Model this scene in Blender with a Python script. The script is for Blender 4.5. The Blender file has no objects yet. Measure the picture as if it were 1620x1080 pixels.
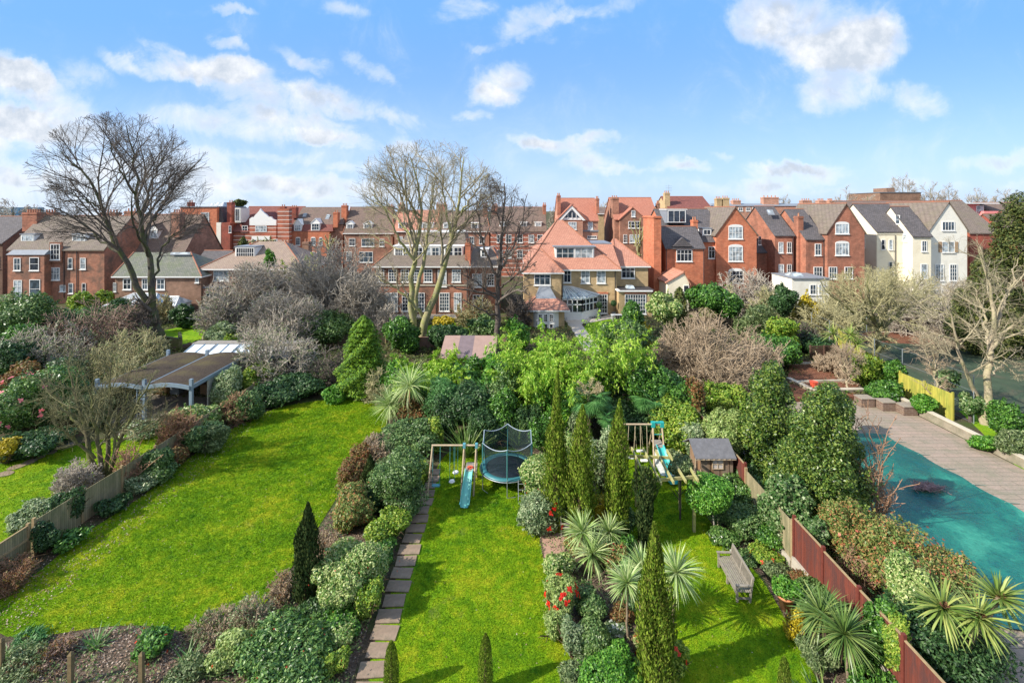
import bpy, math, random
import numpy as np
from mathutils import Vector
S = bpy.context.scene
COL = S.collection
F = 760.0; H = 15.0; CX = 810.0; HY = 330.0      # focal length in photo pixels, eye height, horizon

# ---------------------------------------------------------------- camera
cam = bpy.data.cameras.new('camera'); camo = bpy.data.objects.new('camera', cam); COL.objects.link(camo)
camo.location = (0, 0, H); camo.rotation_euler = (math.pi/2, 0, 0)
cam.sensor_width = 36; cam.lens = F/1620*36; cam.shift_y = -(540-HY)/1620
cam.clip_start = 0.5; cam.clip_end = 4000
S.camera = camo

# ---------------------------------------------------------------- node helper
class NT:
    def __init__(s, nt): s.nt = nt
    def n(s, t, **k):
        x = s.nt.nodes.new(t)
        for a, b in k.items(): setattr(x, a, b)
        return x
    def put(s, sock, v):
        if v is None: return
        if isinstance(v, bpy.types.NodeSocket): s.nt.links.new(v, sock)
        else:
            try: sock.default_value = v
            except Exception: sock.default_value = tuple(v) + (1,)
    def m(s, op, a, b=None, c=None, clamp=False):
        x = s.n('ShaderNodeMath', operation=op, use_clamp=clamp)
        for i, v in enumerate((a, b, c)): s.put(x.inputs[i], v)
        return x.outputs[0]
    def v(s, op, a, b=None, out=0):
        x = s.n('ShaderNodeVectorMath', operation=op)
        s.put(x.inputs[0], a); s.put(x.inputs[1], b)
        return x.outputs['Value' if op in ('DOT_PRODUCT', 'LENGTH') else 0]
    def noise(s, vec, scale, detail=3, rough=.55, dist=0, col=False):
        x = s.n('ShaderNodeTexNoise'); s.put(x.inputs['Vector'], vec)
        x.inputs['Scale'].default_value = scale; x.inputs['Detail'].default_value = detail
        x.inputs['Roughness'].default_value = rough; x.inputs['Distortion'].default_value = dist
        return x.outputs[1 if col else 0]
    def mix(s, f, a, b, typ='MIX'):
        x = s.n('ShaderNodeMix', data_type='RGBA', blend_type=typ)
        s.put(x.inputs[0], f); s.put(x.inputs[6], a); s.put(x.inputs[7], b)
        return x.outputs[2]
    def ramp(s, f, stops, interp='LINEAR'):
        x = s.n('ShaderNodeValToRGB'); x.color_ramp.interpolation = interp
        e = x.color_ramp.elements
        while len(e) < len(stops): e.new(.5)
        for i, (p, c) in enumerate(stops):
            e[i].position = p; e[i].color = tuple(c) + (1,) if len(c) == 3 else c
        s.put(x.inputs[0], f); return x.outputs[0]
    def mr(s, v, a, b, c=0, d=1, smooth=False):
        x = s.n('ShaderNodeMapRange'); x.interpolation_type = 'SMOOTHSTEP' if smooth else 'LINEAR'
        for i, q in enumerate((v, a, b, c, d)): s.put(x.inputs[i], q)
        return x.outputs[0]

# ---------------------------------------------------------------- world: sky + clouds at infinity, unseen rear clouds added for fill
SUN_EL = math.radians(35); SUN_AZ = math.radians(248)
W = bpy.data.worlds.new('World'); S.world = W; W.use_nodes = True
def build_world():
    t = NT(W.node_tree); bg = W.node_tree.nodes['Background']
    sk = t.n('ShaderNodeTexSky', sky_type='NISHITA'); sk.sun_disc = False
    sk.sun_elevation = SUN_EL; sk.sun_rotation = SUN_AZ; sk.altitude = 60; sk.air_density = 1.0; sk.dust_density = .6; sk.ozone_density = 1.6
    tc = t.n('ShaderNodeTexCoord'); d = tc.outputs['Generated']
    sep = t.n('ShaderNodeSeparateXYZ'); t.put(sep.inputs[0], d)
    yy = t.m('MAXIMUM', t.m('ABSOLUTE', sep.outputs[1]), .12)
    u = t.m('DIVIDE', sep.outputs[0], yy); v = t.m('DIVIDE', sep.outputs[2], yy)
    cb = t.n('ShaderNodeCombineXYZ'); t.put(cb.inputs[0], u); t.put(cb.inputs[1], v); cb.inputs[2].default_value = 1
    p0 = cb.outputs[0]
    w1 = t.noise(p0, 5, 4, .6, col=True); w2 = t.noise(p0, 22, 4, .65, col=True)
    off = t.v('ADD', t.v('MULTIPLY', t.v('SUBTRACT', w1, (.5, .5, .5)), (.16, .10, 0)), t.v('MULTIPLY', t.v('SUBTRACT', w2, (.5, .5, .5)), (.05, .038, 0)))
    p = t.v('ADD', p0, off)
    # clouds: centre, half axes, tilt (degrees, clockwise in the view), weight
    C = [(70,150,110,40,22,1),(140,120,60,22,18,.8),(30,215,110,26,4,1),(10,250,70,26,25,.8),(300,105,110,26,8,1),(420,150,150,38,16,1.1),(540,160,70,26,22,.8),
         (380,195,165,30,5,1.1),(500,215,50,16,8,.8),(590,110,60,14,28,.6),(345,70,30,12,30,.7),(625,185,46,24,15,.9),(620,225,35,22,10,.7),(372,12,30,8,15,.6),
         (800,125,62,32,-8,1.1),(780,150,50,20,0,.8),(748,180,34,12,0,.8),(835,30,52,30,-25,1),(740,15,52,22,5,.8),(790,70,40,10,-5,.5),(895,30,50,16,-20,.6),(550,20,50,16,12,.6),(970,18,50,16,-15,.6),
         (1290,40,145,70,8,1.05),(1200,30,60,50,0,.6),(1320,95,90,36,10,.7),(1320,150,72,34,0,1.05),(1450,155,70,32,3,1.0),(1380,60,60,40,0,.8),
         (900,225,85,16,3,.8),(930,258,60,22,5,.8),(1075,258,48,14,0,.8),(1152,245,28,10,0,.7),(1255,275,100,22,-3,.9),(1200,300,110,16,0,.7),(1580,258,85,22,-6,.95),(1600,300,90,14,0,.6),(1400,300,120,12,0,.5),
         (380,280,190,24,4,.75),(480,300,200,26,0,.8),(200,270,130,26,6,.7),(60,285,130,30,0,.75),(650,258,90,12,0,.6),(330,245,80,12,4,.6),(690,300,150,20,0,.5),(1000,290,130,14,0,.5),(540,262,40,12,0,.8),(180,95,60,16,20,.7),(250,70,40,10,15,.5),(470,95,70,14,15,.7),(660,240,60,14,10,.7),(560,225,40,12,10,.6),(440,245,70,12,5,.7),(840,215,50,12,5,.7),(960,215,44,10,5,.7),(1000,268,50,10,0,.7),(1110,262,36,10,0,.6),(20,110,70,30,25,1),(20,195,60,26,10,1),(100,205,90,22,10,.9),(1250,262,60,14,0,.7),(860,60,30,12,10,.5),(700,30,34,12,15,.5)]
    tot = None
    for (x, y, a, b, r, wgt) in C:
        c, s_ = math.cos(math.radians(r)), math.sin(math.radians(r))
        ux, vy = (x-CX)/F, (HY-y)/F; A = F/(a*1.12); B = F/(b*1.12)
        # tilt clockwise = down to the right
        va = (c*A, -s_*A, -(ux*c-vy*s_)*A); vb = (s_*B, c*B, -(ux*s_+vy*c)*B)
        q = t.v('DOT_PRODUCT', p, va); w = t.v('DOT_PRODUCT', p, vb)
        e = t.m('MULTIPLY_ADD', q, q, t.m('MULTIPLY', w, w))
        e = t.m('MAXIMUM', t.m('MULTIPLY_ADD', e, -wgt, wgt), 0)
        tot = e if tot is None else t.m('ADD', tot, e)
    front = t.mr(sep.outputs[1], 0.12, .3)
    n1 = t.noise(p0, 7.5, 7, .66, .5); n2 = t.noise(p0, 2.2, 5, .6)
    back = t.m('MULTIPLY', t.mr(n2, .40, .55, 0, 1.3), t.m('SUBTRACT', 1, front))  # cloud cover behind the camera, never in view, added to fill front-facing faces
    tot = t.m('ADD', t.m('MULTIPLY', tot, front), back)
    dens = t.m('ADD', tot, t.m('MULTIPLY', t.m('SUBTRACT', n1, .5), 2.1))
    mask = t.m('POWER', t.mr(dens, -.2, 1.4, 0, 1, True), 1.8)
    up = t.mr(sep.outputs[2], 0, .02)
    mask = t.m('MULTIPLY', mask, up)
    # thin veil near the left horizon
    veil = t.m('MULTIPLY', t.mr(v, .26, .0), t.mr(u, .35, -.9, .12, .8))
    veil = t.m('MULTIPLY', veil, t.mr(n1, .3, .62, .1, 1))
    n3 = t.noise(t.v('ADD', p0, (.0, .02, 0)), 14, 5, .6)
    thick = t.m('MULTIPLY', t.mr(dens, .45, 1.2, 0, 1, True), t.mr(n3, .34, .60, .15, 1))
    ccol = t.mix(thick, (6.9, 7.0, 7.2), (4.0, 4.5, 5.2))
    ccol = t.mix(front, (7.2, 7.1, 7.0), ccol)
    sky = t.mix(.72, sk.outputs[0], (1.05, 1.10, 1.32), 'MULTIPLY')
    sky = t.mix(t.mr(v, .40, .0, .0, .72), sky, (3.7, 5.0, 6.8))
    sky = t.mix(t.mr(v, .0, .4, .2, .85), sky, (1.35, 3.3, 6.7))
    col = t.mix(veil, sky, (6.1, 6.6, 7.2))
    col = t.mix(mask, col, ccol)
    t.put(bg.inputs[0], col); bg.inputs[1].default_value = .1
build_world()
sun = bpy.data.lights.new('sun', 'SUN'); sun.energy = 4.9; sun.angle = math.radians(.53); sun.color = (1, .93, .82)
suno = bpy.data.objects.new('sun', sun); COL.objects.link(suno)
sd = Vector((math.sin(SUN_AZ)*math.cos(SUN_EL), math.cos(SUN_AZ)*math.cos(SUN_EL), math.sin(SUN_EL)))
suno.rotation_euler = sd.to_track_quat('Z', 'Y').to_euler()
S.view_settings.view_transform = 'Standard'; S.view_settings.look = 'None'; S.view_settings.gamma = 1
S.view_settings.exposure = 0.7
S.render.engine = 'CYCLES'
S.cycles.max_bounces = 5; S.cycles.diffuse_bounces = 3; S.cycles.glossy_bounces = 2; S.cycles.transmission_bounces = 3; S.cycles.transparent_max_bounces = 6
S.cycles.caustics_reflective = False; S.cycles.caustics_refractive = False

# ---------------------------------------------------------------- pixel <-> world
def G(px, py, z=0.0):
    Y = F*(H-z)/(py-HY); return ((px-CX)/F*Y, Y)
def WX(px, Y): return (px-CX)/F*Y
def WZ(py, Y): return H-(py-HY)/F*Y

# ---------------------------------------------------------------- objects
def tag(o, label=None, cat=None, group=None, kind=None):
    if label: o['label'] = label
    if cat: o['category'] = cat
    if group: o['group'] = group
    if kind: o['kind'] = kind
    return o
def empty(name, loc, label, cat, group=None, rz=0):
    o = bpy.data.objects.new(name, None); COL.objects.link(o); o.location = loc; o.rotation_euler = (0, 0, rz); o.empty_display_size = .2
    return tag(o, label, cat, group)
def link(name, me, parent=None, loc=(0, 0, 0)):
    o = bpy.data.objects.new(name, me); COL.objects.link(o); o.location = loc
    if parent is not None: o.parent = parent
    return o
def npmesh(name, V, Fc, mat, smooth=False):
    """V (n,3); Fc list of int arrays (m,k), one per polygon size; mat one material or list of (material per block)"""
    me = bpy.data.meshes.new(name)
    V = np.asarray(V, np.float32)
    if not isinstance(Fc, list): Fc = [Fc]
    me.vertices.add(len(V)); me.vertices.foreach_set('co', V.ravel())
    loops = np.concatenate([f.ravel() for f in Fc]).astype(np.int32)
    tot = np.concatenate([np.full(len(f), f.shape[1], np.int32) for f in Fc])
    st = np.concatenate([[0], np.cumsum(tot)[:-1]]).astype(np.int32)
    me.loops.add(len(loops)); me.loops.foreach_set('vertex_index', loops)
    me.polygons.add(len(tot)); me.polygons.foreach_set('loop_start', st)
    if isinstance(mat, list):
        for m in mat: me.materials.append(m)
        me.polygons.foreach_set('material_index', np.concatenate([np.full(len(f), i, np.int32) for i, f in enumerate(Fc)]))
    else: me.materials.append(mat)
    if smooth: me.polygons.foreach_set('use_smooth', np.ones(len(tot), bool))
    me.update(calc_edges=True)
    return me
class MB:
    def __init__(s): s.v = []; s.f = []
    def add(s, vs, fs):
        n = len(s.v); s.v += [tuple(map(float, p)) for p in vs]; s.f += [tuple(i+n for i in f) for f in fs]; return s
    def box(s, x0, x1, y0, y1, z0, z1):
        return s.frus(x0, x1, y0, y1, z0, x0, x1, y0, y1, z1)
    def frus(s, x0, x1, y0, y1, z0, a0, a1, b0, b1, z1):
        return s.add([(x0,y0,z0),(x1,y0,z0),(x1,y1,z0),(x0,y1,z0),(a0,b0,z1),(a1,b0,z1),(a1,b1,z1),(a0,b1,z1)],
                     [(3,2,1,0),(4,5,6,7),(0,1,5,4),(1,2,6,5),(2,3,7,6),(3,0,4,7)])
    def prism(s, poly, axis, a0, a1):
        """poly of (p,q): axis 'y' -> (x,z) extruded in y; 'x' -> (y,z) in x; 'z' -> (x,y) in z"""
        def P(p, q, a): return (p, a, q) if axis == 'y' else (a, p, q) if axis == 'x' else (p, q, a)
        n = len(poly); vs = [P(p, q, a0) for p, q in poly]+[P(p, q, a1) for p, q in poly]
        fs = [tuple(range(n))[::-1], tuple(range(n, 2*n))]+[(i, (i+1) % n, (i+1) % n+n, i+n) for i in range(n)]
        return s.add(vs, fs)
    def tube(s, a, b, r0, r1=None, n=6):
        r1 = r0 if r1 is None else r1
        a = Vector(a); b = Vector(b); d = (b-a).normalized()
        u = d.orthogonal().normalized(); w = d.cross(u)
        vs = [a+(u*math.cos(6.2832*i/n)+w*math.sin(6.2832*i/n))*r0 for i in range(n)]+[b+(u*math.cos(6.2832*i/n)+w*math.sin(6.2832*i/n))*r1 for i in range(n)]
        return s.add(vs, [tuple(range(n))[::-1], tuple(range(n, 2*n))]+[(i, (i+1) % n, (i+1) % n+n, i+n) for i in range(n)])
    def bar(s, a, b, w, h):
        """rectangular beam from a to b, w across, h in height"""
        a = Vector(a); b = Vector(b); d = (b-a).normalized()
        up = Vector((0, 0, 1)) if abs(d.z) < .95 else Vector((0, 1, 0))
        u = d.cross(up).normalized()*w/2; t = u.cross(d).normalized()*h/2
        vs = [a-u-t, a+u-t, a+u+t, a-u+t, b-u-t, b+u-t, b+u+t, b-u+t]
        return s.add(vs, [(3,2,1,0),(4,5,6,7),(0,1,5,4),(1,2,6,5),(2,3,7,6),(3,0,4,7)])
    def lathe(s, prof, c=(0, 0, 0), n=16):
        k = len(s.v)
        for r, z in prof:
            for i in range(n): s.v.append((c[0]+r*math.cos(6.2832*i/n), c[1]+r*math.sin(6.2832*i/n), c[2]+z))
        for j in range(len(prof)-1):
            for i in range(n): s.f.append((k+j*n+i, k+j*n+(i+1) % n, k+(j+1)*n+(i+1) % n, k+(j+1)*n+i))
        return s
    def mesh(s, name, mat, off=(0, 0, 0), smooth=False):
        me = bpy.data.meshes.new(name)
        me.from_pydata([(x-off[0], y-off[1], z-off[2]) for x, y, z in s.v], [], s.f)
        me.materials.append(mat)
        if smooth: me.polygons.foreach_set('use_smooth', [True]*len(me.polygons))
        me.update(); return me
    def build(s, name, mat, root=None, off=None, smooth=False):
        """root: parent; geometry given in world coordinates unless off is set"""
        if off is None: off = world_loc(root)
        return link(name, s.mesh(name, mat, off, smooth), root)
def world_loc(r):
    v = Vector((0, 0, 0))
    while r is not None: v += r.location; r = r.parent
    return tuple(v)

# ---------------------------------------------------------------- materials
MATS = {}
def newmat(name):
    m = bpy.data.materials.new(name); m.use_nodes = True; t = NT(m.node_tree)
    return m, t, m.node_tree.nodes['Principled BSDF']
def mat(name, col, rough=.7, var=.25, scale=2.0, spec=.35, metal=0, bump=0, bscale=30, stain=None, samt=.4, sscale=.6):
    if name in MATS: return MATS[name]
    m, t, b = newmat(name)
    tc = t.n('ShaderNodeTexCoord'); o = tc.outputs['Object']
    n = t.noise(o, scale, 5, .65)
    c2 = tuple(min(1, x*(1+var)) for x in col); c1 = tuple(x*(1-var) for x in col)
    c = t.ramp(n, [(.25, c1), (.75, c2)])
    if stain:
        s_ = t.noise(o, sscale, 6, .7, .5); c = t.mix(t.mr(s_, .48, .68, 0, samt), c, stain)
    t.put(b.inputs['Base Color'], c); b.inputs['Roughness'].default_value = rough; b.inputs['Specular IOR Level'].default_value = spec; b.inputs['Metallic'].default_value = metal
    if bump:
        bn = t.n('ShaderNodeBump'); bn.inputs['Strength'].default_value = bump; bn.inputs['Distance'].default_value = .03
        t.put(bn.inputs['Height'], t.noise(o, bscale, 4, .6)); t.put(b.inputs['Normal'], bn.outputs[0])
    MATS[name] = m; return m
def brick(name, c1, c2, mortar=(.30, .25, .2), stain=(.10, .06, .045), samt=.5, band=None):
    if name in MATS: return MATS[name]
    m, t, b = newmat(name)
    tc = t.n('ShaderNodeTexCoord'); o = tc.outputs['Object']; sp = t.n('ShaderNodeSeparateXYZ'); t.put(sp.inputs[0], o)
    cb = t.n('ShaderNodeCombineXYZ'); t.put(cb.inputs[0], t.m('ADD', sp.outputs[0], sp.outputs[1])); t.put(cb.inputs[1], sp.outputs[2])
    br = t.n('ShaderNodeTexBrick'); t.put(br.inputs[0], cb.outputs[0]); br.inputs['Scale'].default_value = 1
    br.inputs['Brick Width'].default_value = .44; br.inputs['Row Height'].default_value = .15; br.inputs['Mortar Size'].default_value = .012
    t.put(br.inputs['Color1'], c1); t.put(br.inputs['Color2'], c2); t.put(br.inputs['Mortar'], mortar)
    n = t.noise(o, .5, 6, .7, .4); c = t.mix(t.mr(n, .40, .66, 0, min(1, samt*1.3)), br.outputs[0], stain)
    n2 = t.noise(o, 2.2, 4, .7); c = t.mix(.5, c, t.ramp(n2, [(.25, (.62, .62, .62)), (.75, (1.35, 1.3, 1.25))]), 'MULTIPLY')
    if band:
        fr = t.m('FRACT', t.m('MULTIPLY', sp.outputs[2], 1/band[0])); c = t.mix(t.m('LESS_THAN', fr, band[1]), c, (.62, .56, .5))
    t.put(b.inputs['Base Color'], c); b.inputs['Roughness'].default_value = .85; b.inputs['Specular IOR Level'].default_value = .2
    MATS[name] = m; return m
def tiles(name, c1, c2, stain=(.06, .055, .04), samt=.5, row=.22):
    if name in MATS: return MATS[name]
    m, t, b = newmat(name)
    tc = t.n('ShaderNodeTexCoord'); o = tc.outputs['Object']; sp = t.n('ShaderNodeSeparateXYZ'); t.put(sp.inputs[0], o)
    cb = t.n('ShaderNodeCombineXYZ'); t.put(cb.inputs[0], t.m('ADD', sp.outputs[0], t.m('MULTIPLY', sp.outputs[1], .35))); t.put(cb.inputs[1], t.m('MULTIPLY', sp.outputs[2], 1.4))
    br = t.n('ShaderNodeTexBrick'); t.put(br.inputs[0], cb.outputs[0]); br.inputs['Scale'].default_value = 1
    br.inputs['Brick Width'].default_value = .34; br.inputs['Row Height'].default_value = row; br.inputs['Mortar Size'].default_value = .016
    t.put(br.inputs['Color1'], c1); t.put(br.inputs['Color2'], c2); t.put(br.inputs['Mortar'], tuple(x*.45 for x in c1))
    n = t.noise(o, .7, 6, .75, .6); c = t.mix(t.mr(n, .45, .7, 0, samt), br.outputs[0], stain)
    n2 = t.noise(o, 5, 4, .7); c = t.mix(.5, c, t.ramp(n2, [(.2, (.55, .55, .55)), (.8, (1.4, 1.35, 1.3))]), 'MULTIPLY')
    t.put(b.inputs['Base Color'], c); b.inputs['Roughness'].default_value = .75; b.inputs['Specular IOR Level'].default_value = .25
    bn = t.n('ShaderNodeBump'); bn.inputs['Strength'].default_value = .5; bn.inputs['Distance'].default_value = .03
    t.put(bn.inputs['Height'], br.outputs['Fac']); bn.invert = True; t.put(b.inputs['Normal'], bn.outputs[0])
    MATS[name] = m; return m
def glass(name, col=(.03, .045, .06), rough=.08):
    if name in MATS: return MATS[name]
    m, t, b = newmat(name)
    tc = t.n('ShaderNodeTexCoord'); oi = t.n('ShaderNodeObjectInfo')
    n = t.noise(t.v('ADD', tc.outputs['Object'], oi.outputs['Location']), 1.6, 2, .5)
    c = t.ramp(n, [(.42, col), (.6, tuple(min(.6, x*2.2+.01) for x in col))])
    t.put(b.inputs['Base Color'], c); b.inputs['Roughness'].default_value = rough; b.inputs['Specular IOR Level'].default_value = .7
    MATS[name] = m; return m
def leafmat(name, cols, rough=.45, transl=.25, spec=.4, gloss=None):
    """cols: ramp stops over a random value per leaf"""
    if name in MATS: return MATS[name]
    m, t, b = newmat(name)
    g = t.n('ShaderNodeNewGeometry'); tc = t.n('ShaderNodeTexCoord')
    k = len(cols); r = g.outputs['Random Per Island']
    n = t.noise(tc.outputs['Object'], 1.1, 3, .6)
    f = t.m('ADD', t.m('MULTIPLY', r, .75), t.m('MULTIPLY', t.mr(n, .3, .7), .25))
    c = t.ramp(f, [((i+.5)/k, q) for i, q in enumerate(cols)])
    t.put(b.inputs['Base Color'], c); b.inputs['Roughness'].default_value = rough; b.inputs['Specular IOR Level'].default_value = spec
    if transl:
        tr = t.n('ShaderNodeBsdfTranslucent'); t.put(tr.inputs[0], t.mix(.6, c, (1.3, 1.5, .6), 'MULTIPLY'))
        mx = t.n('ShaderNodeMixShader'); mx.inputs[0].default_value = transl
        t.put(mx.inputs[1], b.outputs[0]); t.put(mx.inputs[2], tr.outputs[0])
        t.put(m.node_tree.nodes['Material Output'].inputs[0], mx.outputs[0])
    MATS[name] = m; return m
def barkmat(name, c1, c2, moss=None, mamt=.6):
    if name in MATS: return MATS[name]
    m, t, b = newmat(name)
    tc = t.n('ShaderNodeTexCoord'); o = tc.outputs['Object']
    c = t.ramp(t.noise(o, 6, 4, .7), [(.3, c1), (.7, c2)])
    if moss: c = t.mix(t.mr(t.noise(o, 1.2, 4, .6), .42, .6, 0, mamt), c, moss)
    t.put(b.inputs['Base Color'], c); b.inputs['Roughness'].default_value = .9; b.inputs['Specular IOR Level'].default_value = .1
    bn = t.n('ShaderNodeBump'); bn.inputs['Strength'].default_value = .6; bn.inputs['Distance'].default_value = .04
    t.put(bn.inputs['Height'], t.noise(o, 14, 4, .7)); t.put(b.inputs['Normal'], bn.outputs[0])
    MATS[name] = m; return m
WHITE = mat('white_paint', (.74, .74, .72), .5, .06, 3)
# ================================================================ plant generators (all numpy, real leaves and twigs)
def nrm(a): return a/np.maximum(np.linalg.norm(a, axis=-1, keepdims=True), 1e-9)
def rdir(rng, n): return nrm(rng.normal(size=(n, 3)))
def leafquads(P, T, N, L, Wd):
    """rhombus leaves: centre P, long axis T, face normal N"""
    S_ = nrm(np.cross(T, N)); L = np.broadcast_to(L, (len(P),))[:, None]; Wd = np.broadcast_to(Wd, (len(P),))[:, None]
    V = np.stack([P-T*L*.5, P+S_*Wd*.5-T*L*.05, P+T*L*.5, P-S_*Wd*.5-T*L*.05], 1).reshape(-1, 3)
    return V, np.arange(len(P)*4).reshape(-1, 4)
def cat(parts):
    V = []; Fq = []; k = 0
    for v, f in parts: V.append(v); Fq.append(f+k); k += len(v)
    return np.concatenate(V), np.concatenate(Fq)
def lumpfield(rng, k, amp, sharp=6):
    C = rdir(rng, k); A = rng.uniform(.35, 1, k)*amp*np.where(rng.random(k) < .3, -1, 1); K = rng.uniform(.6, 1.6, k)*sharp
    return lambda D: 1+(np.exp((D@C.T-1)*K)*A).sum(1)
def cloud(rng, n, R, c, amp=.28, lumps=16, sharp=7, shell=.45, flat=-.95, lf=None):
    """points through the outer layer of a lumpy ellipsoid; returns points and outward normals"""
    D = rdir(rng, int(n*1.6)); D = D[D[:, 2] > flat][:n]
    lf = lf or lumpfield(rng, lumps, amp, sharp)
    r = lf(D); dep = 1-shell*rng.random(len(D))**1.7
    R = np.array(R); P = D*R*(r*dep)[:, None]+np.array(c); N = nrm(D/R)
    return P, N
def lobes(rng, n, R, c, k=9, size=.44, shell=.5, flat=-1.0, top=.15, shoots=.17):
    """leaf points over a union of overlapping lobes inside an ellipsoid, with loose shoots: an uneven natural outline"""
    R = np.array(R, float); D = rdir(rng, k); D[:, 2] = D[:, 2]*.8+top; C = D*rng.uniform(.45, .74, (k, 1))
    C = np.concatenate([C, [[0, 0, 0]]]); sz = np.r_[rng.uniform(.75, 1.2, k)*size, .62]
    w = sz**2; i = rng.choice(k+1, int(n*2.6), p=w/w.sum()); d = rdir(rng, len(i)); lf = lumpfield(rng, 14, .22, 9)
    dep = 1-shell*rng.random(len(i))**1.8; P = C[i]+d*(sz[i]*dep*lf(d))[:, None]; N = d.copy()
    # drop what lies deep inside another lobe
    q = np.ones(len(P), bool)
    for j in range(k+1): q &= (j == i) | (np.linalg.norm(P-C[j], axis=1) > sz[j]*.68)
    P, N = P[q][:n], N[q][:n]; m = int(n*shoots)
    if m > 20:
        s_ = rng.integers(0, len(P), max(8, m//14)); j = rng.integers(0, len(s_), m); u = rng.random(m)[:, None]
        dd = nrm(N[s_]+np.array([0, 0, .7])+rng.normal(size=(len(s_), 3))*.3); S2 = P[s_][j]+dd[j]*u*rng.uniform(.08, .26, (len(s_), 1))[j]+rng.normal(size=(m, 3))*.012
        P = np.concatenate([P, S2]); N = np.concatenate([N, dd[j]])
    ph = rng.uniform(0, 6.28, 6); g = sum(np.sin(P@rdir(rng, 1)[0]*f_+ph[i_]) for i_, f_ in enumerate((7, 9, 12, 15, 19, 24)))
    q = (g > -1.9)|(rng.random(len(P)) < .25); P, N = P[q], N[q]
    P = P*R+np.array(c); keep = P[:, 2] > .02; return P[keep], nrm(N/R)[keep]
def orient(rng, N, face=.55, up=0.0):
    n = len(N); Nn = nrm(N*face+rdir(rng, n)*(1-face)+np.array([0, 0, up]))
    T = nrm(np.cross(Nn, rdir(rng, n))); return T, Nn
SHR = {}
def shrub_geo(seed, R, L, Wd, dens=3.0, amp=.28, lumps=18, sharp=8, shell=.5, up=.25, hang=0, face=.5, flat=-.8, cap=16000):
    rng = np.random.default_rng(seed)
    area = 4*3.14*((R[0]*R[1])**1.6/3+2*(R[0]*R[2])**1.6/3)**(1/1.6)
    n = int(min(cap, dens*area/(L*Wd*.5)))
    if amp < .1:
        P, N = cloud(rng, n, R, (0, 0, R[2]*.82), amp, lumps, sharp, shell, flat)
        P = P[P[:, 2] > .02]; N = nrm(P-np.array([0, 0, R[2]*.6]))
    else: P, N = lobes(rng, n, (R[0]*1.05, R[1]*1.05, R[2]*1.05), (0, 0, R[2]*.85), max(6, lumps//2), .44 if lumps < 22 else .38)
    T, Nn = orient(rng, N, face, up)
    if hang: T = nrm(T+np.array([0, 0, -hang])); Nn = nrm(np.cross(T, np.cross(Nn, T)))
    s = rng.uniform(.7, 1.3, len(P))
    return leafquads(P, T, Nn, L*s, Wd*s)
def tubes(P, R, sides):
    """P (B,n,3), R (B,n)"""
    B, n, _ = P.shape
    T = np.empty_like(P); T[:, 1:-1] = P[:, 2:]-P[:, :-2]; T[:, 0] = P[:, 1]-P[:, 0]; T[:, -1] = P[:, -1]-P[:, -2]; T = nrm(T)
    ref = nrm(np.cross(T[:, 0], np.where(np.abs(T[:, 0, 2:3]) < .9, [[0, 0, 1.]], [[1., 0, 0]])))
    U = nrm(ref[:, None]-T*(ref[:, None]*T).sum(2, keepdims=True)); Wv = np.cross(T, U)
    a = np.arange(sides)*2*np.pi/sides
    V = P[:, :, None]+R[:, :, None, None]*(np.cos(a)[None, None, :, None]*U[:, :, None]+np.sin(a)[None, None, :, None]*Wv[:, :, None])
    idx = np.arange(B*n*sides).reshape(B, n, sides)
    f = np.stack([idx[:, :-1], np.roll(idx[:, :-1], -1, 2), np.roll(idx[:, 1:], -1, 2), idx[:, 1:]], -1).reshape(-1, 4)
    return V.reshape(-1, 3), f
def grow(rng, P0, D, L, r0, r1, n, wander=.2, lift=0.0, env=None):
    B = len(P0)
    if env is not None:
        c, E = env; p = (P0-c)/E; d = D/E
        a = (d*d).sum(1); b = (p*d).sum(1); q = (p*p).sum(1)-1
        disc = np.maximum(b*b-a*q, 0); t = (-b+np.sqrt(disc))/a
        L = np.minimum(L, np.maximum(t*rng.uniform(.8, 1.06, B), .12*L))
    P = np.empty((B, n+1, 3)); P[:, 0] = P0; d = D.copy()
    for i in range(n):
        d = nrm(d+rng.normal(size=(B, 3))*wander+np.array([0, 0, lift])); P[:, i+1] = P[:, i]+d*(L/n)[:, None]
    f = np.linspace(0, 1, n+1)[None]
    R = r0[:, None]*(1-f)+r1[:, None]*f
    return P, R, L
def kids(rng, P, R, L, k, t0, t1, a0, a1, lf0, lf1, rf=.6, out=None):
    B, n, _ = P.shape
    t = (t0+(t1-t0)*(np.arange(k)[None]+rng.random((B, k)))/k)*(n-1)
    i = np.minimum(t.astype(int), n-2); w = (t-i)[..., None]; b = np.arange(B)[:, None]
    Q = P[b, i]*(1-w)+P[b, i+1]*w; T = nrm(P[b, i+1]-P[b, i]); rr = R[b, i]*(1-w[..., 0])+R[b, i+1]*w[..., 0]
    Q = Q.reshape(-1, 3); T = T.reshape(-1, 3); rr = rr.ravel()
    pr = nrm(np.cross(T, rdir(rng, len(T))))
    if out is not None: pr = nrm(pr+out*nrm(Q-P[:, :1].mean((0, 1)))); 
    an = np.radians(rng.uniform(a0, a1, len(T)))[:, None]
    D = nrm(T*np.cos(an)+pr*np.sin(an))
    LL = np.repeat(L, k)*rng.uniform(lf0, lf1, len(T))*(1.15-.5*(t.ravel()/(n-1)))
    return Q, D, LL, rr*rf
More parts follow.
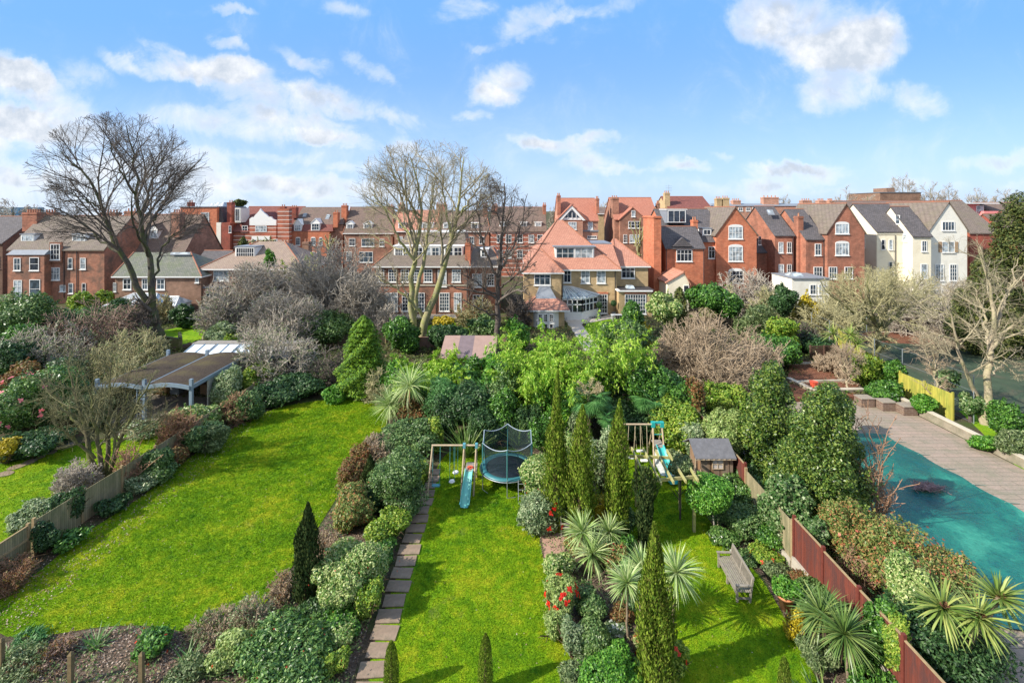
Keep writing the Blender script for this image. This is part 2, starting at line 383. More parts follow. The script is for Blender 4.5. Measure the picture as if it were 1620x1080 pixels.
def limb(pts, r0, r1, rng, n=10, jit=.06):
    """hand drawn limb: list of points -> smooth polyline with n+1 nodes"""
    p = np.array(pts, float); s = np.concatenate([[0], np.cumsum(np.linalg.norm(np.diff(p, axis=0), axis=1))]); L = s[-1]
    q = np.linspace(0, L, n+1); P = np.stack([np.interp(q, s, p[:, i]) for i in range(3)], 1)
    for _ in range(2): P[1:-1] = (P[:-2]+2*P[1:-1]+P[2:])/4
    P[1:] += rng.normal(size=(n, 3))*jit
    return P[None], np.linspace(r0, r1, n+1)[None], np.array([L])
def put_plant(name, label, cat_, parts, loc, group=None, rz=0, sc=1):
    """parts: list of (part name, mesh or None)"""
    parts = [p for p in parts if p[1] is not None]
    if len(parts) == 1:
        o = link(name, parts[0][1], None, loc); tag(o, label, cat_, group)
        o.rotation_euler[2] = rz; o.scale = (sc,)*3; return o
    r = empty(name, loc, label, cat_, group, rz); r.scale = (sc,)*3
    for pn, me in parts: link(pn, me, r)
    return r
def blobfit(cx, cy, w, h, flat=.4):
    Y = 30.; rz = 1.
    for _ in range(40):
        Y = .5*Y+.5*F*(H-rz*.9)/(cy-HY); ry = w*Y/F/2; hh = h*Y/F/2; tn = (cy-HY)/F
        rz = math.sqrt(max(hh*hh-(ry*tn)**2, (flat*ry)**2))
    return WX(cx, Y), Y, ry, rz
def px(Y): return F/Y          # photo pixels per metre
# species: leaf length, width, ramp, kwargs
def c3(*a): return [tuple(x) for x in a]
SP = {
 'laurel': (.13, .062, c3((.02,.07,.01), (.055,.16,.02), (.16,.33,.05)), dict(rough=.4, spec=.45)),
 'glossy': (.12, .05, c3((.022,.07,.012), (.075,.175,.03), (.23,.36,.10)), dict(rough=.38, spec=.5)),
 'variegated': (.10, .05, c3((.04,.12,.015), (.14,.27,.05), (.55,.57,.26), (.22,.33,.08)), dict(rough=.4)),
 'teal': (.11, .045, c3((.025,.07,.014), (.08,.165,.04), (.24,.34,.12)), dict(rough=.42, spec=.45)),
 'olive': (.10, .032, c3((.045,.08,.025), (.12,.18,.06), (.26,.31,.14)), dict(rough=.5)),
 'dark': (.11, .05, c3((.012,.042,.012), (.035,.09,.025), (.09,.17,.055)), dict(rough=.45, spec=.4)),
 'yellowgreen': (.09, .045, c3((.06,.15,.012), (.17,.29,.025), (.38,.44,.07)), dict(rough=.45)),
 'bright': (.10, .05, c3((.03,.12,.01), (.08,.24,.02), (.19,.37,.05)), dict(rough=.45)),
 'pale': (.11, .045, c3((.13,.22,.05), (.27,.36,.10), (.42,.48,.18)), dict(rough=.45)),
 'redtip': (.11, .045, c3((.08,.15,.03), (.16,.23,.055), (.28,.29,.09), (.46,.17,.08)), dict(rough=.45, spec=.3)),
 'rusty': (.08, .035, c3((.13,.05,.02), (.25,.10,.035), (.20,.16,.05), (.10,.12,.03)), dict(rough=.6)),
 'gold': (.08, .04, c3((.30,.24,.01), (.5,.38,.015), (.60,.50,.05)), dict(rough=.5)),
 'silver': (.09, .035, c3((.07,.13,.05), (.19,.27,.12), (.42,.47,.28)), dict(rough=.5)),
 'box': (.045, .028, c3((.05,.11,.025), (.11,.19,.05), (.2,.28,.09)), dict(rough=.4)),
 'ivy': (.10, .075, c3((.03,.09,.02), (.08,.17,.04), (.26,.33,.15)), dict(rough=.42, spec=.35)),
 'holly': (.10, .05, c3((.022,.06,.01), (.075,.15,.02), (.25,.32,.06)), dict(rough=.4, spec=.45)),
 'lime': (.17, .05, c3((.12,.29,.015), (.27,.45,.035), (.48,.60,.11)), dict(rough=.5, transl=.35)),
 'fern': (.3, .05, c3((.035,.12,.03), (.07,.20,.05), (.14,.30,.09)), dict(rough=.5)),
}
def leafM(sp): return leafmat('leaf_'+sp, SP[sp][2], **SP[sp][3])
STEM = barkmat('stem_bark', (.07, .045, .03), (.16, .11, .07))
def stems_geo(seed, R, k=9, r=.035):
    rng = np.random.default_rng(seed+5)
    n = k; P0 = np.c_[rng.normal(size=(n, 2))*R[0]*.10, np.zeros(n)]
    D = nrm(np.c_[rng.normal(size=(n, 2))*.55*R[0]/R[2], np.ones(n)])
    P, Rr, L = grow(rng, P0, D, np.full(n, R[2]*1.35), np.full(n, r), np.full(n, r*.4), 4, .12)
    Q, D2, L2, r2 = kids(rng, P, Rr, L, 4, .35, 1, 25, 60, .3, .5)
    P2, R2, _ = grow(rng, Q, D2, L2, r2, r2*.4, 3, .15)
    return cat([tubes(P, Rr, 5), tubes(P2, R2, 4)])
def flower_geo(seed, R, n, size, amp=.28, lumps=18, sharp=8, zone=None, c=None):
    rng = np.random.default_rng(seed)
    lf = lumpfield(rng, lumps, amp, sharp); rng2 = np.random.default_rng(seed+77)
    D = rdir(rng2, n*6); D = D[(D[:, 2] > -.2) & (D[:, 1] < .6)]
    if zone is not None: D = D[(D@np.array(zone)) > .35]
    D = D[:n]; P = D*np.array(R)*(lf(D)*1.02)[:, None]+np.array(c if c is not None else (0, 0, R[2]*.82))
    out = []
    for k in range(6):
        a = k*1.047; T = nrm(np.cross(D, rdir(rng2, len(D)))); T2 = nrm(np.cos(a)*T+np.sin(a)*np.cross(D, T)); Nn = nrm(D+T2*.35)
        out.append(leafquads(P+T2*size*.33+D*size*.1, T2, Nn, size*.7, size*.5))
    return cat(out)
NSH = [100]
def shrub(cx, cy, w, h, sp, label, name='shrub', catg='shrub', group=None, seed=None, flowers=None, dens=3.0, Lk=1.0, cap=15000, flat=.4, fit=None, stems=True, **kw):
    X, Y, r, rz = fit or blobfit(cx, cy, w, h, flat)
    NSH[0] += 1; seed = seed or NSH[0]
    L, Wd = SP[sp][0]*Lk, SP[sp][1]*Lk
    k = max(1, 2.6/(L*px(Y)*.632)) ; L *= k; Wd *= k*1.0
    lump = kw.pop('lumps', 18); amp = kw.pop('amp', .26); sharp = kw.pop('sharp', 9)
    R = (r*.98, r*.98, rz*.98)
    V, Fq = shrub_geo(seed, R, L, Wd, dens, amp, lump, sharp, cap=cap, **kw)
    parts = [('foliage', npmesh('foliage', V, Fq, leafM(sp)))]
    if stems:
        v, f = stems_geo(seed, R); parts.append(('stem', npmesh('stem', v, f, STEM, True)))
    if flowers and flowers[1] >= .1:
        n, size, col, cn = flowers[:4]; fm = leafmat('petal_'+cn, [tuple(x*.7 for x in col), col], rough=.5, transl=.2)
        v, f = flower_geo(seed, (R[0]*.98, R[1]*.98, R[2]*.98), n, size, .12, 8, 8, flowers[4] if len(flowers) > 4 else None); m_ = len(v)//24//1; n_ = len(v)//24
        V6 = v.reshape(6, n_, 4, 3); r_ = put_plant(name, label, catg, parts, (X, Y, 0), group)
        for i_ in range(n_): link('flower', npmesh('flower', V6[:, i_].reshape(-1, 3), np.arange(24).reshape(-1, 4), fm), r_)
        return r_
    if flowers:
        n, size, col, cn = flowers[:4]
        v, f = flower_geo(seed, R, n, size, amp, lump, sharp, flowers[4] if len(flowers) > 4 else None)
        parts.append(('flower', npmesh('flower', v, f, leafmat('petal_'+cn, [tuple(x*.7 for x in col), col], rough=.5, transl=.2))))
    return put_plant(name, label, catg, parts, (X, Y, 0), group)
def twig_shrub(cx, cy, w, h, m, label, name='bare_shrub', catg='shrub', seed=None, k0=34, r=.022, leaf=None, fit=None, flat=.5, group=None, lv=3, dens=1.0, lift=.03, leafn=5000, kk=(9, 8)):
    """leafless shrub: many arching stems from the ground, branched twice more"""
    X, Y, rr, rz = fit or blobfit(cx, cy, w, h, flat)
    NSH[0] += 1; rng = np.random.default_rng(seed or NSH[0])
    E = (np.array([0, 0, rz*.75]), np.array([rr, rr, rz*1.25]))
    n = int(k0*dens); P0 = np.c_[rng.normal(size=(n, 2))*rr*.16, np.zeros(n)]
    D = nrm(np.c_[rng.normal(size=(n, 2))*.8*min(1.6, rr/rz), np.ones(n)*.9])
    tw = max(.005, .34/(px(Y)*.632))
    P, R, L = grow(rng, P0, D, np.full(n, 2.4*max(rr, rz)), np.full(n, max(r, tw*1.5)), np.full(n, tw), 6, .16, .02, E)
    parts = [tubes(P, R, 4)]
    Q, D2, L2, r2 = kids(rng, P, R, L, kk[0], .2, 1, 20, 65, .35, .6); P2, R2, L2 = grow(rng, Q, D2, L2, np.maximum(r2, tw), np.full(len(Q), tw*.8), 4, .22, lift, E)
    parts.append(tubes(P2, R2, 3))
    Q, D3, L3, r3 = kids(rng, P2, R2, L2, kk[1], .15, 1, 20, 70, .4, .7); P3, R3, _ = grow(rng, Q, D3, L3, np.full(len(Q), tw*.85), np.full(len(Q), tw*.55), 3, .25, lift, E)
    parts.append(tubes(P3, R3, 3))
    v, f = cat(parts); pl = [('branches', npmesh('branches', v, f, m, True))]
    if leaf:
        i = rng.integers(0, len(P3), leafn); A = P3[i, rng.integers(1, 4, leafn)]+rng.normal(size=(leafn, 3))*.05
        T, N = orient(rng, rdir(rng, leafn), .3); L_, W_ = SP[leaf][0], SP[leaf][1]; k = max(1, 2.2/(L_*px(Y)*.632))
        v, f = leafquads(A, T, N, L_*k, W_*k); pl.append(('foliage', npmesh('foliage', v, f, leafM(leaf))))
    return put_plant(name, label, catg, pl, (X, Y, 0), group)
def crown_tree(limbs, env, rng, tw, kk=(7, 7, 6), sides=(8, 5, 3, 3), ang=(25, 60), lift=.03, wander=.16, lf=(.4, .7), start=.25, extra=0):
    """limbs: list of (P,R,L) ; grows three more generations inside env; returns trunk geometry, crown geometry"""
    tr = [tubes(P, R, sides[0]) for P, R, L in limbs]
    cr = []
    P = np.concatenate([l[0] for l in limbs]); R = np.concatenate([l[1] for l in limbs]); L = np.concatenate([l[2] for l in limbs])
    tips = None
    for g, k in enumerate(kk):
        Q, D, LL, rr = kids(rng, P, R, L, k, start if g == 0 else .15, 1, ang[0], ang[1], *(lf if g else (lf[0]*.8, lf[1]*.85)), rf=.62)
        n = (7, 5, 4, 3)[g]
        P, R, L = grow(rng, Q, D, LL, np.maximum(rr, tw), np.maximum(rr*.3, tw*.7), n, wander, lift, env)
        (cr).append(tubes(P, R, sides[min(g+1, 3)])); tips = P
    return cat(tr), cat(cr), tips

# ---- columnar cypress
def cypress_geo(seed, h, r, L=.16, n=9000, prof=None, ragged=.25, taper=.9):
    rng = np.random.default_rng(seed)
    z = rng.random(n)**1.15; a = rng.uniform(0, 6.2832, n)
    prof = prof or [(0, .55), (.08, .85), (.3, 1), (.55, .86), (.75, .6), (.9, .3), (1, .04)]
    pr = np.interp(z, [p[0] for p in prof], [p[1] for p in prof])*r
    k = 7; ph = rng.uniform(0, 6.28, k); fr = rng.integers(2, 7, k); zz = rng.uniform(2, 14, k)
    lump = 1+ragged*sum(np.sin(fr[i]*a+zz[i]*z*h/3+ph[i]) for i in range(k))/k*1.6
    dep = 1-.5*rng.random(n)**1.6
    rr = pr*lump*dep
    P = np.c_[rr*np.cos(a), rr*np.sin(a), z*h+.03]
    if ragged > .1:
        ns = 9; sa = rng.uniform(0, 6.28, ns); so = rng.uniform(.35, .75, ns)*r; st = rng.uniform(.35, .86, ns); sb = st-rng.uniform(.22, .4, ns); sr = rng.uniform(.28, .42, ns)*r
        w = rng.random(n) < .55; i = rng.integers(0, ns, n); u = rng.random(n); zz_ = sb[i]+(st-sb)[i]*u; pm = np.interp(zz_, [p[0] for p in prof], [p[1] for p in prof]); q_ = np.sin(np.pi*np.clip(u*.92+.06, 0, 1))**.7*(1-.55*u)*1.3
        rad = sr[i]*q_*(1-.45*rng.random(n)**1.6); off = so[i]*np.minimum(1, pm+.15)*(1-.25*u); Q = np.c_[off*np.cos(sa[i])+rad*np.cos(a), off*np.sin(sa[i])+rad*np.sin(a), zz_*h+.03]
        P = np.where(w[:, None], Q, P)
        lean = rng.normal(size=2)*.012*h; P[:, :2] += (z**2)[:, None]*0+((P[:, 2:]/h)**2)*lean
    T = nrm(np.c_[np.cos(a)*.35, np.sin(a)*.35, np.ones(n)]+rng.normal(size=(n, 3))*.22)
    N = nrm(np.c_[np.cos(a), np.sin(a), np.full(n, .25)]+rng.normal(size=(n, 3))*.45)
    s = rng.uniform(.6, 1.3, n)
    return leafquads(P, T, N, L*s, L*.36*s)
def cypress(cx, base, top, w, label, sp='cyp', seed=1, name='cypress_tree', group=None, Y=None, n=11000, prof=None, catg='tree', **kw):
    if Y is None: X, Y = G(cx, base)
    X = WX(cx, Y); h = WZ(top, Y); r = w*Y/F/2
    m = CYPM[sp]; v, f = cypress_geo(seed, h, r, n=n, prof=prof, **kw)
    tr = MB().tube((0, 0, 0), (0, 0, h*.8), r*.22+.02, .02, 7)
    return put_plant(name, label, catg, [('crown', npmesh('crown', v, f, m)), ('trunk', tr.mesh('trunk', STEM))], (X, Y, 0), group)
CYPM = {'cyp': leafmat('cypress_green', c3((.06,.12,.012), (.13,.21,.02), (.25,.34,.04), (.14,.14,.035)), rough=.7, transl=.15, spec=.15),
        'cypdark': leafmat('cypress_dark', c3((.02,.045,.015), (.04,.07,.02), (.075,.10,.03)), rough=.7, transl=.1, spec=.15)}

# ---- rosettes of sword leaves (cabbage palms, phormiums)
def strips(P0, D0, L, Wd, droop, n, rng, twist=.3):
    """arching strips (B) with n segments, quads"""
    B = len(P0); P = P0.copy(); d = D0.copy(); pts = [P.copy()]; dirs = [d.copy()]
    for i in range(n):
        d = nrm(d+np.c_[np.zeros((B, 2)), -droop*(.35+i/n)*1.0*np.ones(B)]); P = P+d*(L/n)[:, None]; pts.append(P.copy()); dirs.append(d.copy())
    side = nrm(np.cross(D0, np.array([0, 0, 1.])+rng.normal(size=(B, 3))*twist))
    w = [.55, 1, .95, .75, .45, .06] if n >= 5 else [.6, 1, .8, .45, .05]
    w = np.interp(np.linspace(0, 1, n+1), np.linspace(0, 1, len(w)), w)
    V = np.stack([np.stack([pts[i]-side*(Wd*w[i]/2)[:, None], pts[i]+side*(Wd*w[i]/2)[:, None]], 1) for i in range(n+1)], 1)  # B,n+1,2,3
    idx = np.arange(B*(n+1)*2).reshape(B, n+1, 2)
    f = np.stack([idx[:, :-1, 0], idx[:, :-1, 1], idx[:, 1:, 1], idx[:, 1:, 0]], -1).reshape(-1, 4)
    return V.reshape(-1, 3), f
def rosette(seed, r, n=110, w=.05, droop=.14, lo=-.55):
    rng = np.random.default_rng(seed); a = rng.uniform(0, 6.2832, n); e = np.arcsin(np.clip(rng.uniform(lo, 1.0, n), -1, 1))
    D = np.c_[np.cos(a)*np.cos(e), np.sin(a)*np.cos(e), np.sin(e)]
    return strips(D*.04, D, r*rng.uniform(.8, 1.12, n), np.full(n, w), droop*rng.uniform(.5, 1.5, n).mean(), 5, rng)
SWORD = leafmat('sword_leaf', c3((.15,.26,.06), (.28,.40,.13), (.50,.56,.28), (.20,.31,.08)), rough=.45, transl=.2)
SWORDD = leafmat('sword_leaf_green', c3((.07,.14,.03), (.13,.22,.05), (.24,.30,.09)), rough=.4, transl=.2)
DEADL = leafmat('dead_leaf', c3((.16,.10,.05), (.3,.2,.1)), rough=.8, transl=.1)
PALMB = barkmat('palm_bark', (.13, .10, .07), (.28, .22, .15))
def palm(base, heads, label, seed=1, m=None, name='cabbage_palm', group=None, tr=.07, nl=190, skirt=True, w=.05, droop=.14, Y=None, stub=False):
    """base px; heads: (px, py, radius px, dY)"""
    if Y is None: X, Y = G(*base)
    X = WX(base[0], Y)
    root = empty(name, (X, Y, 0), label, 'palm tree', group)
    fork = None
    for i, (hx, hy, hr, dy) in enumerate(heads):
        Yh = Y+dy; c = np.array([WX(hx, Yh)-X, dy, WZ(hy, Yh)]); r = hr*Yh/F
        v, f = rosette(seed*10+i, r, nl, w, droop); link('leaf_head', npmesh('leaf_head', v+c, f, m or SWORD), root)
        if skirt:
            rng = np.random.default_rng(seed*10+i+500); k = 45; a = rng.uniform(0, 6.28, k); D = nrm(np.c_[np.cos(a), np.sin(a), np.full(k, -1.1)])
            v, f = strips(D*.05, D, r*rng.uniform(.4, .7, k), np.full(k, w*.8), .2, 5, rng); link('dead_leaf_skirt', npmesh('dead_leaf_skirt', v+c-np.array([0, 0, .05]), f, DEADL), root)
        rng = np.random.default_rng(seed+i)
        f0 = (0, 0, 0) if (len(heads) == 1 or c[2] < .9) else (0, 0, min(c[2]*.45, 1.2))
        P, R, L = limb([f0, (c[0]*.45, c[1]*.45, f0[2]+(c[2]-f0[2])*.55), tuple(c)], tr, tr*.75, rng, 7, .012)
        if i == 0 and f0 != (0, 0, 0):
            P2, R2, L2 = limb([(0, 0, -.05), (0, 0, f0[2]/2), f0], tr*1.3, tr*1.1, rng, 4, .01); v2, fq2 = tubes(P2, R2, 9)
            link('trunk', npmesh('trunk', v2, fq2, PALMB, True), root)
        v, f = tubes(P, R, 9); link('trunk' if f0 == (0, 0, 0) else 'limb', npmesh('trunk', v, f, PALMB, True), root)
        if stub:
            rng = np.random.default_rng(seed+i+9); D = rdir(rng, 240); D[:, 2] = np.abs(D[:, 2]); Pp = D*rng.uniform(.03, .13, 240)[:, None]+c+np.array([0, -.06, .12])
            v, f = leafquads(Pp, D, rdir(rng, 240), .07, .03); link('seed_head', npmesh('seed_head', v, f, leafmat('seed_brown', c3((.12,.06,.03), (.25,.12,.06)), rough=.9, transl=0)), root)
    return root
def phormium(cx, base, w, top, label, seed=1, n=70, m=None, name='flax_plant', group=None, Y=None, lo=.35, wd=.06):
    if Y is None: X, Y = G(cx, base)
    X = WX(cx, Y); h = WZ(top, Y); rng = np.random.default_rng(seed); a = rng.uniform(0, 6.28, n); e = np.arcsin(rng.uniform(lo, 1, n))
    D = np.c_[np.cos(a)*np.cos(e)*w*Y/F/2/h*1.5, np.sin(a)*np.cos(e)*w*Y/F/2/h*1.5, np.sin(e)]; D = nrm(D)
    P0 = np.c_[rng.normal(size=(n, 2))*.1, np.zeros(n)]
    v, f = strips(P0, D, h*rng.uniform(.6, 1.15, n), np.full(n, wd), .05, 5, rng)
    return put_plant(name, label, 'plant', [('leaf', npmesh('leaf', v, f, m or SWORDD))], (X, Y, 0), group)
def plumes(cx, Y, w, top, label, name, sp, seed, canes=40, leafn=26000, droopk=.5, z0=0, L=None, Wd=None, catg='bamboo'):
    """bamboo: tall canes arching out, drooping leaf sprays"""
    rng = np.random.default_rng(seed); X = WX(cx, Y); h = WZ(top, Y); r = w*Y/F/2
    n = canes; P0 = np.c_[rng.normal(size=(n, 2))*r*.28, np.zeros(n)]
    a = rng.uniform(0, 6.28, n); D = nrm(np.c_[np.cos(a)*.25*r/h*2, np.sin(a)*.25*r/h*2, np.ones(n)])
    P = np.empty((n, 9, 3)); P[:, 0] = P0; d = D.copy(); Ls = h*rng.uniform(.75, 1.28, n); o = np.c_[np.cos(a), np.sin(a), np.zeros(n)]
    for i in range(8):
        d = nrm(d+o*(.03+.035*i)*min(1.1, r/h*1.5)+np.array([0, 0, -.016*i])+rng.normal(size=(n, 3))*.03); P[:, i+1] = P[:, i]+d*(Ls/8)[:, None]
    R = np.linspace(.025, .008, 9)[None]*np.ones((n, 1)); cv, cf = tubes(P, R, 5)
    # side sprays
    Q, D2, L2, _ = kids(rng, P, R, Ls, 16, .25, 1.0, 30, 70, .12, .26); P2, R2, _ = grow(rng, Q, D2, L2, np.full(len(Q), .008), np.full(len(Q), .004), 4, .2, -.22)
    i = rng.integers(0, len(P2), leafn); j = rng.integers(1, 5, leafn); A = P2[i, j]+rng.normal(size=(leafn, 3))*.07
    T = nrm(nrm(P2[i, j]-P2[i, j-1])*.7+rdir(rng, leafn)*.5+np.array([0, 0, -droopk])); Nn = nrm(np.cross(T, rdir(rng, leafn)))
    Nn = nrm(Nn+np.array([-.3, -.2, .7])); Nn = nrm(np.cross(T, np.cross(Nn, T)))
    L = L or SP[sp][0]; Wd = Wd or SP[sp][1]; k = max(1, 3.3/(L*px(Y)*.632)); v, f = leafquads(A, T, Nn, L*k, Wd*k*1.1)
    return put_plant(name, label, catg, [('foliage', npmesh('foliage', v, f, leafM(sp))), ('cane', npmesh('cane', cv, cf, mat('cane', (.16,.2,.05), .5), True))], (X, Y, 0))
# ================================================================ ground, lawns, paths
def lawnmat(name, a, b, c, worn=(.16, .13, .06)):
    m, t, bs = newmat(name)
    o = t.n('ShaderNodeTexCoord').outputs['Object']
    n1 = t.noise(o, .35, 5, .65); n2 = t.noise(o, 2.2, 5, .7); n3 = t.noise(o, 26, 3, .7)
    f = t.m('ADD', t.m('MULTIPLY', t.mr(n1, .3, .7), .5), t.m('MULTIPLY', t.mr(n2, .3, .7), .5))
    cc = t.ramp(f, [(.15, a), (.5, b), (.85, c)])
    cc = t.mix(.8, cc, t.ramp(n3, [(.28, (.45, .5, .35)), (.5, (1, 1, 1)), (.72, (1.5, 1.4, 1.4))]), 'MULTIPLY')
    cc = t.mix(t.mr(t.noise(o, .55, 6, .7, .4), .60, .72, 0, .7), cc, worn)
    t.put(bs.inputs['Base Color'], cc); bs.inputs['Roughness'].default_value = .8; bs.inputs['Specular IOR Level'].default_value = .12
    bn = t.n('ShaderNodeBump'); bn.inputs['Strength'].default_value = 1; bn.inputs['Distance'].default_value = .09
    t.put(bn.inputs['Height'], t.m('ADD', t.m('MULTIPLY', t.noise(o, 14, 4, .75), .8), t.m('MULTIPLY', n2, 1.2))); t.put(bs.inputs['Normal'], bn.outputs[0])
    return m
LAWN = lawnmat('lawn', (.055, .17, .004), (.16, .29, .005), (.33, .38, .014))
LAWN2 = lawnmat('lawn_far', (.10, .24, .008), (.17, .33, .01), (.24, .36, .012))
def soilmat(name, a, b, c, green=(.05, .09, .02), ga=.5):
    m, t, bs = newmat(name)
    o = t.n('ShaderNodeTexCoord').outputs['Object']
    cc = t.ramp(t.noise(o, 9, 6, .8), [(.3, a), (.5, b), (.7, c)])
    cc = t.mix(t.mr(t.noise(o, .5, 5, .7), .45, .62, 0, ga), cc, green)
    t.put(bs.inputs['Base Color'], cc); bs.inputs['Roughness'].default_value = .95; bs.inputs['Specular IOR Level'].default_value = .1
    bn = t.n('ShaderNodeBump'); bn.inputs['Strength'].default_value = 1; bn.inputs['Distance'].default_value = .08
    t.put(bn.inputs['Height'], t.noise(o, 12, 5, .75)); t.put(bs.inputs['Normal'], bn.outputs[0])
    return m
GROUND = soilmat('garden_earth', (.035, .03, .02), (.085, .065, .045), (.16, .12, .085), (.06, .11, .025), .75)
SOIL = soilmat('bed_soil', (.04, .03, .022), (.12, .085, .065), (.32, .24, .19), ga=.2)
REDSOIL = soilmat('red_soil', (.08, .035, .025), (.19, .08, .05), (.30, .16, .10), ga=.1)
def chaikin(p, k=2):
    for _ in range(k):
        q = []
        for i in range(len(p)):
            a, b = p[i], p[(i+1) % len(p)]; q += [(a[0]*.75+b[0]*.25, a[1]*.75+b[1]*.25), (a[0]*.25+b[0]*.75, a[1]*.25+b[1]*.75)]
        p = q
    return p
def patch(name, pix, z, m, kind='structure', smooth=2, world=False, label=None, catg=None, th=None):
    p = pix if world else [G(a, b) for a, b in pix]
    if smooth: p = chaikin(p, smooth)
    b = MB()
    if th: b.prism(p[::1], 'z', z-th, z)
    else: b.add([(x, y, z) for x, y in p], [tuple(range(len(p)))])
    me = b.mesh(name, m); o = link(name, me); tag(o, label, catg, None, kind)
    return o
g = MB().add([(-900, -60, 0), (900, -60, 0), (900, 2500, 0), (-900, 2500, 0)], [(0, 1, 2, 3)])
tag(g.build('ground', GROUND), kind='structure')
patch('lawn_left', [(-40,740),(0,735),(110,705),(260,676),(340,640),(330,690),(240,745),(120,800),(0,862),(-60,880)], .008, LAWN)
patch('lawn_wide', [(-10,1012),(-10,950),(50,915),(135,842),(236,780),(318,708),(420,648),(500,634),(570,628),(612,640),(618,662),(585,720),(540,775),(500,840),(450,915),(415,960),(380,1000),(330,1008),(240,988),(160,990),(90,1003)], .012, LAWN)
patch('lawn_slides', [(565,1130),(600,985),(655,840),(690,735),(720,705),(830,705),(845,770),(850,840),(868,920),(905,1020),(925,1130)], .012, LAWN)
patch('lawn_bench', [(1075,1130),(1040,1000),(1000,920),(985,850),(985,700),(1075,695),(1085,760),(1130,840),(1195,900),(1245,980),(1300,1090),(1310,1130)], .012, LAWN)
patch('lawn_terrace', [(212,540),(262,520),(330,512),(335,532),(282,551),(215,556)], .012, LAWN2)
patch('lawn_house', [(918,512),(985,500),(1010,505),(1000,545),(930,545)], .022, LAWN2, smooth=1)
patch('lawn_behind', [(660,515),(745,508),(750,532),(700,540),(655,535)], .012, LAWN2)
patch('lawn_corner', [(140,540),(228,530),(228,560),(130,570)], .008, LAWN2)
patch('lawn_court_side', [(1480,615),(1560,690),(1660,790),(1700,700),(1600,640)], .008, LAWN2)
patch('soil_bed_front', [(-20,1090),(-20,1015),(90,1006),(160,993),(240,991),(330,1011),(400,1000),(430,1060),(420,1130),(-20,1130)], .008, SOIL)
patch('soil_bed_hedge', [(400,1130),(395,1000),(455,915),(505,840),(545,775),(590,720),(625,655),(690,650),(700,700),(660,760),(625,870),(575,1010),(545,1130)], .009, SOIL)
patch('soil_bed_middle', [(925,1130),(900,1010),(862,915),(848,840),(842,760),(836,700),(985,690),(988,850),(1003,925),(1043,1003),(1078,1130)], .008, SOIL)
patch('soil_bed_fence', [(1310,1130),(1300,1085),(1246,975),(1196,896),(1130,835),(1088,755),(1090,700),(1110,690),(1200,760),(1300,900),(1460,1130)], .008, SOIL)
# brick edge lines of the beds
PAV = mat('stone_slab', (.25, .185, .135), .85, .28, 1.5, .2, bump=.4, bscale=20, stain=(.10, .10, .06), samt=.6, sscale=1.6)
i = 0; yy = 14.9; paving = 0
while yy < 27.8:
    t_ = (yy-14.9)/(27.8-14.9); x = -4.5-t_*.02+.02*math.sin(yy*3.1); w = .86+.07*math.sin(i*2.3)
    b = MB(); b.box(-w/2, w/2, -.29-.02*math.sin(i*5), .29, 0, .03)
    o = b.build('paving_slab', PAV, None, (0, 0, 0)); o.location = (x, yy, .035); o.rotation_euler[2] = .06*math.sin(i*1.7)
    tag(o, ['pinkish-grey path slab beside the hedge, number %s from the near end' % ['one','two','three','four','five','six','seven','eight','nine','ten','eleven','twelve','thirteen','fourteen','fifteen','sixteen','seventeen','eighteen','nineteen','twenty'][i]][0], 'paving slab', 'slabs of the straight path beside the hedge')
    yy += .69; i += 1
STEPS = [(8,750),(26,739),(47,731),(62,722),(77,716),(92,709),(112,704)]
for i, (a, b_) in enumerate(STEPS):
    X, Y = G(a, b_); b = MB().lathe([(.0, .0), (.42, 0), (.42, .035), (0, .04)], n=11); o = b.build('stepping_stone', PAV, None, (0, 0, 0)); o.location = (X, Y, .01); o.scale = (1, .75, 1); o.rotation_euler[2] = i*.8
    tag(o, 'round stepping stone in the left lawn, '+['nearest the left edge','second from the left edge','third from the left edge','fourth from the left edge','fifth from the left edge','sixth, next to the farthest','farthest, by the bare tree'][i], 'stepping stone', 'stepping stones across the left lawn')
patch('patio_brick', [(856,842),(893,842),(893,886),(862,888)], .03, mat('pink_paving', (.38, .24, .18), .85, .15, 6, .2, bump=.3), smooth=0, th=.03, kind='structure')
# pool terrace
def deckmat():
    m, t, b = newmat('deck_brick'); o = t.n('ShaderNodeTexCoord').outputs['Object']
    br = t.n('ShaderNodeTexBrick'); t.put(br.inputs[0], o); br.inputs['Scale'].default_value = 1; br.inputs['Brick Width'].default_value = 2.2; br.inputs['Row Height'].default_value = .42; br.inputs['Mortar Size'].default_value = .018
    t.put(br.inputs['Color1'], (.335, .25, .20)); t.put(br.inputs['Color2'], (.28, .225, .18)); t.put(br.inputs['Mortar'], (.12, .10, .07))
    c = t.mix(t.mr(t.noise(o, .6, 6, .75, .5), .42, .66, 0, .7), br.outputs[0], (.17, .17, .11))
    c = t.mix(.6, c, t.ramp(t.noise(o, 11, 4, .8), [(.25, (.55, .55, .55)), (.75, (1.45, 1.45, 1.4))]), 'MULTIPLY')
    t.put(b.inputs['Base Color'], c); b.inputs['Roughness'].default_value = .8
    bn = t.n('ShaderNodeBump'); bn.inputs['Strength'].default_value = .4; t.put(bn.inputs['Height'], t.noise(o, 16, 4, .7)); t.put(b.inputs['Normal'], bn.outputs[0])
    return m
DECK = deckmat()
patch('pool_terrace', [(12.2, 8), (29.4, 8), (29.4, 37.4), (21, 37.4), (14, 33), (12.2, 20)], .02, DECK, smooth=0, world=True)
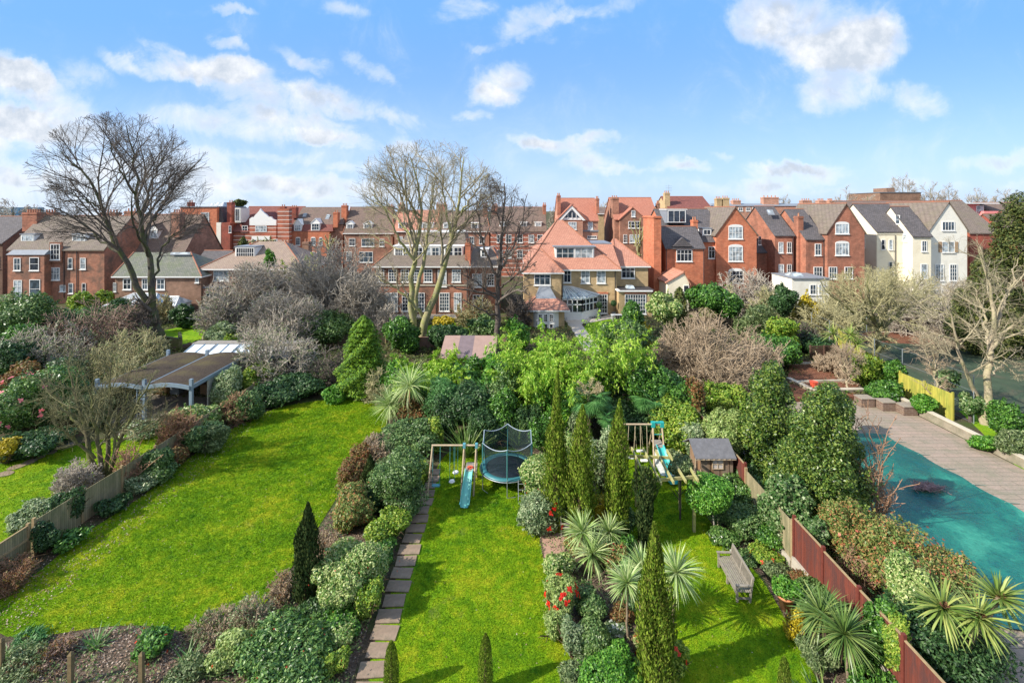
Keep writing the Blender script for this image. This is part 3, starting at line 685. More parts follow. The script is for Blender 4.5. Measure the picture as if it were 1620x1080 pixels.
def covermat():
    m, t, b = newmat('pool_cover'); o = t.n('ShaderNodeTexCoord').outputs['Object']
    n = t.noise(o, .28, 5, .6, .6); n2 = t.noise(o, 2.5, 5, .75, 1.2)
    f = t.m('ADD', t.m('MULTIPLY', n, .75), t.m('MULTIPLY', n2, .25))
    c = t.ramp(f, [(.30, (.004, .05, .058)), (.44, (.007, .095, .088)), (.54, (.015, .16, .12)), (.68, (.045, .29, .205))])
    c = t.mix(t.mr(t.noise(o, 7, 5, .8, 1), .56, .66, 0, .7), c, (.015, .05, .055))
    t.put(b.inputs['Base Color'], c); t.put(b.inputs['Roughness'], t.mr(f, .44, .60, .07, .65)); b.inputs['Specular IOR Level'].default_value = .5
    bn = t.n('ShaderNodeBump'); bn.inputs['Strength'].default_value = .5; bn.inputs['Distance'].default_value = .05
    t.put(bn.inputs['Height'], t.m('ADD', t.noise(o, 3, 6, .75, 1.5), t.m('MULTIPLY', t.m('ABSOLUTE', t.m('SUBTRACT', t.noise(o, 1.3, 4, .6, 2), .5)), 3))); t.put(b.inputs['Normal'], bn.outputs[0])
    return m
# the cover is one sagging sheet, edge pulled out at the tie points
def pool_cover():
    rng = np.random.default_rng(4); nx, ny = 70, 110
    x0, x1, y0, y1 = 15.2, 25.2, 17.0, 32.0
    V = []; 
    for j in range(ny+1):
        v = j/ny
        sc = .18*abs(math.sin(v*math.pi*6))
        for i in range(nx+1):
            u = i/nx
            x = x0+(x1-x0-sc-.9*(1-v)*0)*u+.0; x += u*(1.0*(1-v)-.9*v)*.6
            y = y0+(y1-y0)*v+.12*abs(math.sin(u*math.pi*5))*(1 if v > .5 else -1)*abs(2*v-1)**6+ (u-.5)*-.5
            e = min(u, 1-u)*10; e2 = min(v, 1-v)*15; s = min(1, min(e, e2)/1.5)
            z = .10-.035*s+.028*math.sin(u*9+v*4)*math.sin(v*17+u*3)*s+.02*math.sin((u*30+v*22))*s*.4
            V.append((x, y, z))
    idx = np.arange((nx+1)*(ny+1)).reshape(ny+1, nx+1)
    Fq = np.stack([idx[:-1, :-1], idx[:-1, 1:], idx[1:, 1:], idx[1:, :-1]], -1).reshape(-1, 4)
    r = empty('pool_cover', (20, 24, 0), 'teal sheet covering the swimming pool, puddled and sagging, edges scalloped', 'pool cover')
    link('cover_sheet', npmesh('cover_sheet', np.array(V)-np.array([20, 24, 0]), Fq, covermat(), True), r)
    for k in range(9):
        y = 18.2+k*1.6; u = (y-17)/15; x = 25.2+(1.0*(1-u)-.9*u)*.6
        MB().bar((x-.2, y-.2, .10), (x+.55, y-.2, .035), .05, .012).build('tie_strap', mat('strap', (.2, .25, .2), .7), r)
    return r
pool_cover()
link('twig_heap', npmesh('twig_heap', *(lambda rng: tubes(*grow(rng, np.c_[rng.normal(size=(260, 2))*np.array([.35, .16])+np.array(G(1467, 776)), np.full(260, .14)+rng.random(260)*.1], nrm(np.c_[rng.normal(size=(260, 2)), np.full(260, .1)]), np.full(260, .28), np.full(260, .02), np.full(260, .012), 3, .2)[:2], 4))(np.random.default_rng(3)), barkmat('heap', (.20,.13,.13), (.36,.25,.25))))
tag(bpy.data.objects['twig_heap'], 'heap of purplish brown twigs lying on the teal pool cover', 'twig heap')
CREAM = mat('cream_stone', (.50, .45, .36), .85, .12, 3, .2, stain=(.2, .18, .12), samt=.6)
STONEW = brick('garden_wall_brick', (.30, .25, .19), (.36, .31, .24), (.3, .28, .24), (.14, .14, .09), .7)
def lowwall(pts, h, w, m, label, name='low_wall', z0=0, cap=None, catg='wall'):
    X0, Y0 = pts[0]; r = empty(name, (X0, Y0, 0), label, catg)
    b = MB()
    for (a, b_), (c, d) in zip(pts[:-1], pts[1:]): b.bar((a, b_, z0+h/2), (c, d, z0+h/2), w, h)
    b.build('wall', m, r)
    if cap:
        k = MB()
        for (a, b_), (c, d) in zip(pts[:-1], pts[1:]): k.bar((a, b_, z0+h+.03), (c, d, z0+h+.03), w+.06, .06)
        k.build('coping', cap, r)
    return r
lowwall([(29.7, 9), (29.7, 38.0)], .55, .32, STONEW, 'long low pale brick wall along the right edge of the pool terrace', cap=CREAM)
for k, (a, b_) in enumerate([(1369,642),(1403,648),(1436,655)]):
    X, Y = G(a, b_); b = MB().box(X-.5, X+.5, Y-.3, Y+.5, 0, .62); r = empty('brick_planter', (X, Y, 0), ['square brick planter box, farthest of the three beside the terrace wall', 'square brick planter box, middle one of the three beside the terrace wall', 'square brick planter box, nearest of the three beside the terrace wall'][k], 'planter', 'brick planters by the terrace wall')
    b.build('box', brick('planter_brick', (.15, .10, .08), (.2, .14, .10)), r); MB().box(X-.53, X+.53, Y-.33, Y+.53, .62, .68).build('coping', mat('grey_coping', (.27, .23, .18), .9, .2, 3), r)
# raised red-soil beds at the top of the terrace
patch('raised_bed_soil', [(1245,612),(1250,574),(1335,576),(1360,606),(1355,632),(1260,636)], .25, REDSOIL, smooth=0, th=.25)
lowwall([G(1246,580), G(1310,580), G(1303,570)], .4, .3, CREAM, 'cream stone kerb behind the red soil bed', 'bed_kerb', catg='kerb')
lowwall([G(1247,606), G(1286,625), G(1366,624)], .45, .35, STONEW, 'cream topped kerb in front of the red soil bed', 'bed_kerb', cap=CREAM, catg='kerb')
lowwall([G(1250,610), G(1350,607)], .4, .2, CREAM, 'thin cream edging across the middle of the red soil bed', 'bed_kerb', catg='kerb')
b = MB()
for k in range(7): z = .25+k*.2; b.bar((*G(1282, 572), z), (*G(1326, 570), z), .06, .14)
for a in (1282, 1304, 1326): X, Y = G(a, 571.5); b.box(X-.06, X+.06, Y-.06, Y+.06, 0, 1.6)
tag(b.build('slat_screen', mat('dark_slat', (.09, .05, .035), .8, .3, 4), None, (0, 0, 0)), 'dark brown horizontal slat screen above the red soil bed', 'screen')
# sports court on the right: surface, net posts and wires
COURT = mat('court_surface', (.05, .075, .045), .85, .25, .8, .2, bump=.3, stain=(.16, .10, .08), samt=.5, sscale=.3)
patch('court', [(31.2, 36), (62, 32), (75, 50), (75, 62), (36, 58), (31.5, 46)], .01, COURT, smooth=0, world=True)
patch('court_edge', [(35, 53.5), (75, 52), (75, 60), (36, 58.5)], .016, REDSOIL, smooth=1, world=True)
rt = empty('court_fence', (31.4, 34, 0), 'tall thin wire fence on slim grey posts around the dark court', 'fence')
GALV = mat('galvanised', (.28, .32, .34), .5, .1, 5, .4, .5)
fl = [(32.2, 33.5), (32.4, 46), (34, 57.5), (46, 58.5), (60, 58.5)]
for (a, b_), (c, d) in zip(fl[:-1], fl[1:]):
    L = math.hypot(c-a, d-b_); k = int(L/4)+1
    for i in range(k): x, y = a+(c-a)*i/k, b_+(d-b_)*i/k; MB().tube((x, y, 0), (x, y, 3.4), .035, n=6).build('post', GALV, rt)
    w = MB()
    for z in (.05, 1.15, 2.25, 3.35): w.tube((a, b_, z), (c, d, z), .012, n=4)
    w.build('wire', GALV, rt)

# ================================================================ fences
def boardmat(name, c, stain, samt=.6, w=.1, sscale=.9, gp=.75):
    m, t, b = newmat(name); o = t.n('ShaderNodeTexCoord').outputs['Object']; sp = t.n('ShaderNodeSeparateXYZ'); t.put(sp.inputs[0], o)
    along = t.m('ADD', sp.outputs[0], sp.outputs[1]); fl_ = t.m('FLOOR', t.m('MULTIPLY', along, 1/w)); wn = t.n('ShaderNodeTexWhiteNoise', noise_dimensions='1D'); t.put(wn.inputs['W'], fl_)
    fr = t.m('FRACT', t.m('MULTIPLY', along, 1/w)); gap = t.m('LESS_THAN', fr, .1)
    cc = t.mix(.6, c, t.ramp(wn.outputs[0], [(0, (.65, .65, .65)), (1, (1.3, 1.3, 1.3))]), 'MULTIPLY')
    st = t.n('ShaderNodeVectorMath', operation='MULTIPLY'); t.put(st.inputs[0], o); st.inputs[1].default_value = (1, 1, .25)
    cc = t.mix(t.mr(t.noise(st.outputs[0], 3*sscale, 5, .7, .3), .42, .62, 0, samt), cc, stain)
    cc = t.mix(t.m('MULTIPLY', gap, gp), cc, (.02, .015, .01))
    t.put(b.inputs['Base Color'], cc); b.inputs['Roughness'].default_value = .8; b.inputs['Specular IOR Level'].default_value = .2
    bn = t.n('ShaderNodeBump'); bn.inputs['Strength'].default_value = .5; bn.inputs['Distance'].default_value = .02
    t.put(bn.inputs['Height'], t.m('SUBTRACT', t.noise(st.outputs[0], 20, 3, .6), gap)); t.put(b.inputs['Normal'], bn.outputs[0])
    return m
REDW = boardmat('red_boards', (.155, .042, .028), (.085, .038, .034), .85, .1, 1.4, .25); TANW = boardmat('tan_boards', (.30, .25, .15), (.16, .16, .085), .8, .1, 1.3); MOSSW = boardmat('mossy_boards', (.42, .38, .07), (.22, .25, .045), .8, .14, 1.2, .5)
POSTW = mat('post_wood', (.30, .22, .12), .85, .25, 6, .15); REDP = mat('red_post', (.14, .035, .025), .6, .25, 6, .3); CONC = mat('concrete', (.42, .38, .31), .9, .2, 2, .2, bump=.4, bscale=15, stain=(.13, .14, .09), samt=.7, sscale=1.5)
def fence(pts, h, label, m, pm, step=None, base=0, cap=None, panel=1.8, rails=False, name='board_fence', postup=.12, zf=None):
    """pts: polyline in metres; panels between posts"""
    root = empty(name, (*pts[0], 0), label, 'fence')
    q = []
    for (a, b_), (c, d) in zip(pts[:-1], pts[1:]):
        L = math.hypot(c-a, d-b_); k = max(1, round(L/panel)); q += [(a+(c-a)*i/k, b_+(d-b_)*i/k) for i in range(k)]
    q.append(pts[-1])
    if base:
        bb = MB()
        for (a, b_), (c, d) in zip(pts[:-1], pts[1:]): bb.bar((a, b_, base/2), (c, d, base/2), .24, base)
        bb.build('footing_wall', CONC, root)
    for i, (a, b_) in enumerate(q):
        z = (zf(b_) if zf else 0)
        MB().box(a-.055, a+.055, b_-.055, b_+.055, 0, h+z+postup).build('post', pm, root)
        if i < len(q)-1:
            c, d = q[i+1]; dx, dy = c-a, d-b_; L = math.hypot(dx, dy); ux, uy = dx/L*.058, dy/L*.058
            pb = MB().bar((a+ux, b_+uy, (base+h+z)/2), (c-ux, d-uy, (base+h+z)/2), .03, h+z-base); pb.build('panel', m, root)
            if rails:
                rb = MB()
                for zz in (.35, h*.62): rb.bar((a+ux+.04, b_+uy, zz), (c-ux+.04, d-uy, zz), .05, .09)
                rb.build('rail', pm, root)
            if cap: MB().bar((a+ux, b_+uy, h+z+.02), (c-ux, d-uy, h+z+.02), .07, .035).build('capping', cap, root)
    return root
fence([(11.9, 9.0), (11.75, 20.0)], 2.0, 'deep red stained panel fence on a concrete base, by the sword-leaved palms', REDW, REDP, base=.55, cap=POSTW, panel=1.85, zf=lambda y: .18*math.floor((y-9)/3.7)*.35)
fence([(11.75, 24.2), (11.8, 29.0)], 2.1, 'faded red fence between the playhouse and the big evergreens', REDW, REDP, base=.3, cap=POSTW)
fence([(11.8, 29.2), (11.9, 34.5)], 2.1, 'short red fence end beside the orange-leaved bush', REDW, REDP, cap=POSTW)
fence([(11.74, 20.1), (11.74, 24.1)], 1.9, 'weathered grey tan fence section below the pale evergreen', TANW, POSTW, base=.3)
fence([(-20.9, 15.0), (-20.75, 20.6)], 1.4, 'tan close-board fence with two rails at the lower left', TANW, POSTW, rails=True, cap=POSTW, panel=2.6, name='rail_fence')
fence([(-20.7, 20.8), (-20.2, 27.2), (-19.9, 37)], 1.5, 'weathered tan panel fence below the mossy bare tree', TANW, POSTW, panel=1.9)
fence([(31.2, 34.0), (31.1, 38.5), (32.9, 45.5), (35.4, 52.0)], 1.9, 'mossy yellow-green board fence between the terrace planting and the court', MOSSW, MOSSW, panel=2.4)
fence([G(395,548), G(500,551), G(610,545)], 1.3, 'dark weathered fence behind the clipped bright conifer', boardmat('dark_boards', (.12,.09,.06), (.06,.07,.03)), POSTW)
fence([G(1085,520), G(1300,520)], 1.4, 'brown fence seen through the shrubs right of the gold bush', boardmat('brown_boards', (.17,.12,.08), (.08,.09,.05)), POSTW)
lowwall([G(226,548), G(286,556), G(284,545)], 1.4, .3, brick('moss_brick', (.16,.12,.08), (.2,.15,.09), stain=(.09,.13,.03), samt=.9), 'mossy brown brick wall around the foot of the big bare tree', catg='wall')
lowwall([G(276,556), G(322,545)], .5, .3, brick('edge_brick', (.17,.12,.10), (.2,.14,.11)), 'low brick wall edging the bright terrace lawn', catg='wall')
lowwall([G(655,549), G(830,549)], 1.1, .3, brick('back_brick', (.25,.15,.12), (.3,.18,.14)), 'low pinkish brick wall behind the bamboo', catg='wall')
# weathered short posts at the front edge
for k, (a, b_, h) in enumerate([(2, 1062, 1.0), (112, 1085, 1.0), (224, 1085, 1.0)]):
    X, Y = G(a, b_); b = MB().box(-.06, .06, -.06, .06, 0, h); b.frus(-.07, .07, -.07, .07, h, -.02, .02, -.02, .02, h+.08)
    o = b.build('wooden_post', mat('old_post', (.17, .13, .07), .9, .3, 6, .1), None, (0, 0, 0)); o.location = (X, Y, 0)
    tag(o, ['mossy wooden post in the leafy bed, leftmost of three', 'mossy wooden post in the leafy bed, middle of three', 'mossy wooden post in the leafy bed, rightmost of three'][k], 'post', 'posts in the front bed')
# ================================================================ houses
GLASS = glass('window_glass'); GLASSC = glass('curtained_glass', (.20, .23, .25), .15); DARKG = glass('dark_glass', (.012, .016, .025), .06)
PIPE = mat('dark_pipe', (.04, .04, .045), .5); LEAD = mat('lead_sheet', (.20, .22, .25), .55, .15, 2, .4); POT = mat('clay_pot', (.42, .20, .12), .8, .2, 5)
WINC = {}
def win_mesh(w, h, c, r, arch, sill, m):
    k = (round(w, 2), round(h, 2), c, r, arch, sill, m.name)
    if k in WINC: return WINC[k]
    b = MB(); t = min(.10, w*.1); d0, d1 = -.07, 0
    b.box(-w/2, -w/2+t, d0, d1, 0, h); b.box(w/2-t, w/2, d0, d1, 0, h); b.box(-w/2+t, w/2-t, d0, d1, 0, t); b.box(-w/2+t, w/2-t, d0, d1, h-t, h)
    iw, ih = w-2*t, h-2*t; mt = max(.035, t*.55)
    for i in range(1, c): x = -iw/2+iw*i/c; b.box(x-mt/2, x+mt/2, d0+.01, d1, t, h-t)
    rows = [ih*i/r for i in range(1, r)] if r > 0 else [ih*.68]
    xs = [-iw/2]+[-iw/2+iw*i/c for i in range(1, c)]+[iw/2]
    for z in rows:
        for i in range(c): b.box(xs[i]+(mt/2 if i else 0), xs[i+1]-(mt/2 if i < c-1 else 0), d0+.015, d1, t+z-mt/2, t+z+mt/2)
    if sill: b.box(-w/2-.08, w/2+.08, -.14, 0, -.12, 0)
    if arch: b.prism([(-w/2, h)]+[(-w/2*math.cos(a*math.pi/8), h+w*.16*math.sin(a*math.pi/8)) for a in range(1, 8)]+[(w/2, h)], 'y', d0, d1)
    g_ = MB().box(-w/2+t, w/2-t, -.032, -.012, t, h-t)
    WINC[k] = (b.mesh('window', m), g_); return WINC[k]
PANEC = {}
class House:
    def __init__(s, name, label, px0, px1, Y, group=None, catg='house'):
        s.Y = Y; s.root = empty(name, (WX((px0+px1)/2, Y), Y, 0), label, catg, group); s.rng = random.Random(px0*7+int(Y)); s.bs = {}
    def X(s, p, dy=0): return WX(p, s.Y+dy)
    def Z(s, p, dy=0): return WZ(p, s.Y+dy)
    def part(s, name, b, m, parent=None): return b.build(name, m, parent or s.root)
    def wall(s, x0, x1, y0, y1, z0, ze, m, ridge=None, zr=None, name='wall', xr=None):
        b = MB()
        if ridge == 'x': b.prism([(y0, z0), (y1, z0), (y1, ze), ((y0+y1)/2, zr), (y0, ze)], 'x', x0, x1)
        elif ridge == 'y': b.prism([(x0, z0), (x1, z0), (x1, ze), (xr if xr is not None else (x0+x1)/2, zr), (x0, ze)], 'y', y0, y1)
        else: b.box(x0, x1, y0, y1, z0, ze)
        return s.part(name, b, m)
    def gable(s, x0, x1, y0, y1, ze, zr, m, ridge='x', o=.25, t=.18, name='roof', xr=None, og=.15):
        a0, a1 = (y0, y1) if ridge == 'x' else (x0, x1); mid = xr if xr is not None else (a0+a1)/2
        k0 = (zr-ze)/(mid-a0); k1 = (zr-ze)/(a1-mid); e = .04
        p = [(a0-o, ze-k0*o+e), (mid, zr+e), (a1+o, ze-k1*o+e), (a1+o, ze-k1*o+t+e), (mid, zr+t+e), (a0-o, ze-k0*o+t+e)]
        b = MB(); b.prism(p, 'x' if ridge == 'x' else 'y', (x0 if ridge == 'x' else y0)-og, (x1 if ridge == 'x' else y1)+og)
        s.roof = s.part(name, b, m)
        rb = MB(); c0, c1 = ((x0, x1) if ridge == 'x' else (y0, y1))
        if ridge == 'x': rb.tube((c0-og, mid, zr+t+.02), (c1+og, mid, zr+t+.02), .10, n=6)
        else: rb.tube((mid, c0-og, zr+t+.02), (mid, c1+og, zr+t+.02), .10, n=6)
        rb.build('ridge_tile', RIDGE, s.roof)
        return s.roof
    def hip(s, x0, x1, y0, y1, ze, rx0, rx1, ry0, ry1, zr, m, o=.3, name='roof', fascia=True):
        b = MB(); b.frus(x0-o, x1+o, y0-o, y1+o, ze+.02, rx0, rx1, ry0, ry1, zr); s.roof = s.part(name, b, m)
        if fascia:
            f = MB(); f.frus(x0-o-.03, x1+o+.03, y0-o-.03, y1+o+.03, ze-.16, x0-o-.03, x1+o+.03, y0-o-.03, y1+o+.03, ze+.015); s.part('fascia', f, WHITE)
        for (a, c), (d, e) in (((x0-o, y0-o), (rx0, ry0)), ((x1+o, y0-o), (rx1, ry0))): MB().tube((a, c, ze+.05), (d, e, zr+.03), .09, n=5).build('ridge_tile', RIDGE, s.roof)
        return s.roof
    def win(s, p0, p1, q0, q1, y=0, c=2, r=0, g=None, arch=False, sill=True, m=None, face=None, x=None, name='window'):
        """window from photo pixels on the wall at depth Y+y"""
        x0, x1, z1, z0 = s.X(p0, y), s.X(p1, y), s.Z(q0, y), s.Z(q1, y)
        return s.winm((x0+x1)/2, s.Y+y, z0, x1-x0, z1-z0, c, r, g, arch, sill, m, 0, name)
    def winm(s, x, y, z, w, h, c=2, r=0, g=None, arch=False, sill=True, m=None, rz=0, name='window'):
        me, gb = win_mesh(w, h, c, r, arch, sill, m or WHITE)
        o = link(name, me, s.root); L = s.root.location; o.location = (x-L.x, y-L.y-.003*(rz == 0), z-L.z); o.rotation_euler[2] = rz
        g = g or s.rng.choice([GLASS, GLASS, DARKG, GLASSC]); k = (round(w, 2), round(h, 2), g.name)
        if k not in PANEC: PANEC[k] = gb.mesh('pane', g)
        link('pane', PANEC[k], o); return o
    def chimney(s, p0, p1, q0, q1, y, d=1.2, m=None, pots=3, potm=None, z0=None):
        x0, x1, z1 = s.X(p0, y), s.X(p1, y), s.Z(q0, y); z0 = s.Z(q1, y) if z0 is None else z0; Y0 = s.Y+y
        b = MB().box(x0, x1, Y0, Y0+d, z0, z1-.35); b.box(x0-.07, x1+.07, Y0-.07, Y0+d+.07, z1-.35, z1-.22); b.box(x0-.02, x1+.02, Y0-.02, Y0+d+.02, z1-.22, z1)
        ch = s.part('chimney', b, m or s.bm)
        for i in range(pots):
            x = x0+(x1-x0)*(i+.5)/pots; MB().lathe([(.13, 0), (.11, .45), (.15, .5), (.10, .52)], (x, Y0+d/2, z1), 8).build('chimney_pot', potm or POT, ch)
        return ch
    def dormer(s, p0, p1, q0, q1, y, d, wm, rm, kind='flat', c=3, r=2, ze=None, ap=None, gl=None, wins=1, over=.12, arch=False, mg=3):
        x0, x1, z1, z0 = s.X(p0, y), s.X(p1, y), s.Z(q0, y), s.Z(q1, y); Y0 = s.Y+y
        b = MB()
        if kind == 'flat': b.box(x0, x1, Y0, Y0+d, z0, z1)
        else:
            za = s.Z(ap, y); b.prism([(x0, z0), (x1, z0), (x1, z1), ((x0+x1)/2, za), (x0, z1)], 'y', Y0, Y0+d)
        dm = s.part('dormer', b, wm)
        if kind == 'flat': MB().box(x0-over, x1+over, Y0-over, Y0+d, z1+.003, z1+.14).build('dormer_roof', rm, dm)
        else:
            mid = (x0+x1)/2; k = (za-z1)/(mid-x0); o = .15; t = .1
            MB().prism([(x0-o, z1-k*o+.02), (mid, za+.02), (x1+o, z1-k*o+.02), (x1+o, z1-k*o+t+.02), (mid, za+t+.02), (x0-o, z1-k*o+t+.02)], 'y', Y0-.1, Y0+d).build('dormer_roof', rm, dm)
        w = (x1-x0)-.24; hh = z1-z0-.2
        for i in range(wins):
            ww = w/wins-.06; s.winm(x0+.12+w/wins*(i+.5), Y0, z0+.12, ww, hh, c, r, gl, arch, False)
        return dm
    def pipe(s, p, q0, q1, y=0): x = s.X(p, y); MBx = MB().tube((x, s.Y+y-.08, max(0, s.Z(q1, y))), (x, s.Y+y-.08, s.Z(q0, y)), .055, n=6); return s.part('drainpipe', MBx, PIPE)
    def skylight(s, p0, p1, q0, q1, y, slope, h=None):
        """roof window lying on a front slope"""
        x0, x1 = s.X(p0, y), s.X(p1, y); z1 = s.Z(q0, y+.5); z0 = s.Z(q1, y); dy = (z1-z0)/slope; Y0 = s.Y+y
        b = MB().add([(x0, Y0, z0), (x1, Y0, z0), (x1, Y0+dy, z1), (x0, Y0+dy, z1), (x0, Y0-.05, z0+.12), (x1, Y0-.05, z0+.12), (x1, Y0+dy-.05, z1+.12), (x0, Y0+dy-.05, z1+.12)], [(3,2,1,0),(4,5,6,7),(0,1,5,4),(1,2,6,5),(2,3,7,6),(3,0,4,7)])
        sk = s.part('skylight', b, LEAD); t = .1
        MB().add([(x0+t, Y0-.05+.02, z0+.135), (x1-t, Y0-.05+.02, z0+.135), (x1-t, Y0+dy-.07, z1+.115), (x0+t, Y0+dy-.07, z1+.115)], [(0,1,2,3)]).build('pane', GLASSC, sk)
RIDGE = mat('ridge_tile', (.30, .13, .08), .8, .2, 4)
BR = {'red': brick('brick_red', (.345,.125,.08), (.43,.17,.11), (0.403,0.244,0.171)), 'orange': brick('brick_orange', (.50,.145,.075), (.58,.20,.11), (0.488,0.244,0.146), samt=.3), 'dull': brick('brick_dull', (0.317,0.146,0.098), (0.403,0.195,0.134), (0.342,0.244,0.183)),
      'brown': brick('brick_brown', (0.232,0.134,0.091), (0.293,0.171,0.122), (0.244,0.195,0.146)), 'yellow': brick('brick_yellow', (0.464,0.329,0.171), (0.537,0.390,0.220), (0.439,0.366,0.244), (0.244,0.183,0.098), .35), 'dark': brick('brick_dark', (0.146,0.085,0.061), (0.195,0.110,0.079), (0.146,0.122,0.098)),
      'maroon': brick('brick_maroon', (0.293,0.067,0.049), (0.366,0.091,0.061), (0.293,0.146,0.110)), 'band': brick('brick_banded', (0.439,0.110,0.061), (0.512,0.146,0.085), band=(.95,.16)), 'pinkish': brick('brick_pinkish', (0.464,0.232,0.159), (0.549,0.293,0.207), (0.415,0.305,0.232), samt=.3)}
RF = {'red': tiles('roof_red', (0.40,0.16,0.11), (0.46,0.20,0.14), (0.345,0.149,0.103), .5), 'terra': tiles('roof_terracotta', (0.44,0.205,0.145), (0.52,0.26,0.185), (0.380,0.184,0.127), .4), 'brown': tiles('roof_brown', (0.161,0.115,0.098), (0.218,0.155,0.127), (0.115,0.103,0.069)),
      'slate': tiles('roof_slate', (0.098,0.092,0.098), (0.144,0.132,0.138), (0.069,0.063,0.057)), 'grey': tiles('roof_greybrown', (.165,.135,.115), (.215,.175,.15), (0.172,0.161,0.103)), 'green': tiles('roof_mossy', (0.138,0.149,0.127), (0.196,0.196,0.167), (0.115,0.149,0.057), .6),
      'maroon': tiles('roof_maroon', (0.196,0.069,0.057), (0.253,0.098,0.081), (0.127,0.057,0.046)), 'ribbed': tiles('roof_ribbed', (.28,.21,.17), (.34,.26,.21), (0.299,0.241,0.172), .5)}
BR['red2'] = brick('brick_weathered', (.36,.14,.085), (.44,.19,.12), (.30,.21,.16), (.13,.09,.07), .75)
CREAMR = mat('cream_render', (.78, .72, .56), .85, .05, .8, .2, stain=(.55, .47, .33), samt=.4); WHITER = mat('white_render', (.74, .72, .64), .85, .05, .8, .2, stain=(.5, .46, .38), samt=.4); PINKR = mat('pink_render', (.72, .25, .24), .85, .05, .8, .2)

# ---- H2 left brick villa, bay on the left
h = House('brick_house', 'long red brick villa at the far left with brown tiled roof and flat white dormers', 12, 165, 76); h.bm = BR['red']
x0, x1 = h.X(14), h.X(165); ze = h.Z(395)
h.wall(x0, x1, 76, 87, 0, ze, BR['red2'], 'x', h.Z(343, 5.5)); h.gable(x0, x1, 76, 87, ze, h.Z(343, 5.5), RF['grey'])
h.part('bay', MB().box(h.X(12, -1.2), h.X(70, -1.2), 74.8, 75.99, 0, h.Z(403, -1.2)), BR['red2'])
h.part('bay_roof', MB().frus(h.X(12, -1.2)-.15, h.X(70, -1.2)+.15, 74.65, 75.98, h.Z(403, -1.2), h.X(12, -1.2), h.X(70, -1.2), 75.6, 75.98, h.Z(396, -1.2)), LEAD)
for a in [(22,33,408,428,-1.2,2,2),(47,62,407,428,-1.2,1,2),(22,35,443,473,-1.2,2,0),(47,64,442,472,-1.2,1,2),(80,95,386,411,-.3,3,3),(80,95,423,443,0,3,2),(108,115,408,425,0,1,2),(127,136,408,426,0,1,2),(95,104,451,461,0,1,1),(109,116,448,464,0,1,2),(130,136,448,464,0,1,2)]: h.win(a[0], a[1], a[2], a[3], a[4], a[5], a[6])
h.part('gable_bay', MB().box(h.X(78, -.3), h.X(97, -.3), 75.7, 75.99, h.Z(415), h.Z(383)), BR['red2'])
h.dormer(33, 55, 371, 391, 1.2, 4, WHITE, LEAD, c=3, r=2, wins=1, gl=GLASSC); h.dormer(114, 136, 371, 391, 1.2, 4, WHITE, LEAD, c=3, r=2, gl=GLASSC)
h.chimney(35, 58, 336, 366, 4, 1.6, pots=6); h.chimney(66, 83, 336, 350, 8, 1.4, pots=4)
for p in (72, 102, 122): h.pipe(p, 396, 470)
h = House('brick_house', 'darker red brick house behind the big bare tree, small gable and dormer in its roof', 165, 292, 82); h.bm = BR['dull']
x0, x1 = h.X(163), h.X(290); ze = h.Z(403)
h.wall(x0, x1, 82, 93, 0, ze, BR['dull'], 'x', h.Z(341, 5.5)); h.gable(x0, x1, 82, 93, ze, h.Z(341, 5.5), RF['brown'])
h.dormer(186, 200, 374, 386, 1.5, 4, WHITE, LEAD, c=2, r=2); h.dormer(236, 250, 363, 378, 2, 4, WHITE, RF['brown'], 'gable', ap=355, c=2, r=2)
for a in [(191,199,406,420),(210,220,406,420),(240,250,410,425),(265,275,410,424),(190,199,436,448)]: h.win(*a, 0, 2, 2)
h.chimney(158, 182, 336, 360, 5, 1.5, pots=5); h.chimney(196, 216, 334, 352, 6, 1.5, pots=4); h.chimney(270, 284, 336, 375, 1.5, 1.5, pots=4)
h = House('brick_house', 'dark brick house cut by the left edge of the photo', -120, 11, 84); h.bm = BR['dark']
h.wall(h.X(-140), h.X(4), 84, 96, 0, h.Z(385), BR['dark'], 'x', h.Z(344, 6)); h.gable(h.X(-140), h.X(4), 84, 96, h.Z(385), h.Z(344, 6), RF['slate']); h.chimney(-10, 14, 346, 370, 7, 1.5, pots=3)
for a in (-60, -30, -10): h.win(a, a+10, 405, 425, 0, 2, 2)
# ---- H3 brown cottage with mossy hipped roof + conservatories
h = House('brick_cottage', 'low brown brick cottage with mossy green-grey hipped roof behind the big bare tree', 180, 320, 70); h.bm = BR['brown']
x0, x1 = h.X(182), h.X(318); ze = h.Z(437)
h.wall(x0, x1, 70, 79, 0, ze, BR['brown']); h.hip(x0, x1, 70, 79, ze, h.X(212, 4.5), h.X(302, 4.5), 74.5, 74.5, h.Z(399, 4.5), RF['green'])
for a in [(195,208,441,458),(225,234,441,458),(248,261,441,458),(179.5,184,447,461)]: h.win(*a, 0, 2, 2)
h.win(309, 315, 437, 447, 0, 1, 2); h.skylight(225, 246, 424, 434, 1.2, 1.2); h.skylight(269, 300, 400, 404, 3.4, 1.2)
h = House('slate_shed_wing', 'dark slate roofed wing between the mossy cottage and the ribbed-roof house', 300, 340, 78); h.bm = BR['dark']
h.wall(h.X(300), h.X(345), 78, 86, 0, h.Z(432), BR['brown'], 'x', h.Z(398, 4)); h.gable(h.X(300), h.X(345), 78, 86, h.Z(432), h.Z(398, 4), RF['slate'])
GL2 = glass('conservatory_glass', (.30, .36, .38), .12)
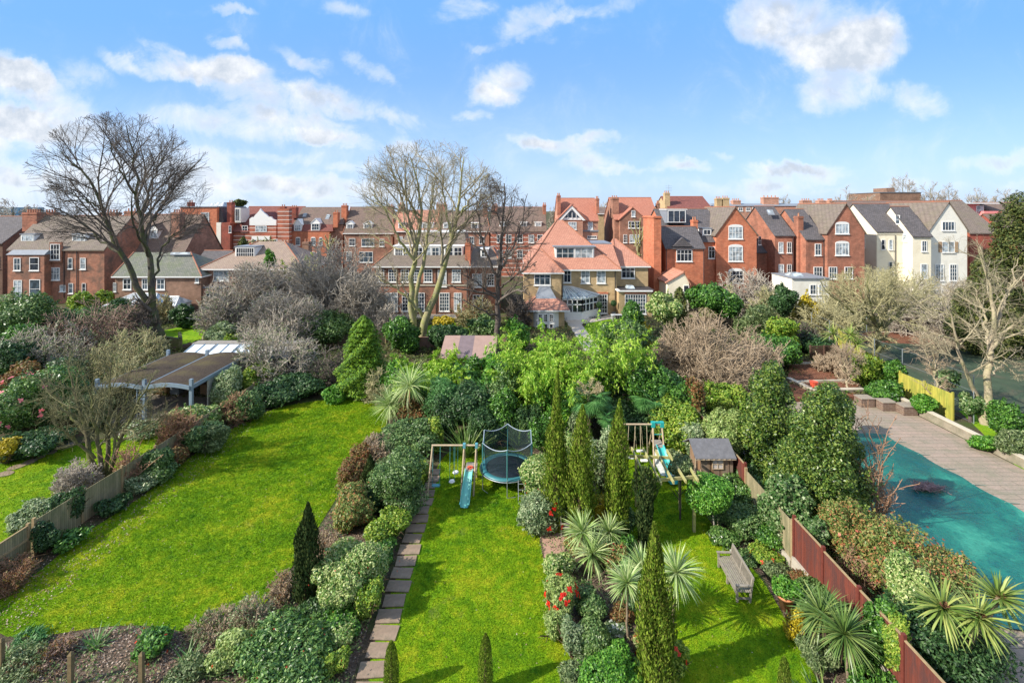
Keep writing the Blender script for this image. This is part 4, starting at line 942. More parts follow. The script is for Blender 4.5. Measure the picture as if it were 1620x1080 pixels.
def conserv(label, p0, p1, Y, d, qe, qr, nb=7):
    h = House('conservatory', label, p0, p1, Y, catg='conservatory'); x0, x1 = h.X(p0), h.X(p1); ze = h.Z(qe); zr = h.Z(qr, d*.5)
    h.part('base_wall', MB().box(x0, x1, Y, Y+d, 0, .55), WHITER); h.part('glazing', MB().box(x0+.05, x1-.05, Y+.05, Y+d-.05, .55, ze), GL2)
    f = MB()
    for i in range(nb+1): x = x0+(x1-x0)*i/nb; f.box(x-.05, x+.05, Y-.02, Y+.06, .55, ze)
    f.box(x0-.02, x1+.02, Y-.04, Y+.08, ze-.12, ze+.02); f.box(x0, x1, Y-.03, Y+.07, ze*.62, ze*.62+.07); h.part('frame', f, WHITE)
    m0, m1 = x0+(x1-x0)*.25, x0+(x1-x0)*.75; h.part('glass_roof', MB().frus(x0-.1, x1+.1, Y-.1, Y+d, ze+.03, m0, m1, Y+d*.5, Y+d*.5, zr), GL2)
    r = MB()
    for i in range(nb*2+1): t_ = i/nb/2; r.tube((x0-.1+(x1-x0+.2)*t_, Y-.1, ze+.06), (m0+(m1-m0)*t_, Y+d*.5, zr+.04), .045, n=4)
    r.tube((m0, Y+d*.5, zr+.05), (m1, Y+d*.5, zr+.05), .07, n=5); h.part('roof_frame', r, WHITE)
conserv('white conservatory with hipped glass roof in front of the brown cottage', 163, 242, 63.5, 6, 485, 464)
conserv('small pale conservatory right of the big bare tree trunk', 247, 277, 66, 3.5, 484, 469, 4)
# ---- H4 hipped ribbed roof house
h = House('hipped_house', 'house with wide ribbed brown hipped roof, long white dormer and glazed bay door', 320, 492, 72); h.bm = BR['brown']
x0, x1 = h.X(322), h.X(478); ze = h.Z(425)
h.wall(x0, x1, 72, 83, 0, ze, BR['pinkish']); h.hip(x0, x1, 72, 83, ze, h.X(408, 5.5), h.X(450, 5.5), 77.5, 77.5, h.Z(382, 5.5), RF['ribbed'], o=.55)
h.dormer(372, 404, 391, 410, 2.2, 4, WHITE, LEAD, c=8, r=2, gl=DARKG)
h.win(338, 362, 428, 444, 0, 3, 2, GLASSC); h.win(375, 384, 429, 441, 0, 2, 2, GLASSC); h.win(400, 412, 429, 441, 0, 2, 2); h.win(438, 450, 429, 441, 0, 2, 2)
h.part('bay', MB().box(h.X(319, -1.6), h.X(356, -1.6), 70.4, 71.99, 0, h.Z(456, -1.6)), BR['pinkish']); h.part('bay_roof', MB().box(h.X(318, -1.7), h.X(357, -1.7), 70.3, 71.99, h.Z(456, -1.6)+.003, h.Z(454, -1.6)), LEAD)
h.win(326, 351, 462, 486, -1.6, 5, 4, DARKG, name='french_window'); h.chimney(442, 456, 385, 398, 6, 1.3, BR['dark'], 3); h.chimney(478, 488, 383, 408, 9, 1.4, BR['brown'], 2)
# ---- back row
h = House('mansard_house', 'tall orange brick house with glass roof lantern, leftmost in the back row', 284, 355, 112, 'tall houses of the back row'); h.bm = BR['maroon']
h.wall(h.X(285), h.X(343), 112, 124, 0, h.Z(328), BR['orange']); h.part('roof', MB().frus(h.X(343)+.003, h.X(356), 112.3, 124, h.Z(395), h.X(343)+.003, h.X(346), 113, 124, h.Z(328)), RF['slate'])
h.part('stair_panel', MB().box(h.X(344), h.X(351), 111.6, 112.25, h.Z(400), h.Z(352)), WHITER)
h.part('wing', MB().box(h.X(355), h.X(368), 111, 124, 0, h.Z(352)), BR['maroon'])
for a in [(297,306,341,350,2,2),(318,331,336,352,3,2),(297,306,356,368,2,2),(316,334,358,370,4,1),(294,304,377,392,2,2),(313,323,377,392,2,2),(328,338,377,392,2,2)]: h.win(a[0], a[1], a[2], a[3], 0, a[4], a[5], sill=True)
h.part('parapet', MB().box(h.X(284), h.X(344), 111.8, 124, h.Z(328)+.003, h.Z(326.5)), LEAD)
lan = h.part('roof_lantern', MB().frus(h.X(330, 4), h.X(352, 4), 116, 122, h.Z(328), h.X(332, 4), h.X(350, 4), 117, 121, h.Z(320, 4)), GL2)
lf = MB()
for i in range(8): x = h.X(330, 4)+(h.X(352, 4)-h.X(330, 4))*i/7; lf.box(x-.06, x+.06, 115.9, 116, h.Z(328), h.Z(321.5, 4))
lf.build('lantern_frame', WHITE, lan); h.chimney(296, 303, 320, 330, 3, 1.3, pots=2); h.chimney(359, 366, 320, 356, 1, 1.5, pots=2)
h.win(362, 366, 357, 368, -1, 1, 2)
h = House('gabled_house', 'red and white striped brick house with white curved Dutch gable', 369, 462, 112, 'tall houses of the back row'); h.bm = BR['maroon']
ze = h.Z(366)
h.wall(h.X(369), h.X(462), 112, 126, 0, ze, BR['band'], 'x', h.Z(328, 7)); h.gable(h.X(369), h.X(462), 112, 126, ze, h.Z(328, 7), RF['maroon'])
X_ = lambda z_: h.X(280+z_/5.4, -.8); Z_ = lambda z_: h.Z(300+z_/5.4, -.8)
h.part('gable_front', MB().box(X_(620), X_(848), 111.2, 113.5, 0, Z_(305)), BR['band'])
dg = [(620,305),(848,305),(848,262),(820,252),(805,232),(780,232),(765,215),(745,200),(722,178),(713,162),(704,178),(685,200),(665,220),(655,238),(640,235),(620,250)]
h.part('curved_gable', MB().prism([(X_(a), Z_(b)) for a, b in dg][::-1], 'y', 111.15, 111.7), WHITE); h.part('gable_roof', MB().prism([(X_(625), Z_(300)), (X_(843), Z_(300)), (X_(735), Z_(190))][::-1], 'y', 111.72, 117), RF['maroon'])
h.win(404, 422, 357, 367, -.8, 4, 2, sill=False); h.win(383, 392, 357, 367, 0, 2, 2); h.part('white_band', MB().box(X_(640), X_(800), 111.1, 111.195, Z_(430), Z_(400)), WHITE)
for a in (383, 398, 416, 432): h.win(a, a+8, 378, 392, -.8 if a > 394 else 0, 2, 2)
h.part('light_shaft', MB().box(h.X(371), h.X(380), 112.2, 116, h.Z(352), h.Z(329)), WHITER); h.win(372, 379, 330, 350, .2, 2, 1, sill=False)
h.part('side_wing', MB().box(h.X(444), h.X(462), 110.5, 111.98, 0, h.Z(330)), BR['band']); h.chimney(443, 450, 327, 332, -1, 1.2, pots=2); h.chimney(459, 468, 328, 345, 2, 1.4, pots=3)
h = House('gabled_house', 'bright orange brick house with two white pointed dormers under a dark roof', 455, 545, 112, 'tall houses of the back row'); h.bm = BR['orange']
ze = h.Z(366); h.wall(h.X(457), h.X(521), 112, 124, 0, ze, BR['orange']); h.part('mansard', MB().frus(h.X(455), h.X(527), 111.9, 124, ze+.003, h.X(457), h.X(524), 112.9, 124, h.Z(355, 1)), RF['maroon'])
h.part('roof', MB().frus(h.X(470)-1.5, h.X(540), 112.9, 125, h.Z(355, 1)+.003, h.X(478, 6), h.X(544, 6), 118.5, 119.5, h.Z(327.5, 6)), RF['brown'])
h.dormer(465, 477, 355, 366, 0, 3, WHITE, WHITE, 'gable', ap=347, c=3, r=2); h.dormer(492, 506, 353, 365, 0, 3, WHITE, WHITE, 'gable', ap=346, c=3, r=2)
for a in [(468,475,376,388),(492,499,376,388),(505,510,376,388),(492,499,399,411),(501,507,399,411),(470,476,399,411)]: h.win(*a, 0, 2, 0, arch=True)
h.skylight(478, 484, 338, 344, 3.2, 1.0); h.skylight(514, 520, 340, 348, 2.5, 1.0)
h.part('wing', MB().box(h.X(521), h.X(540), 113, 124, 0, h.Z(356)), BR['dull']); h.chimney(527, 534, 336, 360, .5, 1.5, pots=2); h.chimney(540, 548, 325, 356, 3, 1.5, pots=3)
h = House('mansard_house', 'brown brick house with grey mansard roof and two small arched dormers', 543, 623, 112, 'tall houses of the back row'); h.bm = BR['dull']
ze = h.Z(369); h.wall(h.X(545), h.X(621), 112, 124, 0, ze, BR['dull']); h.hip(h.X(545), h.X(621), 112, 124, ze, h.X(555, 6), h.X(621, 6), 118, 118.5, h.Z(327, 6), RF['brown'])
for a, b_ in ((548, 559), (575, 589)): h.dormer(a, b_, 354, 366, .8, 3, WHITE, WHITE, 'gable', ap=350, c=3, r=2)
for a in [(552,562,377,389),(572,592,377,390),(568,590,398,415),(600,608,378,390),(548,556,398,412)]: h.win(*a, 0, 3, 2)
h.chimney(614, 622, 326, 340, 5, 1.4, pots=3)
h = House('terracotta_house', 'terracotta roofed brick house seen above the wide mansion', 624, 694, 108, 'tall houses of the back row'); h.bm = BR['dull']
ze = h.Z(366); h.wall(h.X(624), h.X(694), 108, 120, 0, ze, BR['dull']); h.hip(h.X(624), h.X(694), 108, 120, ze, h.X(630, 6), h.X(694, 6), 114, 114.5, h.Z(332, 6), RF['terra'])
h.dormer(630, 641, 353, 366, .6, 3, WHITE, WHITE, c=2, r=2); h.dormer(662, 686, 353, 366, .6, 3, WHITE, WHITE, c=4, r=2)
for a in (630, 650, 668, 682): h.win(a, a+7, 374, 386, 0, 2, 2)
h.chimney(631, 639, 323, 340, 5, 1.4, pots=3); h.chimney(690, 706, 323, 340, 5, 1.5, pots=6)
h = House('brown_roof_house', 'brown roofed house half hidden behind the twin-trunked pale tree', 694, 774, 108, 'tall houses of the back row'); h.bm = BR['dull']
ze = h.Z(366); h.wall(h.X(694), h.X(774), 108, 120, 0, ze, BR['dull']); h.hip(h.X(694), h.X(774), 108, 120, ze, h.X(694, 6), h.X(768, 6), 114, 114.5, h.Z(333, 6), RF['brown'])
h.dormer(701, 714, 353, 366, .6, 3, WHITE, WHITE, c=2, r=2); h.dormer(745, 757, 353, 366, .6, 3, WHITE, WHITE, c=2, r=2); h.chimney(764, 771, 325, 345, 4, 1.5, pots=3)
for a in (702, 722, 742, 758): h.win(a, a+8, 374, 386, 0, 2, 2)
h = House('banded_house', 'tall brick house with white bands behind the dark slender bare tree', 774, 866, 106, 'tall houses of the back row'); h.bm = BR['red']
ze = h.Z(366); h.wall(h.X(776), h.X(864), 106, 118, 0, ze, BR['band'], 'x', h.Z(329, 6)); h.gable(h.X(776), h.X(864), 106, 118, ze, h.Z(329, 6), RF['brown'])
for a in (790, 823, 846): h.dormer(a, a+11, 352, 364, 1, 4, WHITE, WHITE, c=2, r=2)
for a in (786, 800, 818, 836, 850): h.win(a, a+9, 371, 384, 0, 2, 2); h.win(a, a+9, 395, 408, 0, 2, 2)
h.chimney(859, 864, 324, 350, 4, 1.4, pots=2); h.chimney(779, 787, 325, 345, 4, 1.4, pots=3)
h = House('triangle_gable_house', 'red brick house with white framed triangular gable window in its red roof', 882, 949, 100, 'tall houses of the back row'); h.bm = BR['red']
ze = h.Z(349); h.wall(h.X(884), h.X(946), 100, 110, 0, ze, BR['pinkish'], 'x', h.Z(315, 5)); h.gable(h.X(884), h.X(946), 100, 110, ze, h.Z(315, 5), RF['red'])
t0, t1, tm = h.X(885, -.6), h.X(924, -.6), h.X(904.5, -.6); zb, zt = h.Z(348, -.6), h.Z(326, -.6)
h.part('gable_wall', MB().prism([(t0+.5, zb), (t1-.5, zb), (tm, zt-.4)], 'y', 99.5, 104), WHITE)
h.part('gable_glass', MB().prism([(h.X(892), zb+.5), (h.X(917), zb+.5), (tm+.25, zt-1.0), (tm-.25, zt-1.0)], 'y', 99.45, 99.49), DARKG)
h.part('gable_trim', MB().prism([(t0-.3, zb-.1), (t0+.35, zb-.1), (tm, zt-.55), (t1-.35, zb-.1), (t1+.3, zb-.1), (tm, zt+.1)], 'y', 99.2, 99.44), WHITE)
fb = MB()
for p in (898, 904.5, 911): fb.box(h.X(p)-.06, h.X(p)+.06, 99.40, 99.447, zb+.3, zb+1.6)
h.part('gable_bar', fb, WHITE); h.part('gable_roof', MB().prism([(t0-.4, zb), (tm, zt+.15), (t1+.4, zb), (t1+.5, zb+.15), (tm, zt+.35), (t0-.5, zb+.15)], 'y', 99.1, 104), RF['red'])
h.part('bay', MB().box(h.X(886, -.8), h.X(922, -.8), 99.2, 99.98, 0, h.Z(350, -.8)), BR['pinkish'])
h.win(899, 912, 351, 363, -.8, 3, 2, GLASSC); h.win(930, 938, 351, 363, 0, 1, 2, GLASSC); h.win(929, 944, 373, 377.5, 0, 4, 1); h.win(890, 896, 375, 388, -.8, 2, 2); h.win(902, 912, 375, 388, -.8, 2, 2)
h.part('string_course', MB().box(h.X(921), h.X(947), 99.85, 99.98, h.Z(366.5), h.Z(364)), LEAD)
h.chimney(882, 887, 309, 340, 1, 2.4, pots=2); h.chimney(943.5, 948, 314, 338, 1, 1.8, pots=2)
for a in ((925, 929), (934, 938)): h.skylight(a[0], a[1], 332, 336, 2.6, 1)
h = House('yellow_brick_house', 'narrow pale yellow brick building in the gap between two red-roofed houses', 948, 972, 120, 'tall houses of the back row'); h.bm = BR['yellow']
h.wall(h.X(946), h.X(976), 120, 130, 0, h.Z(338), BR['yellow']); h.hip(h.X(946), h.X(976), 120, 130, h.Z(338), h.X(952), h.X(970), 125, 125, h.Z(328), RF['brown'])
h = House('red_roof_house', 'brick house with broad plain red roof and small steep side gable', 969, 1043, 100, 'tall houses of the back row'); h.bm = BR['dull']
ze = h.Z(347); h.wall(h.X(972), h.X(1041), 100, 111, 0, ze, BR['dull'], 'x', h.Z(314, 5.5)); h.gable(h.X(972), h.X(1041), 100, 111, ze, h.Z(314, 5.5), RF['red'])
a0, a1 = h.X(981, -1), h.X(1021, -1); za = h.Z(329, -1)
h.wall(a0, a1, 99, 103, 0, h.Z(347, -1), BR['dull'], 'y', za, name='gable_wing'); h.gable(a0, a1, 99, 103, h.Z(347, -1), za, RF['red'], 'y', name='gable_roof')
for a in [(999,1005,333,343,1,2),(994,1013,350,361,4,2),(996,1013,371,384,4,3),(986,992,371,384,2,3)]: h.win(a[0], a[1], a[2], a[3], -1, a[4], a[5])
h.win(1029, 1035, 351, 361, 0, 2, 2, DARKG); h.win(1028, 1036, 371, 384, 0, 2, 2); h.chimney(969, 979, 313, 345, 1, 2.5, pots=3); h.chimney(1040, 1044, 321, 340, 4, 1.2, pots=2)
# ---- C1 wide mansion
h = House('mansion', 'wide brick mansion with long white dormers and rows of tall white windows, left of centre', 590, 785, 67); h.bm = BR['red']
x0, x1 = h.X(594), h.X(740); ze = h.Z(421)
h.wall(x0, x1, 67, 80, 0, ze, BR['red2']); h.hip(x0, x1, 67, 80, ze, h.X(630, 3), h.X(738, 3), 70, 77, h.Z(388, 3), RF['grey'], o=.4)
h.part('upper_roof', MB().frus(h.X(630, 3), h.X(738, 3), 70, 77, h.Z(388, 3)+.01, h.X(645, 5), h.X(735, 5), 72, 76, h.Z(368, 5)), RF['grey']); h.part('roof_edge', MB().box(h.X(642, 5), h.X(736, 5), 71.9, 76.1, h.Z(368, 5)+.003, h.Z(366, 5)), WHITE)
h.dormer(623, 652, 390, 416, 1.4, 4, WHITE, WHITE, c=4, r=3, wins=2); h.dormer(655, 697, 390, 414, 1.4, 4, WHITE, WHITE, c=2, r=3, wins=3); h.dormer(702, 733, 390, 414, 1.4, 4, WHITE, WHITE, c=2, r=3, wins=2)
for a in [(595,608),(614.5,628),(634,647),(652,664),(670.5,684),(715,729)]: h.win(a[0], a[1], 426, 446, 0, 3, 4)
h.win(692.5, 706.5, 427, 453, 0, 3, 5)
h.part('string_course', MB().box(x0, x1, 66.9, 66.995, h.Z(452), h.Z(450)), CREAM)
for a in [(596,604,2),(609.5,629.5,4),(636,650,3),(658,672,3),(695,711,4),(718,730,3)]: h.win(a[0], a[1], 463, 492, 0, a[2], 5, name='french_window')
h.chimney(736, 744, 384, 420, .5, 1.2, BR['orange'], 2)
h.wall(h.X(741), h.X(790), 69, 80, 0, h.Z(421, 2), BR['red2'], name='side_wing'); h.hip(h.X(741), h.X(790), 69, 80, h.Z(421, 2), h.X(748, 6), h.X(780, 6), 73, 76, h.Z(392, 6), RF['grey'], name='side_roof')
h.win(747, 763, 433, 454, 2, 4, 4, GLASSC); h.win(770, 782, 433, 452, 2, 3, 4); h.win(748, 764, 466, 490, 2, 3, 4)
h.dormer(760, 772, 395, 408, 3.5, 3, WHITE, WHITE, c=2, r=2)
for p in (690, 739): h.pipe(p, 424, 497)
h.part('terrace_step', MB().box(x0-1, x1+1, 64.6, 66.99, 0, .3), CREAM)
# ---- C2 central yellow brick house with terracotta roof
h = House('yellow_brick_villa', 'central yellow brick villa with large terracotta hipped roofs and white conservatory', 828, 1033, 68); h.bm = BR['yellow']
x0, x1 = h.X(836), h.X(976); ze = h.Z(426)
h.wall(x0, x1, 68, 82, 0, ze, BR['yellow']); h.hip(x0, x1, 68, 82, ze, h.X(881, 7), h.X(889, 7), 75, 75.4, h.Z(348, 7), RF['terra'], o=.5)
xa, xb = h.X(905), h.X(976)
h.part('flat_roof', MB().frus(xa, xb+.5, 67.48, 82, ze+.06, h.X(918, 4), h.X(968, 4), 71.5, 78, h.Z(386, 4)), RF['terra']); h.part('roof_cap', MB().box(h.X(921, 4), h.X(967, 4), 71.6, 77.9, h.Z(386, 4)+.003, h.Z(385, 4)+.08), LEAD)
h.wall(h.X(976)+.003, h.X(1030), 69.5, 81, 0, h.Z(421, 1.5), BR['yellow'], name='right_wing'); h.hip(h.X(976)+.6, h.X(1030), 69.5, 81, h.Z(421, 1.5), h.X(970, 7), h.X(974, 7), 75, 75.4, h.Z(378, 7), RF['terra'], name='wing_roof')
h.dormer(878, 940, 391, 411, 1.2, 5, WHITE, LEAD, c=3, r=2, wins=2, gl=None, over=.25)
h.win(891.5, 903.5, 427.5, 447, 0, 2, 0, DARKG); h.win(919, 933, 427.5, 448, 0, 2, 0, GLASSC); h.win(944, 958, 427.5, 448, 0, 2, 0, GLASSC); h.win(983, 1004, 423.5, 440, 1.5, 3, 0, DARKG)
h.win(944, 961, 465, 495.5, 0, 4, 5, DARKG, name='french_window'); h.part('brick_arch', MB().box(h.X(943), h.X(962), 67.9, 67.99, h.Z(465), h.Z(462)), BR['orange'])
# left wing with its hip and the low bay with lead top
h.wall(h.X(829, -4), h.X(888, -4), 64, 67.99, 0, h.Z(431, -4), BR['yellow'], name='left_wing'); h.hip(h.X(829, -4), h.X(888, -4), 64, 70, h.Z(431, -4), h.X(853, -1), h.X(856, -1), 67, 67.3, h.Z(393, -1), RF['terra'], name='left_roof', o=.35)
h.win(845, 871, 433.5, 451, -4, 3, 0, GLASS)
y5 = -8.2; YB = 68+y5
h.part('bay', MB().box(h.X(838, y5+.6), h.X(893, y5+.6), YB+.6, 63.99, 0, h.Z(491, y5)), BR['yellow'])
h.part('bay_roof', MB().frus(h.X(829, y5), h.X(901, y5), YB-.2, 63.98, h.Z(490, y5)+.01, h.X(848, y5+2.2), h.X(880, y5+2.2), YB+2.0, 63.98, h.Z(472, y5+2.2)), RF['terra'])
h.part('bay_top', MB().frus(h.X(848, y5+2.2), h.X(880, y5+2.2), YB+2.0, 63.97, h.Z(472, y5+2.2)+.01, h.X(853, -4), h.X(870, -4), 63.6, 63.97, h.Z(453, -4)), LEAD)
h.part('bay_fascia', MB().box(h.X(829, y5)-.05, h.X(901, y5)+.05, YB-.25, YB+.55, h.Z(492.5, y5), h.Z(490.5, y5)), WHITE)
bp = [(843, .7), (850, 0), (877, 0), (885, .7)]
h.part('bay_window_body', MB().prism([(h.X(a, y5+d), YB+d) for a, d in bp]+[(h.X(885, y5+.7), YB+1.2), (h.X(843, y5+.7), YB+1.2)], 'z', 0, h.Z(493, y5)), WHITE)
for a, b_ in ((852, 857.5), (860.5, 866), (869.5, 875)):
    h.win(a, b_, 497, 508.5, y5, 2, 3, DARKG, sill=False); h.win(a, b_, 512, 526, y5, 1, 2, DARKG, sill=False)
# conservatory attached between wing and main wall
cv = h; y6 = -3.4; Yc = 68+y6; cz = h.Z(473, y6); pts = [(h.X(890, y6), Yc), (h.X(921, y6), Yc), (h.X(944, y6+2), Yc+2), (h.X(946, 0), 67.99), (h.X(890, y6), 67.99)]
h.part('conservatory_wall', MB().prism(pts, 'z', 0, 1.1), WHITE); ins = [(x-.08*(x > pts[0][0]+1), y+.08) for x, y in pts]; ins[3] = (ins[3][0], 67.98); ins[4] = (ins[4][0], 67.98)
h.part('conservatory_glass', MB().prism(ins, 'z', 1.1, cz), DARKG)
fr = MB()
for (a, b_), (c, d) in zip(pts[:3], pts[1:4]):
    k = max(2, round(math.hypot(c-a, d-b_)/.75))
    for i in range(k+1): x, y = a+(c-a)*i/k, b_+(d-b_)*i/k; fr.box(x-.06, x+.06, y-.06, y+.06, 1.1, cz)
    for z in (cz-.75, cz-.06): fr.bar((a, b_, z), (c, d, z), .12, .13)
h.part('conservatory_frame', fr, WHITE)
top = [(h.X(890), 67.9, h.Z(452)), (h.X(897), 67.9, h.Z(452)), (h.X(905), 67.9, h.Z(453)), (h.X(905), 67.9, h.Z(453))]
e_ = [(pts[0][0], pts[0][1]-.1, cz+.06), (pts[1][0]+.1, pts[1][1]-.1, cz+.06), (pts[2][0]+.15, pts[2][1]-.05, cz+.06), (pts[3][0]+.2, 67.9, cz+.06)]
h.part('conservatory_roof', MB().add(e_+top, [(0,1,5,4),(1,2,6,5),(2,3,6)]), glass('roof_glass', (.22, .28, .33), .1))
rb = MB()
for (i0, i1, n_) in ((0, 1, 5), (1, 2, 5), (2, 3, 3)):
    for k in range(n_+1):
        rb = MB(); t_ = k/n_; A = [e_[i0][j]*(1-t_)+e_[i1][j]*t_ for j in range(3)]; B = [top[min(i0, 2)][j]*(1-t_)+top[min(i1, 2)][j]*t_ for j in range(3)]; A[2] += .04; B[2] += .04; rb.tube(A, B, .05, n=4); h.part('glazing_bar', rb, WHITE)
h.part('garden_room', MB().box(h.X(976, -1.5)+.3, h.X(1031, -1.5), 66.5, 69.49, 0, h.Z(461, -1.5)), BR['yellow']); h.part('garden_room_roof', MB().box(h.X(975, -1.8)+.2, h.X(1033, -1.8), 66.2, 69.48, h.Z(461, -1.5)+.003, h.Z(459, -1.5)), WHITE)
h.part('garden_room_felt', MB().box(h.X(977), h.X(1030), 66.4, 69.47, h.Z(459, -1.5)+.005, h.Z(459, -1.5)+.06), RF['slate'])
h.part('skylight', MB().frus(h.X(990), h.X(1003), 67.3, 68.9, h.Z(459, -1.5)+.065, h.X(992), h.X(1001), 67.7, 68.5, h.Z(459, -1.5)+.45), GLASSC)
h.win(988.5, 1022, 465, 496.5, -1.5, 8, 5, None, name='french_window'); h.part('brick_arch', MB().box(h.X(988, -1.5), h.X(1023, -1.5), 66.4, 66.49, h.Z(465, -1.5), h.Z(462.5, -1.5)), BR['orange'])
h.pipe(973, 428, 497); h.pipe(890, 430, 470, -4)
patch('terrace', [(893,507),(946,503),(975,494),(1035,494),(1035,499),(985,501),(920,513),(955,560),(925,560),(905,522)], .03, mat('pale_paving', (.55, .48, .40), .8, .08, 3, .2), smooth=0)
h = House('glass_office_block', 'pale blue glass block on the skyline at the far left', -10, 18, 210, catg='office block'); h.bm = LEAD
h.wall(h.X(-10), h.X(17), 210, 225, 0, h.Z(328), glass('blue_glass', (.12, .22, .30), .1)); fb = MB()
for k in range(5): fb.box(h.X(-10), h.X(17), 209.8, 209.98, h.Z(329+k*4), h.Z(328.3+k*4))
h.part('floor_band', fb, WHITE)
# ---- roofs behind the right group
h = House('distant_house', 'brown-red roofed building with tall yellow chimney behind the orange house', 1052, 1158, 118, 'rooftops behind the right-hand houses'); h.bm = BR['yellow']
h.wall(h.X(1058), h.X(1128), 118, 130, 0, h.Z(331), BR['yellow'], 'x', h.Z(312, 6)); h.gable(h.X(1058), h.X(1126), 118, 130, h.Z(331), h.Z(312, 6), RF['maroon']); h.chimney(1052, 1060, 305, 330, 1, 1.5, pots=3)
b = MB(); x = h.X(1058, 2); b.tube((x, 120, 18), (x, 120, 21), .04, n=5)
for k in range(4): b.tube((x-.8, 120, 19.4+k*.4), (x+.8, 120, 19.4+k*.4), .03, n=4)
h.part('aerial', b, GALV); h.chimney(1134, 1142, 314, 332, 1, 1.5, pots=3); h.chimney(1144, 1154, 313, 332, 1, 1.5, pots=3)
h = House('distant_house', 'flat roofed pale terrace with rows of clay chimney pots beyond the orange houses', 1150, 1330, 125, 'rooftops behind the right-hand houses'); h.bm = BR['pinkish']
h.wall(h.X(1128), h.X(1335), 125, 137, 0, h.Z(326), BR['pinkish']); h.part('roof', MB().frus(h.X(1126), h.X(1337), 124.8, 137.2, h.Z(326)+.003, h.X(1130), h.X(1333), 127, 135, h.Z(322)), LEAD)
for a, b_ in ((1160, 1172), (1208, 1232), (1270, 1284), (1296, 1306), (1312, 1320)): h.chimney(a, b_, 317 if a != 1208 else 312, 328, 1, 1.6, pots=4)
for a in (1168, 1180, 1190): h.win(a, a+7, 328, 334, 0, 2, 2)
h = House('brown_block', 'plain brown brick block with square stair tower on the skyline', 1386, 1460, 160, 'rooftops behind the right-hand houses'); h.bm = BR['yellow']
h.wall(h.X(1392), h.X(1457), 160, 175, 0, h.Z(305), BR['brown']); h.part('stair_tower', MB().box(h.X(1410), h.X(1423), 162, 168, h.Z(305), h.Z(297)), BR['brown']); h.part('parapet', MB().box(h.X(1391), h.X(1458), 159.8, 175, h.Z(305)+.003, h.Z(304)), LEAD)
h = House('distant_house', 'low dark ridge of roofs on the skyline behind the cream houses', 1320, 1520, 118, 'rooftops behind the right-hand houses'); h.bm = BR['brown']
h.wall(h.X(1345), h.X(1520), 118, 130, 0, h.Z(334), BR['brown'], 'x', h.Z(319, 6)); h.gable(h.X(1345), h.X(1520), 118, 130, h.Z(334), h.Z(319, 6), RF['brown'])
# ---- D1 orange house group
def wing(h, xf, px1, q_e, q_r, y, depth, m, rm, name='wing', o=.2):
    """side-gabled wing: ridge along X, front at depth y"""
    x0 = h.X(xf, y); x1 = h.X(px1, y); z_e = h.Z(q_e, y); z_r = h.Z(q_r, y+depth/2)
    h.wall(x0, x1, h.Y+y, h.Y+y+depth, 0, z_e, m, 'x', z_r, name=name); return h.gable(x0, x1, h.Y+y, h.Y+y+depth, z_e, z_r, rm, 'x', o, name=name+'_roof')
h = House('orange_brick_house', 'bright orange brick house with tall front gable and massive chimney at its left corner', 1034, 1198, 78); h.bm = BR['orange']
wing(h, 1052, 1140, 368, 332, 3, 12, BR['orange'], RF['slate'], 'main_wall')
wing(h, 1053, 1114, 393, 360, -3, 8, BR['orange'], RF['slate'], 'front_wing')
xm = h.X(1079, -3); zz = h.Z(393, -3); h.part('eave_gable', MB().prism([(xm-1.6, zz+.3), (xm+1.6, zz+.3), (xm, zz+1.7)], 'y', 74.7, 78.5), RF['slate'])
h.win(1070, 1095, 395, 413.5, -3, 4, 0, DARKG)
a0, a1 = h.X(1133), h.X(1197); h.wall(a0, a1, 78, 90, 0, h.Z(371), BR['orange'], 'y', h.Z(329), name='gable_wing', xr=h.X(1163)); h.gable(a0, a1, 78, 90, h.Z(371), h.Z(329), RF['grey'], 'y', name='gable_roof', xr=h.X(1163))
h.wall(h.X(1112), h.X(1133)-.003, 78.5, 85, 0, h.Z(383, .5), BR['orange'], name='link_wall'); h.part('link_roof', MB().frus(h.X(1110), h.X(1133)-.01, 78.2, 85, h.Z(383, .5)+.01, h.X(1110), h.X(1133)-.01, 80.5, 85, h.Z(367, 2)), RF['slate'])
h.win(1152.5, 1175, 358.5, 378, 0, 4, 2, GLASSC, arch=True); h.win(1152.5, 1175, 390, 413.5, 0, 4, 3, GLASSC, arch=True); h.win(1152.5, 1176, 428, 448, 0, 4, 3, arch=True); h.win(1120.5, 1131, 390, 409, .5, 2, 0, DARKG)
h.dormer(1111, 1126, 362, 373, 1.5, 3, WHITE, LEAD, c=2, r=1, gl=DARKG); h.dormer(1055, 1086, 332, 353, 4, 4, LEAD, WHITE, c=3, r=1)
st = MB().box(h.X(1034.5, -4), h.X(1046, -4), 74, 80, 0, h.Z(342, -4)); st.box(h.X(1034.5, -4)-.12, h.X(1046, -4)+.12, 73.88, 80.1, h.Z(345, -4), h.Z(343, -4)); h.part('chimney_stack', st, BR['orange'])
h.chimney(1097, 1104, 348, 368, 1, 1.3, pots=2)
for p in (1054, 1113): h.pipe(p, 394, 455, -3)
dish = MB().lathe([(.02, 0), (.25, .05), (.42, .16), (.45, .2)], n=14); o = dish.build('satellite_dish', WHITE, None, (0, 0, 0)); o.parent = h.root; o.location = Vector((h.X(1055, -3.2), 74.7, h.Z(448, -3.2)))-h.root.location; o.rotation_euler = (1.2, 0, -.4)
h = House('white_outbuilding', 'small cream outbuilding with pinkish tiled roof below the orange house', 1052, 1102, 70, catg='outbuilding')
x0, x1 = h.X(1056), h.X(1090); h.wall(x0, x1, 70, 75.5, 0, h.Z(447), CREAMR, 'y', h.Z(432), xr=h.X(1082)); h.gable(x0, x1, 70, 75.5, h.Z(447), h.Z(432), RF['terra'], 'y', xr=h.X(1082)); h.win(1081, 1090, 451, 462, 0, 1, 1, DARKG)
